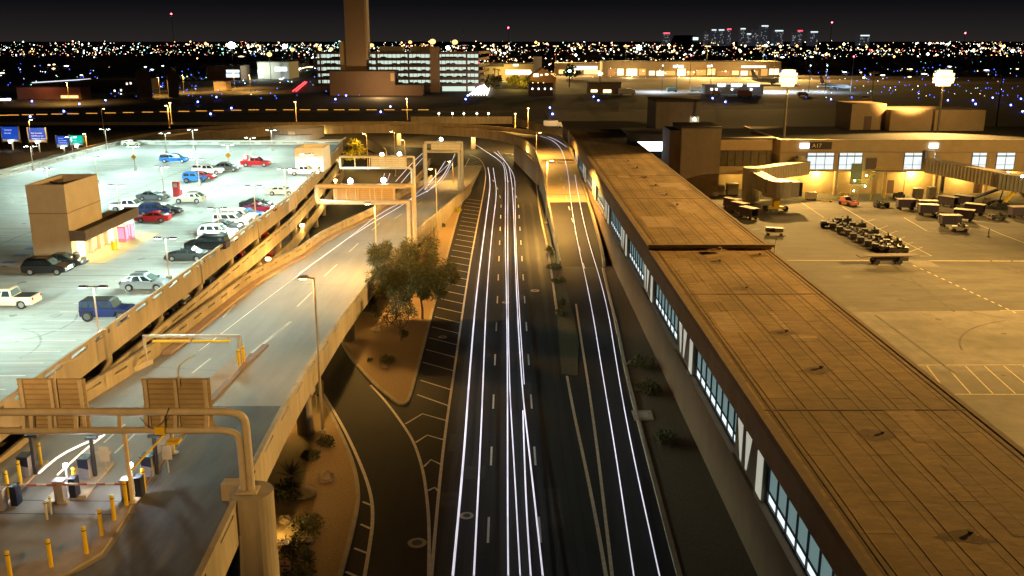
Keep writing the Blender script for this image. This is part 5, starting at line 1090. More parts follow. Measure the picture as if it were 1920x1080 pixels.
def ring_gantry(Y, xl, xr, yt, yb, base_py, sx0, sx1, label, rt_=.3, mat=GT_, lights=(), post_x=None, sign_mat=None, zb=None):
    L_, R_ = UY(xl, yt, Y), UY(xr, yt, Y); zt_ = L_.z; zb_ = UY(xl, yb, Y).z; zg = zb if zb is not None else UY(xr, base_py, Y).z
    o = thing('sign_gantry', (R_.x, Y, zg), label, 'sign gantry', 'sign gantries over the ramp'); c = .9
    m = MB(); m.tube(smooth_path([(L_.x+c, Y, zb_), (L_.x+.1, Y, zb_), (L_.x, Y, zb_+.15), (L_.x, Y, (zt_+zb_)/2), (L_.x, Y, zt_-.15), (L_.x+.1, Y, zt_), (L_.x+c, Y, zt_)], 2)+[(R_.x-1.2, Y, zt_)]+smooth_path([(R_.x-1.2, Y, zt_), (R_.x-.1, Y, zt_), (R_.x, Y, zt_-.2), (R_.x, Y, zt_-1.4)], 2)+[(R_.x, Y, zg)], rt_, 10); m.build('outer_tube', mat, o, world=True, smooth=True)
    m = MB(); m.tube([(L_.x+c, Y, zb_)]+[(R_.x-2, Y, zb_)]+smooth_path([(R_.x-2, Y, zb_), (R_.x-.8, Y, zb_), (R_.x-rt_*2.1, Y, zb_-.3), (R_.x-rt_*2.1, Y, zb_-1.4)], 2)+[(R_.x-rt_*2.1, Y, zg)], rt_, 10); m.build('lower_tube', mat, o, world=True, smooth=True)
    xa, xb = UY(sx0, yt, Y+.5).x, UY(sx1, yt, Y+.5).x; sign_back(o, xa, xb, Y+.55, zb_+.1, zt_+.15, sign_mat, 6)
    n = 5
    for i in range(1, n): x = L_.x+(R_.x-L_.x)*i/n; m = MB(); m.bar((x, Y, zb_), (x, Y, zt_), .15, .15); m.build('strut', mat, o, world=True)
    for (px, py) in lights:
        q = UY(px, py, Y+.9); m = MB(); m.ball((q.x, Y+.9, q.z), .38, 8); m.bar((q.x, Y, q.z-.1), (q.x, Y+.9, q.z-.1), .08, .08); m.build('sign_light', LAMPW, o, world=True); lamp('sign_light_lamp', (q.x, Y+1.5, q.z+.4), 420, (.8, 1, .85), 'POINT', .25, parent=o)
    return o
ring_gantry(136, 594, 775, 349, 379, 450, 624, 741, 'rounded ring gantry with two brown sign backs over the ramp', .36, lights=((657, 339), (719, 338)), zb=.2)
GS = M('gantry_grey', (.5, .5, .44), .5, .1, 1.5); SB = M('sign_back_grey', (.5, .55, .52), .5, .1, 1, metal=.3)
ring_gantry(168, 637, 776, 294, 315, 345, 695, 762, 'slim grey gantry with pale green-lit sign back behind the ring gantry', .22, GS, ((716, 290), (749, 289)), sign_mat=SB, zb=2.5)
ring_gantry(205, 797, 866, 267, 284, 300, 808, 868, 'far gantry with one wide sign back over the left road', .32, GS, ((827, 261),), sign_mat=SB, zb=.1)
# left upright of that far gantry
q = UY(797, 300, 205); t = thing('gantry_post', (q.x, 205, 0), 'thick grey gantry post between the two curving light streaks', 'post'); m = MB(); m.cyl((0, 0, 0), (0, 0, UY(797, 270, 205).z), .5, 12); m.build('post_shaft', GS, t); m = MB(); m.box(-.9, .9, -.9, .9, 0, .5); m.build('footing', CONC, t)
# height bar over the ramp
q = US(452, 686); q2 = US(274, 679); Yb = (q.y+q2.y)/2; za = zr(Yb); t = thing('height_bar', (q.x, Yb, za), 'steel clearance frame with hanging yellow bars over the ramp', 'clearance frame')
zt_ = UY(360, 630, Yb).z; xl, xr = UY(273, 660, Yb).x, UY(451, 660, Yb).x
m = MB(); m.bar((xl, Yb, za), (xl, Yb, zt_), .2, .2); m.build('post', GALV, t, world=True); m = MB(); m.bar((xr, Yb, za), (xr, Yb, zt_), .2, .2); m.build('post', GALV, t, world=True); m = MB(); m.bar((xl-.1, Yb, zt_), (xr+.1, Yb, zt_), .2, .22); m.build('beam', GALV, t, world=True)
for a, b_ in ((287, 357), (361, 432)):
    xa, xb = UY(a, 637, Yb).x, UY(b_, 637, Yb).x; m = MB(); m.tube([(xa, Yb-.1, zt_-.45), (xb, Yb-.1, zt_-.45)], .13, 8); m.bar((xa+.4, Yb-.1, zt_-.4), (xa+.4, Yb-.05, zt_), .03, .03); m.bar((xb-.4, Yb-.1, zt_-.4), (xb-.4, Yb-.05, zt_), .03, .03); m.build('hanging_bar', YPAINT, t, world=True)
# ================================================================== toll lanes
def bollard(px, py, h, label, r=.11, z=None, mat=YPAINT, nm='bollard', grp='yellow bollards at the toll lanes'):
    b = US(px, py); b.z = zr(b.y)+(.13 if z is None else z); o = thing(nm, b, label, 'bollard', grp)
    m = MB(); m.cyl((0, 0, 0), (0, 0, h), r, 12); m.build('shaft', mat, o); m = MB(); m.ball((0, 0, h), r, 10, sz=.6); m.build('dome_cap', mat, o); m = MB(); m.cyl((0, 0, h-.18), (0, 0, h-.13), r*1.03, 12); m.build('band', RUBBER, o)
for px, py, lab in ((215, 979, 'yellow bollard on the curved sidewalk, farthest'), (192, 1008, 'yellow bollard on the curved sidewalk, second farthest'), (163, 1042, 'yellow bollard on the curved sidewalk, middle'), (97, 1067, 'yellow bollard on the curved sidewalk, left of the middle'), (21, 1090, 'yellow bollard cut by the bottom left corner'), (238, 951, 'yellow bollard beside the tan lamp pole'), (143, 925, 'yellow bollard behind the lit barrier lamp'), (40, 911, 'yellow bollard behind the leftmost barrier'), (17, 931, 'yellow bollard near the left edge in front'), (78, 875, 'yellow bollard right of the left ticket machine, rear'), (65, 885, 'yellow bollard hugging the left ticket machine'), (272, 927, 'yellow bollard beside the right ticket machine')): bollard(px, py, 1.5, lab)
bollard(449, 688, 1.6, 'yellow bollard at the clearance frame foot, front', .14, 0); bollard(457, 681, 1.6, 'yellow bollard at the clearance frame foot, rear', .14, 0)
CRM = M('delineator_cream', (.75, .68, .4), .6, .1, 2)
bollard(89, 974, 1.15, 'slim cream delineator tilting on the lane, front', .06, 0, CRM, 'delineator', 'cream delineators on the lane'); bollard(97, 964, 1.15, 'slim cream delineator tilting on the lane, rear', .06, 0, CRM, 'delineator', 'cream delineators on the lane')
NVY = M('machine_navy', (.008, .012, .035), .5, .1); MGY = M('machine_grey', (.28, .26, .27), .6, .08, 2)
for px, py, lab in ((52, 895, 'left grey ticket machine with navy panel and black post'), (164, 899, 'middle grey ticket machine with navy panel and black post'), (281, 895, 'right grey ticket machine with navy panel near the divider')):
    b = US(px, py); b.z = zr(b.y)+.13; o = thing('ticket_machine', b, lab, 'ticket machine', 'ticket machines in the toll lanes')
    m = MB(); m.box(-.32, .32, -.35, .35, 0, 1.35); m.build('cabinet', MGY, o); m = MB(); m.hexa([(-.32, -.37, .85), (.32, -.37, .7), (.32, -.35, .7), (-.32, -.35, .85)], [(-.32, -.37, 1.35), (.32, -.37, 1.35), (.32, -.35, 1.35), (-.32, -.35, 1.35)]); m.build('navy_panel', NVY, o)
    m = MB(); m.box(.34, .52, .1, .28, 0, 2.5); m.box(.1, .85, .05, .33, 2.5, 2.65); m.build('black_post', DKST, o); m = MB(); m.box(-.36, .36, -.4, .4, 1.35, 1.42); m.build('hood', DKST, o)
    if px > 60: m = MB(); m.box(.75, 1.35, .35, .42, .9, 1.9); m.bar((1.05, .4, 0), (1.05, .4, .95), .06, .06); m.build('rear_sign', M('sign_back', (.42, .32, .18)), o)
for px, py, lab, ln in ((116, 942, 'middle barrier gate with red and white arm to the left', -4.6), (240, 940, 'right barrier gate at the tan lamp pole with arm to the left', -4.2), (5, 958, 'leftmost barrier gate housing at the frame edge', 0)):
    b = US(px, py); b.z = zr(b.y)+.13; o = thing('barrier_gate', b, lab, 'barrier gate', 'barrier gates in the toll lanes')
    m = MB(); m.box(-.25, .25, -.25, .25, 0, 1.25); m.build('housing', MGY, o); m = MB(); m.box(-.3, .3, -.3, .3, 1.25, 1.32); m.build('lid', MGY, o)
    m = MB(); m.box(.35, .72, .3, .9, 0, 1.2); m.build('control_box', NVY, o)
    if ln:
        m = MB()
        for i in range(8): m.box(ln*i/8, ln*(i+1)/8-.02*0, -.34, -.27, 1.08, 1.2, i % 2)
        m.build('arm', [M('arm_red', (.4, .12, .08), .5, .05), M('arm_white', (.6, .5, .42), .5, .05)], o)
for px, py, zz, lab in ((130, 889, 1.75, 'brilliant white lamp over the middle barrier gate'), (251, 888, 1.75, 'brilliant white lamp at the tan pole beside the right barrier')):
    b = US(px, py+38); b.z = zr(b.y)+.13; o = thing('lane_lamp', b, lab, 'lamp', 'white lamps at the barrier gates')
    m = MB(); m.cyl((0, 0, 0), (0, 0, zz), .06, 8); m.build('stem', GALV, o); m = MB(); m.ball((0, 0, zz), .14, 10); m.build('bulb', E('lane_white', (.88, .94, 1), 90), o); lamp('lane_lamp_light', (b.x, b.y-.3, b.z+zz), 210, (.82, .88, 1), 'POINT', .12, parent=o)
b = US(249, 943); b.z = zr(b.y)+.13; o = thing('tan_pole', b, 'tan steel pole with diagonal bright arm beside the right barrier', 'pole')
zp = UY(243, 812, b.y).z-b.z; m = MB(); m.bar((0, 0, 0), (0, 0, zp), .18, .18); m.build('shaft', M('pole_cream', (.62, .50, .3), .5, .1, 2), o); m = MB(); m.box(-.35, .35, -.35, .35, 0, .06); m.build('base_plate', GT_, o); q = UY(306, 817, b.y+2.5); m = MB(); m.bar((.1, .1, zp*.45), (q.x-b.x, 2.5, q.z-b.z), .09, .09); m.build('diagonal_arm', YPAINT, o)
b = US(325, 850); b.z = zr(b.y); o = thing('guard_post', b, 'short cream post with foot plate beside the dark divider kerb', 'post'); m = MB(); m.cyl((0, 0, 0), (0, 0, 1.8), .14, 10); m.build('shaft', CRM, o); m = MB(); m.cyl((0, 0, 0), (0, 0, .08), .35, 12); m.build('foot', GT_, o)
# small signs
b = U(536, 1085, .15); b.z = .15; o = thing('notice_sign', (b.x, b.y, .15), 'small white notice with red band in the near planting bed', 'sign'); zc = UY(535, 1062, b.y).z-.15
m = MB(); m.box(-.36, .36, -.03, 0, zc-.38, zc+.42); m.build('sign_plate', M('plate_white', (.8, .74, .68), .5, .03), o); m = MB(); m.box(-.3, .3, -.04, -.03, zc-.02, zc+.1); m.cyl((0, -.04, zc+.27), (0, -.03, zc+.27), .09, 12); m.build('red_band', M('band_red', (.6, .08, .08), .5, 0), o); m = MB(); m.box(-.04, .04, 0, .06, 0, zc+.3); m.build('post', GALV, o); m = MB(); m.box(-.12, .12, -.04, -.03, zc-.25, zc-.15); m.build('symbol', DKST, o)
b = U(590, 790, .15); o = thing('dark_sign', (b.x, b.y+2, .15), 'dark sign back on two posts behind the ramp column', 'sign'); m = MB(); m.box(-.55, .55, 0, .05, 1.8, 3.2); m.build('sign_plate', DKST, o); m = MB(); m.bar((-.2, .03, 0), (-.2, .03, 1.8), .06, .06); m.bar((.2, .03, 0), (.2, .03, 1.8), .06, .06); m.build('post', GALV, o)
# ================================================================== plants and rocks
def LEAF(name, col): 
    m = M(name, col, .7, .35, 1.3); return m
BARK = M('bark', (.16, .10, .06), .9, .2, 4)
LF = [LEAF('leaf_olive', (.11, .105, .03)), LEAF('leaf_dark', (.05, .06, .02)), LEAF('leaf_pale', (.20, .17, .045))]
def leafy(mb, c, rad, n, ls, lw, droop=.3, seed=0):
    r = random.Random(seed)
    for _ in range(n):
        while True:
            v = Vector((r.uniform(-1, 1), r.uniform(-1, 1), r.uniform(-1, 1)))
            if v.length < 1: break
        p = Vector(c)+Vector((v.x*rad[0], v.y*rad[1], v.z*rad[2]))
        d = (Vector((r.uniform(-1, 1), r.uniform(-1, 1), r.uniform(-.6, 1)-droop))+v*.8).normalized(); s = d.cross(Vector((r.uniform(-1, 1), r.uniform(-1, 1), r.uniform(-1, 1)))).normalized()*lw*r.uniform(.6, 1.4)
        q = d*ls*r.uniform(.5, 1.5); mb.add([p-s, p+s, p+q+s*.4, p+q-s*.4], [(0, 1, 2, 3)], r.choice((0, 0, 1, 2)))
def tree(base, h, clumps, label, leaf=LF, n=900, ls=.38, lw=.035, grp='desert trees beside the ramp', name='desert_tree', tr=.16, seed=1):
    o = thing(name, base, label, 'tree', grp); r = random.Random(seed); m = MB(); cr = MB()
    fork = Vector((r.uniform(-.2, .2), r.uniform(-.2, .2), h*.28)); m.tube([(0, 0, -.05), fork*.5+Vector((.08, .05, 0)), fork], tr, 8, r1=tr*.75)
    for c, rad in clumps:
        c = Vector(c); k = fork.lerp(c, .55)+Vector((r.uniform(-.4, .4), r.uniform(-.4, .4), -.3)); m.tube(smooth_path([fork, k, c]), tr*.6, 6, r1=.03)
        for _ in range(9):
            e = c+Vector((r.uniform(-1, 1)*rad[0], r.uniform(-1, 1)*rad[1], r.uniform(-.8, 1)*rad[2])); m.tube([c.lerp(k, r.uniform(0, .5)), c.lerp(e, .5)+Vector((0, 0, .12)), e], .035, 5, r1=.012)
            leafy(cr, e, (rad[0]*.5, rad[1]*.5, rad[2]*.48), n//9, ls, lw, seed=r.random())
    m.build('trunk', BARK, o); cr.build('crown', leaf, o); return o
b = U(752, 640, .15); tree(b, 5.2, [((-.6, .4, 3.4), (1.5, 1.5, 1.0)), ((-1.9, -.2, 3.0), (1.2, 1.2, .8)), ((1.0, .2, 3.3), (1.3, 1.3, .9)), ((-.4, 1.5, 4.4), (1.5, 1.4, .9))], 'small open desert tree in front of the big crowns', n=520, ls=.22, lw=.045, seed=3)
b = U(742, 600, .15); tree(b, 8.5, [((-1.2, 0, 6.3), (1.7, 1.9, 1.9)), ((.8, .6, 7.6), (1.7, 1.8, 1.7)), ((-.5, -.5, 4.9), (1.6, 1.8, 1.5)), ((1.6, 0, 5.4), (1.4, 1.5, 1.6)), ((-1.6, .6, 8.3), (1.2, 1.4, 1.4)), ((.2, 0, 3.6), (1.4, 1.4, 1.1))], 'tall wispy tree with left crown against the ramp parapet', n=2600, ls=.5, lw=.026, seed=5)
b = U(792, 598, .15); tree(b, 8.3, [((-.5, 0, 5.7), (1.8, 1.8, 1.6)), ((1.3, .3, 6.4), (2.0, 1.9, 1.5)), ((.3, -.4, 4.7), (1.7, 1.7, 1.2)), ((2.3, .4, 5.0), (1.6, 1.6, 1.2)), ((.2, .8, 7.9), (1.5, 1.6, 1.5)), ((1.0, .2, 3.6), (1.3, 1.3, 1.0))], 'tall wispy tree with right crown over the hatched shoulder', n=2600, ls=.5, lw=.026, seed=8)
YL = [LEAF('leaf_yellow_lit', (.42, .36, .03)), LEAF('leaf_yellowgreen_lit', (.28, .28, .03)), LEAF('leaf_olive', (.10, .11, .035))]  # yellow lamp light put into the leaf colours of these plants
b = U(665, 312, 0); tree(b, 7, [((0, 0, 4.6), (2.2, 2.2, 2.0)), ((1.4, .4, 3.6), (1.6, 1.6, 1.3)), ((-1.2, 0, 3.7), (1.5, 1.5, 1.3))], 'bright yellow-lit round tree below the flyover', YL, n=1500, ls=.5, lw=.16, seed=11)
lamp('tree_fill_light', (b.x-.5, b.y-3.5, 1.2), 420, (1, .75, .15), 'POINT', .3)  # unseen light without a head, added to brighten the yellow tree
def shrub(px, py, rx, rz, label, n=420, z=.15, leaf=LF, ls=.2, lw=.06, name='shrub', spiky=False, fnz=None, seed=None):
    b = U(px, py, z); o = thing(name, b, label, 'shrub', 'shrubs in the gravel beds'); m = MB(); sd = seed or int(px*7+py)
    if spiky:
        r = random.Random(sd)
        for i in range(46):
            a = r.uniform(0, 6.28); e = r.uniform(.15, 1.35); d = Vector((math.cos(a)*math.cos(e), math.sin(a)*math.cos(e), math.sin(e))); s = Vector((-math.sin(a), math.cos(a), 0))*.05; q = d*rx*r.uniform(.8, 1.2)
            m.add([-s, s, q*.6+s*1.1, q, q*.6-s*1.1], [(0, 1, 2, 3, 4)], r.choice((0, 1, 1)))
    else:
        for i in range(7):
            a = i*.9; leafy(m, (math.cos(a)*rx*.45, math.sin(a)*rx*.45, rz*(.45+.12*(i % 3))), (rx*.55, rx*.55, rz*.5), n//7, ls, lw, .0, sd+i)
    st = MB(); 
    for i in range(5): a = i*1.3; st.tube([(0, 0, 0), (math.cos(a)*rx*.5, math.sin(a)*rx*.5, rz*.6)], .025, 5, r1=.01)
    m.build('foliage', leaf, o); st.build('stem', BARK, o); return o
shrub(611, 838, .75, .85, 'round dark shrub at the foot of the ramp column'); shrub(582, 860, .85, .55, 'low spreading shrub left of the round dark one')
shrub(545, 890, 1.3, 1.2, 'spiky yucca above the leafy green bush', spiky=True, z=.5); shrub(540, 935, 1.0, 1.2, 'leafy green bush below the spiky yucca', n=700, ls=.26, lw=.1)
shrub(576, 1000, 1.2, 1.1, 'grey-green open bush between the pale rocks', n=600); shrub(548, 1038, 1.2, .9, 'dark bush above the white notice sign', n=600); shrub(575, 1052, .9, .8, 'spiky agave right of the white notice sign', spiky=True); shrub(560, 1085, 1.2, .7, 'dark low bush at the bottom edge')
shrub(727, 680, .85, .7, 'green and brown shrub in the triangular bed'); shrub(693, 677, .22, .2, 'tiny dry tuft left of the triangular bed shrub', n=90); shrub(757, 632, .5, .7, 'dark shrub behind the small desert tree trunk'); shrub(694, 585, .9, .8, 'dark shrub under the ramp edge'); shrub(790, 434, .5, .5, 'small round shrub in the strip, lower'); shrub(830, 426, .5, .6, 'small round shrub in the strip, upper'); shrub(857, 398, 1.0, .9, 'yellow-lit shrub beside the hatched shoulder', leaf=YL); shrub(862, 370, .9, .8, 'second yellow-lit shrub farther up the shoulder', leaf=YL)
shrub(1030, 475, .8, 1.0, 'round shrub in the median nearest the amber lamp'); shrub(1038, 505, 1.2, .8, 'grey-green shrub in the middle of the median'); shrub(1047, 530, 1.1, .7, 'low shrub in the median beside the kerb'); shrub(1055, 575, 1.3, .6, 'pale agave-like shrub in the median', spiky=True); shrub(1050, 590, .7, .6, 'dark shrub at the near end of the median')
shrub(1205, 690, 1.6, 1.0, 'dark bush against the concourse wall, upper', n=600); shrub(1215, 735, 1.5, .9, 'dark bush against the concourse wall, lower', n=600); shrub(1250, 830, 1.4, .7, 'dark bush near the bottom of the concourse bed', n=500)
ROCK = M('desert_rock', (.42, .31, .2), .9, .2, 2.5, .3)
for px, py, r, lab in ((572, 928, .85, 'big pale boulder beside the leafy green bush'), (612, 900, .75, 'brown boulder right of the yucca'), (535, 978, .5, 'pale rock at the pier side of the bed'), (575, 1020, .6, 'rounded rock between bush and dark bush'), (707, 622, .7, 'rock mound left of the small desert tree'), (570, 808, .2, 'small flat stone near the ramp column'), (720, 690, .4, 'brown rock in front of the triangular bed shrub')):
    b = U(px, py, .15); o = thing('boulder', b, lab, 'rock', 'rocks in the gravel beds'); m = MB(); m.ball((0, 0, r*.3), r, 9, sz=.62, jit=.45); m.build('stone', ROCK, o)
b = U(1205, 780, .13); o = thing('utility_slab', b, 'pale square utility slab in the dark bed by the concourse', 'slab'); m = MB(); m.box(-.9, .9, -1.1, 1.1, 0, .12); m.build('slab_top', KERB, o); m = MB(); m.box(-.5, .5, -.6, .6, .12, .15); m.build('cover', GALV, o)

# ================================================================== streaks of headlight left by passing traffic
TW = STREAK('streak_white', (.90, .86, 1.0), .55, 1.35); TR = E('streak_red', (1, .04, .05), 6); TWF = E('streak_far', (1, .93, .9), 9); TFAINT = E('streak_faint', (.9, .9, .95), 1.0)
def streak(px, label, fn=None, z=.65, r=.06, mat=TW, grp='light streaks of passing cars'):
    pts = [(US(x, y, z, fn) if fn else U(x, y, z)) for x, y in px]; pts = smooth_path(pts, 3); pts = resample(pts, 1.2)
    o = tag(MB().tube([p-pts[0] for p in pts], r, 6).build('light_streak', mat, smooth=True), label, 'light streak', grp); o.location = pts[0]; return o
streak([(848, 1090), (870, 853), (879, 720), (892, 560), (907, 443), (918, 360), (919, 345), (917.5, 327), (914.7, 314)], 'broad white light streak leftmost on the main road', r=.085)
streak([(888, 1090), (900, 853), (905.7, 720), (911.7, 560), (923, 427), (931.7, 362), (928, 337), (924.7, 315)], 'white light streak second from the left on the main road', r=.065)
streak([(953, 1090), (951.7, 953), (951.7, 720), (950, 560), (947, 460), (948, 360), (947.5, 337), (946, 315), (940, 303), (910, 283), (885, 267)], 'white light streak third from the left, bending away under the flyover', r=.06)
streak([(976, 1090), (963, 853), (955, 720), (952.5, 560), (952, 400), (952.5, 345), (950, 320), (944, 304)], 'bluish light streak hugging the third one on its right', r=.05)
streak([(996, 1090), (986.7, 953), (982, 817), (980.5, 770)], 'short light streak starting in the lower middle of the road', r=.06)
streak([(1019, 1090), (993, 853), (978, 720), (968, 543), (961.7, 360), (957.5, 328), (953, 307), (927, 285)], 'rightmost near white light streak on the main road', r=.065)
streak([(983, 720), (972, 560), (966, 420), (966, 353), (965, 333), (958, 317), (933, 283)], 'violet light streak rightmost in the distance of the main road', r=.045)
zrr = lambda Y: zf(Y) if Y < 222 else 6.5
streak([(1190, 1090), (1155, 853), (1133, 720), (1107, 560), (1080, 443), (1068, 360), (1067.5, 345), (1063, 312), (1053, 278), (1035, 262), (1013, 255)], 'thin white light streak left on the right-hand ramp road', zrr, r=.05)
streak([(1239, 1090), (1187, 853), (1162, 720), (1137, 560), (1100, 443), (1083, 360), (1078, 328)], 'thin white light streak rightmost of all, beside the concourse', zrr, r=.05)
streak([(1062, 275), (1043, 262), (1027, 256)], 'short light streak disappearing behind the concourse roof', zrr, r=.06)
streak([(373, 658), (503, 558), (605, 482), (653, 447)], 'faint light streak fading down the near half of the exit ramp', zr, r=.035, mat=STREAK('streak_faint_white', (1, .92, .85), .35, .7))
streak([(653, 447), (707, 412), (758, 383), (777, 367), (813, 333), (847, 303), (853, 288)], 'white light streak on the far half of the exit ramp', zr, r=.05)
streak([(560, 513), (653, 447), (705, 405), (745, 383), (778, 371), (828, 343), (843, 315), (848, 306)], 'pinkish light streak beside the white one on the exit ramp', zr, r=.04)
streak([(797, 355), (820, 325), (830, 310), (835, 302)], 'light streak at the foot of the exit ramp, left', zr, r=.07); streak([(800, 360), (825, 338), (838, 318), (846, 302)], 'light streak at the foot of the exit ramp, right', zr, r=.07)
streak([(742, 340), (775, 303), (795, 285)], 'light streak on the left road beside the ramp, outer'); streak([(752, 343), (780, 310), (796, 293)], 'light streak on the left road beside the ramp, inner')
streak([(717, 340), (721, 325)], 'tiny left streak behind the grey gantry', z=.6); streak([(726, 340), (731, 325)], 'tiny right streak behind the grey gantry', z=.6)
streak([(73, 887), (115, 850), (190, 818)], 'short white light streak ending at the left toll lane', zr, r=.07, mat=E('streak_dim', (1, .9, .85), 1.6)); streak([(108, 890), (160, 842), (196, 815)], 'short pinkish light streak ending at the middle toll lane', zr, r=.06, mat=E('streak_pink', (1, .7, .55), 2.0))

# ================================================================== blue road signs on the left
SB_ = E('sign_blue', (.01, .06, .45), 1.0, True); SG_ = E('sign_green', (.0, .55, .40), 1.0, True); SWT = E('sign_letter', (.85, .9, 1), .9, True)
def road_sign(x0, x1, yt, yb, Y, label, lines, mat):
    a, b = UY(x0, yt, Y), UY(x1, yb, Y); o = thing('road_sign', (a.x, Y, 0), label, 'road sign', 'blue and green road signs at the left'); w = b.x-a.x; h = a.z-b.z
    m = MB(); m.box(0, w, -.1, .1, b.z, a.z); m.build('sign_face', mat, o); m = MB(); m.box(-.3, 0, -.15, .3, b.z-.9, a.z+.2); m.box(w, w+.3, -.15, .3, b.z-.9, a.z+.2); m.box(-.3, w+.3, -.15, .3, b.z-.75, b.z-.05); m.build('frame', M('sign_frame', (.6, .62, .58), .5, .05), o)
    for i, (s, f) in enumerate(lines): text('lettering', s, h*.17, SWT, o, (w*.16, -.13, a.z-h*f), (R(90), 0, 0))
    m = MB(); m.cyl((w/2, .4, 0), (w/2, .4, a.z), .25, 8); m.build('post', GS, o)
    m = MB(); m.ball((w/2, -.9, b.z-.9), .22, 8); m.bar((w/2, 0, b.z-.8), (w/2, -.9, b.z-.9), .1, .1); m.build('sign_light', LAMPW, o)
road_sign(2, 36, 238, 261, 296, 'blue road sign cut near the left edge with two short lines', [('Terminal', .3), ('Arrivals', .55)], SB_)
road_sign(52, 87, 240, 262, 290, 'blue road sign with three lines of white lettering', [('East Economy', .48), ('Cell Phone Lot', .72), ('Rental Car Return', .95)], SB_)
road_sign(105, 129, 255, 271, 284, 'smaller blue road sign beside the green one', [('Terminal', .32), ('East Economy', .58), ('Cell Phone Lot', .84)], SB_)
road_sign(130, 156, 254, 268, 284, 'green road sign with white lettering next to the blue one', [('Freeway', .4), ('Exit Only', .72)], SG_)

# ================================================================== beyond the taxiways
G = MB(); G.poly([(-70, 690, -.03), (60, 690, -.03), (420, 760, -.03), (900, 1700, -.03), (-80, 1700, -.03)]); struct('far_lit_ground', G, M('far_lit_ground', (.16, .12, .08), .9, .3, .02))  # paler ground sheet: lamplight on the far ground put into its colour
def bpx(name, label, x0, x1, yt, yb, depth, mat, cat='building', roof=ROOFDK, grp=None):
    Y = U((x0+x1)/2, yb, 0).y; a, b = UY(x0, yt, Y), UY(x1, yt, Y); o = thing(name, ((a.x+b.x)/2, Y, 0), label, cat, grp); o['h'] = a.z
    m = MB(); m.box(a.x, b.x, Y, Y+depth, -.1, a.z); m.build('wall', mat, o, world=True)
    m = MB(); m.box(a.x-.3, b.x+.3, Y-.3, Y+depth, a.z, a.z+.5); m.build('roof', roof, o, world=True)
    return o, Y, a, b
def wins(o, Y, rects, mat, nm='window'):
    for x0, x1, yt, yb in rects:
        a, b = UY(x0, yt, Y-.1), UY(x1, yb, Y-.1); m = MB(); m.box(a.x, b.x, Y-.25, Y-.05, b.z, a.z); m.build(nm, mat, o, world=True)
BRN = M('far_brown', (.16, .11, .08), .9, .1, .05); TANF = M('far_tan', (.42, .32, .2), .9, .1, .05); GRYF = M('far_grey', (.35, .35, .34), .9, .1, .05)
Yt = 603; o = thing('control_tower', (-95.4, Yt, 0), 'massive plain control tower shaft rising out of the top of the view', 'tower')
m = MB(); m.box(-102.2, -89.6, Yt, Yt+13, -.1, 105); m.build('shaft', M('tower_brown', (.22, .16, .11), .9, .08, .05), o, world=True); m = MB(); m.box(-89.6, -88.4, Yt+1, Yt+12, 22, 105); m.box(-106.5, -102.2, Yt+2, Yt+12, -.1, 33); m.build('side_fin', M('fin_tan', (.35, .27, .18), .9, .08, .05), o, world=True); lamp('tower_fill_light', (-78, 575, 6), 30000, (1, .6, .25), 'POINT', 1, parent=o); m = MB(); m.cyl((-95.5, Yt+6.5, 105), (-95.5, Yt+6.5, 112), 11, 12, r1=13); m.build('cab', GLASSD, o, world=True)  # light added without a fixture to brighten the tower shaft
o, Y, a, b = bpx('tower_base', 'dark blocky base building under the control tower', 617, 740, 134, 179, 20, BRN); wins(o, Y, [(732, 740, 137, 152)], TANF, 'panel')
bpx('low_annex', 'low brown annex right of the tower base', 741, 792, 160, 179, 12, BRN)
# far multi-storey garage
Yg = 640; xa, xb = UY(588, 100, Yg).x, UY(897, 100, Yg).x; ztop = UY(700, 99, Yg).z; zg0 = UY(700, 173, Yg).z; o = thing('far_garage', (xa, Yg, 0), 'far multi-storey parking garage with bright white open levels', 'garage')
nl = 5; lv = (ztop-4.5)/nl
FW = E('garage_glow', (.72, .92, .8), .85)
for i in range(nl+1):
    z = 4.5+i*lv; m = MB(); m.box(xa, xb, Yg, Yg+60, z-.5, z); m.box(xa, xb, Yg-.2, Yg+.2, z-.9, z+.9); m.wall((xb, Yg), (xb+6, Yg+60), .4, z-.9, z+.9, z-.9, z+.9); m.build('level_slab', BRN, o, world=True)
    if i < nl:
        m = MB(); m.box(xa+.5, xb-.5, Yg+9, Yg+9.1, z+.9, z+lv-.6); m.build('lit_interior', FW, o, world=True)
        r = random.Random(i); m = MB()
        for k in range(26): x = r.uniform(xa+4, xb-6); m.box(x, x+4.2, Yg+3, Yg+5, z+.05, z+1.2); m.box(x+.8, x+3.2, Yg+3, Yg+5, z+1.2, z+1.7)
        m.build('parked_row', RUBBER, o, world=True)
m = MB()
for px in (601, 707, 766, 823, 875): x = UY(px, 120, Yg).x; m.box(x-.6, x+.6, Yg-.35, Yg-.22, -.1, ztop)
for k in range(40): x = xa+(xb-xa)*k/40; m.box(x-.12, x+.12, Yg-.2, Yg+.2, 4.5, ztop-.5)
m.build('column', BRN, o, world=True)
m = MB(); x0, x1 = UY(806, 90, Yg-4).x, UY(823, 90, Yg-4).x; m.box(x0, x1, Yg-6, Yg-.4, -.1, UY(806, 88, Yg-4).z); m.build('stair_tower', M('stair_tan', (.30, .2, .12), .9, .08, .05), o, world=True)
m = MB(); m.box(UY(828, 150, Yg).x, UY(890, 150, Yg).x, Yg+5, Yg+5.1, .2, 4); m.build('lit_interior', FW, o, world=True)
for px in (733, 790): a_ = UY(px, 86, Yg+30); m = MB(); m.box(a_.x-8, a_.x+8, Yg+30, Yg+40, ztop, ztop+4); m.build('rooftop_shed', GRYF, o, world=True)
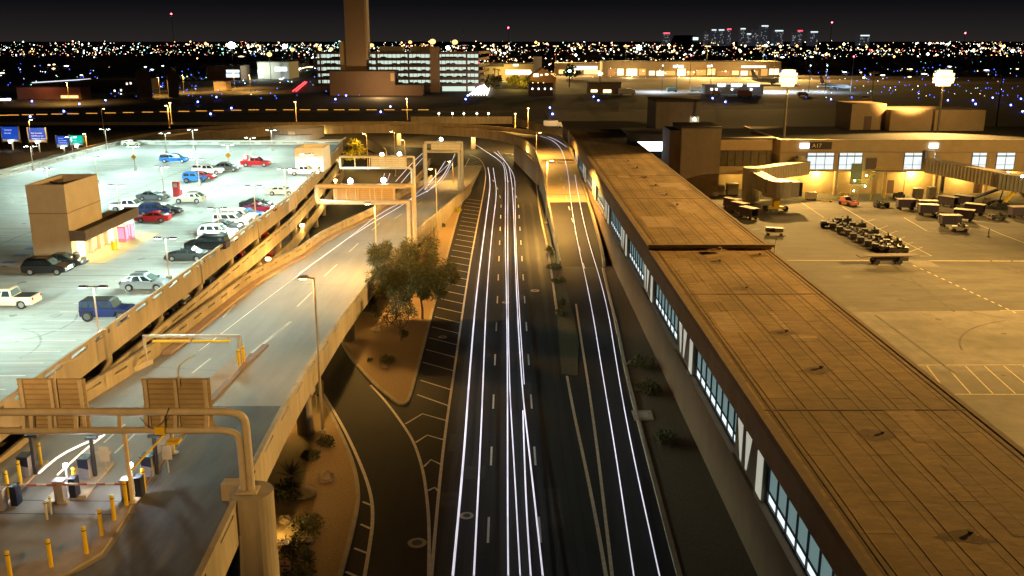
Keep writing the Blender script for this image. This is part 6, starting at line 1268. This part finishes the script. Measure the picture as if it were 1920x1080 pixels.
# left distance
o = thing('arched_hall', (-330, 620, 0), 'dark hall with two barrel vaulted roofs at the left distance', 'building'); 
for px0, px1, pyt, pyb, nm in ((258, 282, 133, 186, 0), (312, 332, 131, 182, 1)):
    Y = U(px0, pyb, 0).y; a = UY(px0, pyt, Y); b = UY(px1, pyt, Y); rr = (b.x-a.x)/2; m = MB(); vs = []
    n = 14
    f0 = [(a.x+rr-rr*math.cos(math.pi*i/n), a.z-rr*.8+rr*.8*math.sin(math.pi*i/n)) for i in range(n+1)]; f0 = [(a.x, 0)]+f0+[(b.x, 0)]
    m.hexa([(x, Y, z) for x, z in f0], [(x-25 if nm == 0 else x-22, Y+60, z) for x, z in f0]); m.build('vaulted_hall', M('hall_dark', (.10, .075, .06), .9, .1, .05), o, world=True)
m = MB(); a, b = UY(150, 150, 640), UY(258, 150, 640); m.box(a.x, b.x, 640, 680, -.1, a.z); m.build('low_wing', M('hall_dark', (.10, .075, .06), .9, .1, .05), o, world=True)
m = MB()
for px, py in ((156, 170), (170, 171), (216, 170), (228, 169), (228, 177), (239, 157), (246, 156), (274, 155)): q = UY(px, py, 612); m.box(q.x-.5, q.x+.5, 611, 611.2, q.z-.6, q.z+.6)
m.build('lit_window', E('hall_window', (1, .9, .7), 2.5), o, world=True)
lamp('hall_light', UY(325, 150, 600), 9000, (1, .6, .25), 'POINT', 1, parent=o)
o, Y, a, b = bpx('office_block', 'grey office block with two bands of lit windows, left distance', 386, 450, 124, 150, 30, BRN); wins(o, Y, [(424, 449, 131, 136), (424, 449, 138, 145)], E('office_lit', (.8, .95, 1), 1.6))
o, Y, a, b = bpx('pale_hangar', 'pale floodlit hangar with bright doorway left of the tower', 482, 541, 117, 148, 40, M('hangar_pale', (.6, .62, .58), .9, .05, .05), roof=GRYF); wins(o, Y, [(515, 538, 126, 133)], E('hangar_lit', (.75, .95, 1), 4)); wins(o, Y, [(484, 493, 130, 145)], E('hangar_warm', (1, .95, .7), 5)); lamp('hangar_light', (a.x+5, Y-14, 9), 16000, (.9, 1, .8), 'POINT', 1, parent=o)
o, Y, a, b = bpx('small_shed', 'small orange-lit shed below the office block', 400, 423, 153, 170, 12, M('shed_tan', (.5, .36, .2), .9, .05, .05)); lamp('shed_light', (a.x+4, Y-8, 7), 4000, (1, .6, .2), 'POINT', .5, parent=o)
o, Y, a, b = bpx('long_low_shed', 'long low reddish-lit shed at the far left', 30, 150, 164, 186, 14, M('shed_red', (.3, .15, .1), .9, .05, .05)); wins(o, Y, [(114, 147, 179, 184)], E('shed_glow', (1, .55, .2), 2)); lamp('shed_light', (b.x-20, Y-10, 8), 2500, (1, .4, .2), 'POINT', .5, parent=o)
# right distance
TAND = M('far_tan', (.42, .32, .2)); AMBW = E('bay_amber', (1, .62, .2), 2.2)
o, Y, a, b = bpx('remote_terminal', 'long tan remote terminal with glowing amber bays', 1130, 1465, 116, 144, 25, TAND)
r = random.Random(4); x = 1140
while x < 1450: wd = r.uniform(10, 22); wins(o, Y, [(x, min(1460, x+wd), r.choice((129, 131, 133)), r.choice((140, 141, 142)))], r.choice((AMBW, E('bay_dim', (1, .55, .15), .7), E('bay_bright', (1, .8, .45), 2.4), E('bay_brown', (.8, .4, .12), .35)))); x += wd+r.uniform(3, 7)
wins(o, Y, [(1262, 1282, 122, 127), (1390, 1436, 123, 127), (1325, 1336, 122, 126)], E('terminal_sign', (1, .95, .85), 1.5), 'lit_sign')
for px in (1180, 1290, 1400): q = UY(px, 138, Y-25); lamp('bay_light', q, 26000, (1, .66, .25), 'POINT', 1, parent=o)
o, Y, a, b = bpx('tan_terminal', 'tan terminal wing with pale box on its roof, centre right', 1042, 1130, 119, 140, 25, TAND); wins(o, Y, [(1065, 1120, 124, 131)], E('terminal_cool', (.95, 1, .95), 1.6)); wins(o, Y, [(1048, 1060, 131, 138), (1095, 1128, 132, 139)], AMBW); lamp('bay_light', (a.x+30, Y-30, 8), 20000, (1, .7, .3), 'POINT', 1, parent=o)
o, Y, a, b = bpx('roof_hall', 'brown hall on the skyline above the tan terminal', 1062, 1130, 103, 122, 30, BRN)
o, Y, a, b = bpx('pale_box_building', 'pale box building rising behind the gabled house', 1000, 1016, 106, 135, 12, M('hangar_pale', (.6, .62, .58)))
o, Y, a, b = bpx('signed_block', 'white-lit block right of the far garage', 908, 1000, 120, 150, 25, TAND); wins(o, Y, [(910, 945, 119, 125)], M('sign_dark', (.05, .035, .025)), 'dark_sign'); wins(o, Y, [(948, 995, 131, 140)], E('shop_glow', (1, .85, .5), 2.4)); wins(o, Y, [(962, 972, 119, 124)], E('terminal_cool', (.95, 1, .95), 1.6)); lamp('shop_light', (b.x-25, Y-16, 7), 26000, (1, .75, .2), 'POINT', 1, parent=o)
Y = U(1015, 166, 0).y; a, b = UY(993, 140, Y), UY(1042, 140, Y); o = thing('gabled_house', ((a.x+b.x)/2, Y, 0), 'reddish gabled building with lit upper windows', 'building'); hz = UY(1015, 128, Y).z; m = MB(); mid = (a.x+b.x)/2; m.hexa([(a.x, Y, 0), (b.x, Y, 0), (b.x, Y, a.z*.8), (mid, Y, hz), (a.x, Y, a.z*.8)], [(a.x, Y+40, 0), (b.x, Y+40, 0), (b.x, Y+40, a.z*.8), (mid, Y+40, hz), (a.x, Y+40, a.z*.8)]); m.build('wall', M('house_red', (.35, .17, .08), .9, .1, .05), o, world=True); wins(o, Y, [(1000, 1010, 138, 144), (1013, 1017, 139, 142), (1022, 1028, 138, 141)], E('house_window', (1, .9, .6), 2.2))
lamp('house_light', (mid-20, Y-15, 9), 16000, (1, .7, .15), 'POINT', 1, parent=o)
o, Y, a, b = bpx('dark_hut', 'dark flat hut with a row of four small lights', 991, 1037, 157, 179, 12, M('hut_dark', (.06, .045, .04), .9, .05, .05)); wins(o, Y, [(997+i*11.7, 999.5+i*11.7, 165, 168) for i in range(4)], E('hut_light', (1, 1, .95), 5), 'wall_light'); wins(o, Y, [(998, 1000, 155, 157), (1008, 1010, 155, 157), (1018, 1020, 155, 157)], E('hut_amber', (1, .8, .3), 8), 'roof_light')
o, Y, a, b = bpx('arched_canopy', 'low arched canopy building lit from beneath', 1104, 1165, 156, 176, 14, M('canopy_brown', (.25, .18, .11), .9, .05, .05)); wins(o, Y, [(1108, 1120, 168, 173), (1131, 1146, 168, 174)], E('canopy_glow', (1, .85, .45), 2.2))
o, Y, a, b = bpx('apron_office', 'low white-lit apron office with bright strip lights', 1322, 1432, 160, 176, 10, M('office_white', (.55, .6, .66), .8, .05, .05), roof=GRYF); wins(o, Y, [(1346, 1360, 157, 161), (1372, 1391, 157, 161), (1402, 1424, 157, 161)], E('strip_cool', (.8, .92, 1), 14), 'strip_light'); wins(o, Y, [(1333, 1336, 166, 169), (1342, 1345, 166, 169), (1371, 1374, 166, 169), (1407, 1410, 166, 169)], E('hut_light', (1, 1, .95), 5))
for px, pw in ((1240, 15000), (1380, 26000), (1470, 26000), (1570, 16000)): q = UY(px, 150, 620); lamp('apron_cool_light', (q.x, 640, 15), pw*6, (.6, .8, 1), 'SPOT', 1, 150, aim=(q.x, 640.1, 0))
for px in (1241, 1268, 1332, 1516, 1547): q = U(px, 172, 0); d = thing('thin_mast', q, {1241: 'thin mast leftmost on the remote apron', 1268: 'thin mast with teal light on the remote apron', 1332: 'thin mast behind the apron office', 1516: 'thin mast right of the second floodlight', 1547: 'thin mast before the parked white jet'}[px], 'mast', 'thin masts on the remote apron'); m = MB(); m.cyl((0, 0, 0), (0, 0, 17), .22, 6); m.build('pole', DKST, d); m = MB(); m.ball((0, 0, 17.3), .4, 6); m.build('lamp', E('mast_teal', (.5, 1, .9), 10), d)
def ground_truck(px, py, L_, Hh, col, label, cabcol=None, rz=0, z=0.0, name='service_truck'):
    q = U(px, py, z); d = thing(name, q, label, 'truck', 'service trucks across the airfield', rz=R(rz)); m = MB(); m.box(-L_/2, L_*.25, -1.2, 1.2, .9, Hh); m.build('cargo_body', col, d); m = MB(); m.hexa([(L_*.27, -1.1, .6), (L_/2, -1.1, .6), (L_/2, 1.1, .6), (L_*.27, 1.1, .6)], [(L_*.27, -1.05, Hh*.8), (L_*.42, -1.05, Hh*.8), (L_*.42, 1.05, Hh*.8), (L_*.27, 1.05, Hh*.8)]); m.build('cab', cabcol or col, d)
    m = MB(); m.box(-L_/2, L_/2, -.9, .9, .5, .9); m.build('chassis', DKST, d)
    for x in (-L_*.32, L_*.34):
        for y in (-1, 1): w = MB(); w.cyl((x, y-.15, .5), (x, y+.15, .5), .5, 10); w.build('wheel', RUBBER, d)
    return d
PW = M('truck_white', (.7, .66, .58), .5, .05)
ground_truck(1396, 182, 9, 4.2, M('truck_maroon', (.2, .06, .05), .5, .05), 'maroon box truck with red light on the remote apron'); ground_truck(1176, 178, 11, 4, PW, 'white van-bodied truck at the edge of the remote apron'); ground_truck(1342, 178, 6, 2.6, M('truck_orange', (.6, .3, .1), .5, .05), 'small orange truck before the apron office'); ground_truck(1260, 172, 7, 3, M('truck_teal', (.2, .4, .4), .5, .05), 'teal-lit truck left of the apron office'); ground_truck(1305, 172, 8, 3.2, PW, 'white truck at the left end of the apron office'); ground_truck(1505, 180, 7, 2.4, M('truck_purple', (.25, .2, .4), .5, .05), 'bluish cart truck below the second floodlight')
d = ground_truck(1037, 240, 7.6, 2.9, PW, 'pale tanker truck with round drum lit beside the flyover end', name='tanker_truck'); m = MB(); m.cyl((-3.6, 0, 1.9), (-1.2, 0, 1.9), 1.15, 14); m.build('drum', PW, d); lamp('truck_light', d.location+Vector((0, -5, 4)), 300, (1, .8, .6), 'POINT', .3, parent=d)
def airliner(px, py, rz, sc, label, col, tailcols=None):
    q = U(px, py, 0); d = thing('airliner', q, label, 'airplane', 'parked airliners', rz=R(rz)); s = sc
    m = MB(); prof = [(-17, .3, 3.6), (-14, 1.1, 3.3), (-9, 1.75, 3.0), (8, 1.85, 2.9), (13, 1.7, 2.8), (15.5, 1.1, 2.6), (16.6, .3, 2.4)]; n = 14; vs = []; fs = []
    for x, r_, z in prof:
        for j in range(n): a_ = 2*math.pi*j/n; vs.append((x*s, r_*math.cos(a_)*s, (z+r_*math.sin(a_))*s))
    for i in range(len(prof)-1):
        for j in range(n): fs.append((i*n+j, i*n+(j+1) % n, (i+1)*n+(j+1) % n, (i+1)*n+j))
    fs += [tuple(range(n))[::-1], tuple(range((len(prof)-1)*n, len(prof)*n))]; m.add(vs, fs); m.build('fuselage', col, d, smooth=True)
    for sg in (-1, 1):
        m = MB(); m.hexa([(3*s, sg*1.5*s, 2.1*s), (-4.5*s, sg*1.5*s, 2.1*s), (-7*s, sg*15*s, 3.1*s), (-5*s, sg*15*s, 3.1*s)], [(3*s, sg*1.5*s, 2.5*s), (-4.5*s, sg*1.5*s, 2.5*s), (-7*s, sg*15*s, 3.25*s), (-5*s, sg*15*s, 3.25*s)]); m.build('wing', col, d)
        m = MB(); m.cyl((1.5*s, sg*5*s, 1.5*s), (-2*s, sg*5*s, 1.5*s), 1.0*s, 12, r1=.7*s); m.build('engine', M('engine_grey', (.3, .3, .32), .5, .05), d)
        m = MB(); m.hexa([(-12.5*s, sg*.6*s, 3.8*s), (-15.8*s, sg*.6*s, 3.8*s), (-17*s, sg*6*s, 4.3*s), (-15.5*s, sg*6*s, 4.3*s)], [(-12.5*s, sg*.6*s, 4.0*s), (-15.8*s, sg*.6*s, 4.0*s), (-17*s, sg*6*s, 4.4*s), (-15.5*s, sg*6*s, 4.4*s)]); m.build('tailplane', col, d)
        for x in (-1.2, ): w = MB(); w.cyl((x*s, sg*2.6*s-.2, .55*s), (x*s, sg*2.6*s+.2, .55*s), .55*s, 10); w.build('wheel', RUBBER, d); w = MB(); w.cyl((x*s, sg*2.6*s, .5*s), (x*s, sg*2.4*s, 2.2*s), .15*s, 6); w.build('landing_gear', DKST, d)
    m = MB(); tc_ = tailcols or [col]; f0 = [(-11.5, 4.6), (-16.6, 4.3)]; f1 = [(-16.3, 11.2), (-18.2, 11.2)]; N_ = 9
    for i in range(N_):
        t0, t1 = i/N_, (i+1)/N_; g = lambda t: ((f0[0][0]+(f1[0][0]-f0[0][0])*t)*s, (f0[1][0]+(f1[1][0]-f0[1][0])*t)*s, (f0[0][1]+(f1[0][1]-f0[0][1])*t)*s); a0, b0, z0_ = g(t0); a1, b1, z1_ = g(t1)
        m.hexa([(a0, -.2*s, z0_), (b0, -.2*s, z0_), (b0, .2*s, z0_), (a0, .2*s, z0_)], [(a1, -.16*s, z1_), (b1, -.16*s, z1_), (b1, .16*s, z1_), (a1, .16*s, z1_)], i % len(tc_))
    m.build('tail_fin', tc_, d); w = MB(); w.cyl((12*s, -.2, .4*s), (12*s, .2, .4*s), .4*s, 10); w.build('wheel', RUBBER, d)
    m = MB()
    for sg in (-1, 1): m.box(-8*s, 12*s, sg*1.86*s-.03, sg*1.86*s+.03, 3.15*s, 3.4*s)
    m.build('window_row', GLASSD, d); return d
AW_ = M('aircraft_white', (.72, .74, .76), .35, .03); AS = M('aircraft_silver', (.5, .5, .52), .3, .03, metal=.4)
airliner(1690, 226, 0, 1.0, 'airliner hidden behind the tan rooftop block, only its striped tail showing', AS, [M('tail_white', (.75, .73, .7), .5, 0), M('tail_red', (.5, .05, .05), .5, 0), M('tail_white', (.75, .73, .7), .5, 0), M('tail_navy', (.06, .08, .2), .5, 0)])
airliner(1566, 168, -62, .85, 'white airliner parked on the blue-lit remote apron', AW_, [AW_, M('tail_red', (.5, .05, .05))]); airliner(1450, 158, -20, 1.0, 'pale airliner behind the apron office', AW_); airliner(1325, 143, 10, .9, 'silver airliner at the amber bays of the remote terminal', AS); airliner(1210, 141, 15, .9, 'silver airliner at the left end of the remote terminal', AS)

# taxiway lights
bl = [(60, 192, 'at the far left of the dark taxiway'), (149, 197, 'above the blue road signs, bright'), (198, 190, 'left of the twin amber lamps, far'), (371, 193, 'right of the twin amber lamps'), (406, 184, 'below the small shed, bright'), (434, 205, 'near the dashes, middle left'), (395, 216, 'just above the flyover, left'), (629, 188, 'left of the tower base, bright'), (649, 181, 'under the tower base'), (877, 181, 'under the far garage right end, upper'), (873, 188, 'under the far garage right end, lower'), (714, 212, 'above the flyover middle'), (732, 202, 'above the flyover middle, upper'), (1031, 204, 'above the tanker truck'), (1036, 216, 'directly above the tanker truck, faint'), (1113, 183, 'right of the dark hut, upper'), (1122, 190, 'right of the dark hut, lower'), (1336, 186, 'below the apron office, left'), (1360, 193, 'below the apron office, right'), (1558, 188, 'left of the striped tail, upper'), (1596, 196, 'left of the striped tail, lower'), (1777, 190, 'under the great glare'), (1824, 190, 'right of the great glare, upper'), (1829, 197, 'right of the great glare, lower'), (1861, 185, 'left of the right-hand mast'), (1873, 191, 'at the foot of the right-hand mast'), (1895, 199, 'right of the right-hand mast, bright'), (1914, 187, 'at the right edge, upper'), (1917, 211, 'at the right edge, lower'), (57, 221, 'above the amber lamp behind the signs'), (120, 211, 'on the line of amber dashes, left')]
BLP = None
for px, py, lab in bl:
    q = U(px, py, 1.0 if px < 1030 else 0); 
    if BLP is None:
        BLP = thing('taxiway_light', q, '', 'taxiway light', 'blue taxiway edge lights'); m = MB(); m.cyl((0, 0, 0), (0, 0, .35), .1, 6); m.build('stem', DKST, BLP); m = MB(); m.ball((0, 0, .6), .42, 8); m.build('lens', E_BLUE, BLP); o = BLP
    else: o = copy_tree(BLP, q, 0, '')
    o['label'] = 'blue taxiway light '+lab
dx = [5, 25, 52, 79, 107, 137, 172, 207, 241, 277, 310, 345, 378, 410, 443, 476, 508, 541, 572, 605, 636, 664, 697, 730, 763, 794]
ordn = 'first second third fourth fifth sixth seventh eighth ninth tenth eleventh twelfth thirteenth fourteenth fifteenth sixteenth seventeenth eighteenth nineteenth twentieth twenty-first twenty-second twenty-third twenty-fourth twenty-fifth twenty-sixth'.split()
for i, px in enumerate(dx):
    py = 217.5-min(px, 480)/480*10.5; q = U(px, py, 1.2); d = thing('amber_dash_strip', q, ordn[i]+' amber light dash from the left on the dark taxiway', 'light dash', 'amber light dashes on the taxiway'); m = MB(); m.box(-2.6, 2.6, -.2, .2, 0, .22); m.build('housing', DKST, d); m = MB()  # dashes look like a moving vehicle's strobe; the lamp strips are made up
    r = random.Random(i)
    for k in range(6): m.box(-2.5+k*.85, -1.85+k*.85+r.uniform(-.1, .1), -.22, .22, .22, .4)
    m.build('lens', E_AMB, d)
# skyline
o_ = None
SKY = E('skyline_body', (.55, .6, .75), .03); SKT = E('skyline_top', (.85, 1, 1), 1.2); SKW = E('skyline_window', (1, .95, .85), .5); SKR = E('skyline_red', (1, .08, .12), 2.5)  # tower bodies glow evenly, standing for windows too small to model
for i, (x0, x1, yt, top, lab) in enumerate(((1243, 1257, 56, 2, 'dark skyline tower with red tips, leftmost'), (1320, 1329, 54, 0, 'slim skyline tower left of the white-topped pair'), (1334, 1344, 48, 1, 'white-topped skyline tower, left of the pair'), (1347, 1359, 48, 1, 'white-topped skyline tower, right of the pair'), (1363, 1372, 46, 2, 'dark skyline tower right of the white-topped pair'), (1388, 1399, 45, 1, 'skyline tower with one white cap light'), (1400, 1409, 58, 1, 'short lit skyline block before the white cap tower'), (1411, 1423, 49, 0, 'grey skyline tower left of the tallest'), (1427, 1442, 38, 1, 'tallest skyline tower with white crown'), (1452, 1470, 50, 1, 'broad skyline tower with a long white crown'), (1486, 1494, 56, 0, 'slim dark skyline tower left of the red-topped one'), (1495, 1506, 50, 2, 'red-topped skyline tower right of the slim dark one'), (1519, 1535, 53, 1, 'dark skyline tower with two white lights, rightmost'), (1612, 1632, 62, 1, 'small lit skyline tower far right'))):
    Y = 6000; yt = yt+(75-yt)*.25; a, b = UY(x0, yt, Y), UY(x1, yt, Y); d = thing('skyline_tower', (a.x, Y, 0), lab, 'skyscraper', 'downtown skyline towers'); w = b.x-a.x
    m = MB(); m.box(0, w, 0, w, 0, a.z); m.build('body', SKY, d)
    r = random.Random(i+50)
    for k in range(14): x = r.uniform(2, w-6); z = r.uniform(15, max(20, a.z-12)); m = MB(); m.box(x, x+3, -1, -.2, z, z+3); m.build('lit_window', SKW, d)
    if top: m = MB(); m.box(w*.08, w*.92, -2, -.3, a.z-8, a.z-1); m.build('crown_light', SKT if top == 1 else SKR, d)
d = thing('stadium', (UY(1262, 70, 5600).x, 5600, 0), 'low domed stadium with one pale lit panel on the skyline', 'stadium'); a, b = UY(1262, 66, 5600), UY(1312, 66, 5600); w = b.x-a.x; m = MB(); m.hexa([(0, 0, 0), (w, 0, 0), (w, 120, 0), (0, 120, 0)], [(w*.15, 0, a.z), (w*.85, 0, a.z), (w*.85, 120, a.z), (w*.15, 120, a.z)]); m.build('dome', M('stadium_grey', (.2, .2, .2), .8, .1, .01), d); m = MB(); q = UY(1304, 72, 5595); m.box(q.x-a.x-14, q.x-a.x+16, -3, -1, q.z-9, q.z+6); m.build('lit_panel', E('stadium_panel', (.7, 1, .85), 1.8), d)
for px, yt, Y, lab in ((321, 26, 1500, 'tall thin radio mast with red top light, far left'), (953, 52, 3000, 'red-lit radio mast on the horizon, centre'), (869, 50, 1200, 'dark lattice mast above the far garage'), (1810, 62, 2600, 'radio mast with red beacon right of the great glare'), (1601, 106, 640, 'pale pole with red beacon beside the white airliner'), (1296, 104, 760, 'pale pole with red beacon left of the amber floodlights'), (1560, 42, 4500, 'thin mast right of the skyline')):
    q = UY(px, yt, Y); d = thing('radio_mast', (q.x, Y, 0), lab, 'mast', 'masts with beacons'); k = Y/1733; m = MB(); m.cyl((0, 0, 0), (0, 0, q.z), max(.3, .55*k), 6, r1=.3*k); m.build('mast_shaft', M('mast_grey', (.3, .28, .28), .7, .1, .1), d)
    if 'dark' not in lab:
        m = MB(); m.ball((0, 0, q.z), 1.4*k, 8); m.build('beacon', E_RED, d)
# the carpet of city and airfield lights nobody could count
r = random.Random(21); cm = [E('city_warm', (1, .72, .35), 7), E('city_white', (.9, 1, 1), 7), E('city_orange', (1, .45, .12), 6), E('city_red', (1, .06, .08), 5), E('city_teal', (.3, 1, .85), 5), E('city_field_blue', (.06, .12, 1), 7)]
m = MB()
def spark(x, y, z, s, k, wx=1.0): m.add([(x-s*wx, y, z), (x+s*wx, y, z), (x, y-s, z), (x, y+s, z), (x, y, z-s), (x, y, z+s)], [(0, 2, 4), (2, 1, 4), (1, 3, 4), (3, 0, 4), (2, 0, 5), (1, 2, 5), (3, 1, 5), (0, 3, 5)], k)
def hue(u):
    if u < -.15: return r.choices(range(5), (30, 30, 18, 10, 12))[0]
    return r.choices(range(5), (48, 20, 22, 7, 3))[0]
SZ = (.00016, .0002, .00025, .0003, .0004, .0005, .0008)
for _ in range(900):
    Y = 1/r.uniform(1/9500, 1/1400); u = r.uniform(-.62, .62); spark(u*Y, Y, r.uniform(3, 14)*(1+Y/6000), Y*r.choice(SZ), hue(u))
for _ in range(230):
    Y = 1/r.uniform(1/1500, 1/760); u = r.uniform(-.03, .24); spark(u*Y, Y, r.uniform(3, 9), Y*r.choice(SZ), r.choice((0, 0, 0, 2, 2, 1)))
for _ in range(95):                                  # lamp rows along streets
    Y = 1/r.uniform(1/7000, 1/1000); u = r.uniform(-.6, .62)
    if Y < 1500 and not (-.06 < u < .30): continue
    k = hue(u); a = r.choice((0, 0, .25, -.2, 1.5)); n_l = r.randint(5, 16); d_ = r.uniform(22, 60)*(1+Y/4000); s = Y*r.choice((.0002, .00025, .0003, .0004)); z = r.uniform(6, 12)
    for q in range(n_l): spark(u*Y+math.cos(a)*d_*q, Y+math.sin(a)*d_*q, z, s*r.uniform(.7, 1.3), k)
for _ in range(70):                                  # lit yards and shop clusters
    Y = 1/r.uniform(1/8000, 1/950); u = r.uniform(-.6, .62)
    if Y < 1500 and not (-.06 < u < .30): continue
    k = hue(u)
    for q in range(r.randint(4, 22)): spark(u*Y+r.gauss(0, Y*.008), Y+r.gauss(0, Y*.03), r.uniform(4, 16), Y*r.choice(SZ), k if r.random() < .75 else hue(u))
for _ in range(46):
    Y = 1/r.uniform(1/6000, 1/1000); u = r.uniform(-.35, .6); spark(u*Y, Y, r.uniform(14, 24), Y*r.uniform(.0009, .0017), r.choice((0, 0, 2, 2, 1)))
for _ in range(650):
    Y = 1/r.uniform(1/2600, 1/560); u = r.choice((r.uniform(-.6, -.14), r.uniform(.2, .6)))
    if u > 0 and Y < 900 and u < .3: continue
    spark(u*Y, Y, .5, Y*r.choice((.0003, .0004, .0005)), r.choices((5, 0, 1, 4), (66, 14, 12, 8))[0])
for _ in range(60):
    Y = 1/r.uniform(1/2200, 1/800); u = r.choice((r.uniform(-.6, -.14), r.uniform(.28, .6))); spark(u*Y, Y, 2.0, Y*.0006, r.choice((0, 1)), r.uniform(2, 6))
tag(m.build('city_lights', cm), 'carpet of tiny coloured city and airfield lights reaching the horizon', 'city lights', kind='stuff')
m = MB()                                             # dark far-off roofs and trees that break up the plain
for _ in range(420):
    Y = 1/r.uniform(1/6000, 1/1150); u = r.uniform(-.6, .62); w = r.uniform(15, 70); h = r.uniform(4, 11); x = u*Y; m.box(x, x+w, Y, Y+r.uniform(15, 50), 0, h)
tag(m.build('city_blocks', M('city_dark', (.09, .075, .06), .9, .2, .01)), 'far-off dark mass of low city roofs', 'city', kind='stuff')
d = thing('traffic_glow', U(900, 172, 0), 'dense white band of light streaks emerging below the far garage', 'light streak'); q0 = d.location; m = MB()
for i in range(7): a, b = U(880+i*5.5, 178, .7), U(903+i*2.8, 158, .7); m.tube([a-q0, b-q0], .2, 5)
m.build('streak_bundle', TWF, d)
def farstreak(px, label, mat, rr=.3):
    pts = smooth_path([U(x, y, .8) for x, y in px], 2); o = tag(MB().tube([p-pts[0] for p in pts], rr, 5).build('light_streak', mat), label, 'light streak', 'far light streaks'); o.location = pts[0]
farstreak([(527, 149), (560, 130), (580, 113), (594, 108)], 'bluish light streak climbing beside the far garage', E('streak_blue', (.7, .85, 1), 3), .5); farstreak([(545, 141), (566, 127), (586, 125)], 'warm light streak below the bluish one', E('streak_warm', (1, .75, .4), 4), .4); farstreak([(549, 171), (572, 153)], 'red light streak beside the tower base, left', TR, .3); farstreak([(555, 171), (575, 154)], 'red light streak beside the tower base, right', TR, .3); farstreak([(60, 155), (110, 152), (170, 148)], 'faint white light streak in the far left dark', E('streak_pale', (.9, .9, 1), 1.2), .4); farstreak([(-10, 187), (20, 186)], 'bright white light streak at the left edge', TWF, .5)
for px, py, Y, c, lab, s in ((434, 85, 900, LAMPW, 'big cool white floodlight on the horizon, left', 2.6), (534, 87, 1100, LAMPW, 'cool white floodlight above the pale hangar', 2.0), (548, 93, 950, LAMPF, 'amber floodlight right of the cool white one', 1.6), (505, 102, 850, LAMPF, 'amber floodlight over the pale hangar', 1.7), (697, 85, 1000, LAMPF, 'amber floodlight touching the control tower', 1.7), (769, 79, 1200, LAMPF, 'amber floodlight between the two far towers', 1.7), (811, 78, 1000, LAMPF, 'bright amber floodlight over the brown stair tower', 2.4), (853, 79, 1000, LAMPF, 'amber floodlight right of the brown stair tower', 2.2), (600, 92, 1000, LAMPF, 'amber floodlight over the far garage left end', 1.5), (621, 92, 1000, LAMPF, 'second amber floodlight over the far garage left end', 1.5), (791, 90, 760, LAMPW, 'cool floodlight above the far garage roof', 1.2), (840, 90, 760, LAMPW, 'second cool floodlight above the far garage roof', 1.2), (1198, 89, 1000, LAMPW, 'cool white floodlight right of the amber one', 2.0), (1068, 193-60, 700, E_GREEN, 'green signal light over the tan terminal apron', .8), (1125, 138, 700, LAMPW, 'small white floodlight before the remote terminal', .9)):
    q = UY(px, py, Y); d = thing('distant_floodlight', (q.x, Y, 0), lab, 'floodlight', 'distant floodlights along the horizon'); m = MB(); m.cyl((0, 0, 0), (0, 0, q.z), .35, 6); m.build('pole', DKST, d); m = MB(); m.ball((0, 0, q.z), s*1.4, 10, sz=.8); m.build('lamp_cluster', c, d)  # balls enlarged beyond the lamp so they carry its glare
for px, py, h_, lab in ((925, 170, 9, 'dark tree beside the white traffic band'), (1072, 148, 11, 'dark round tree before the tan terminal'), (965, 165, 8, 'yellow-lit tree before the gabled house, left'), (985, 166, 7, 'yellow-lit tree before the gabled house, right')):
    b = U(px, py, 0); tree(b, h_, [((0, 0, h_*.7), (h_*.4, h_*.4, h_*.35)), ((h_*.3, 0, h_*.5), (h_*.3, h_*.3, h_*.25)), ((-h_*.3, 0, h_*.5), (h_*.3, h_*.3, h_*.25))], lab, YL if 'yellow' in lab else LF, 500, 1.3, .5, 'distant trees', 'distant_tree', .4, int(px))
# palms by the white block
for px, py, lab in ((927, 156, 'left palm silhouetted against the yellow light'), (934, 158, 'right palm silhouetted against the yellow light')):
    b = U(px, py, 0); d = thing('palm_tree', b, lab, 'palm tree', 'palms in the distance'); m = MB(); m.tube([(0, 0, 0), (.3, 0, 6), (.2, 0, 11)], .35, 6); m.build('trunk', BARK, d); m = MB(); rr = random.Random(px)
    for i in range(16):
        a = i*.4; e = rr.uniform(-.3, .9); dv = Vector((math.cos(a), math.sin(a), e)).normalized(); s = Vector((-math.sin(a), math.cos(a), 0))*.35; c0 = Vector((.2, 0, 11)); m.add([c0-s*.3, c0+s*.3, c0+dv*1.6+s, c0+dv*2.8-Vector((0, 0, .8)), c0+dv*1.6-s], [(0, 1, 2, 3, 4)], i % 2)
    m.build('crown', LF, d)

for px in (1478, 1770):
    q = UY(px, 145, 216); lamp('taxiway_flood', (q.x, 218, q.z-1), 260000, (1, .58, .18), 'SPOT', .6, 70, aim=(q.x-25, 430, 0), blend=.8)

for i, (px, py, lab) in enumerate(((300, 178, 'added amber lamp post before the vaulted hall'), (345, 172, 'added amber lamp post right of the vaulted hall'), (440, 165, 'added amber lamp post on the far left road'), (470, 172, 'second added amber lamp post on the far left road'), (130, 192, 'added amber lamp post before the long low shed'))):
    b = U(px, py, 0); street_lamp(b, b+Vector((0, 0, 11)), lab, 6000, (0, -1), gname='added lamp posts beyond the taxiway')  # unseen posts added to brighten the black middle distance
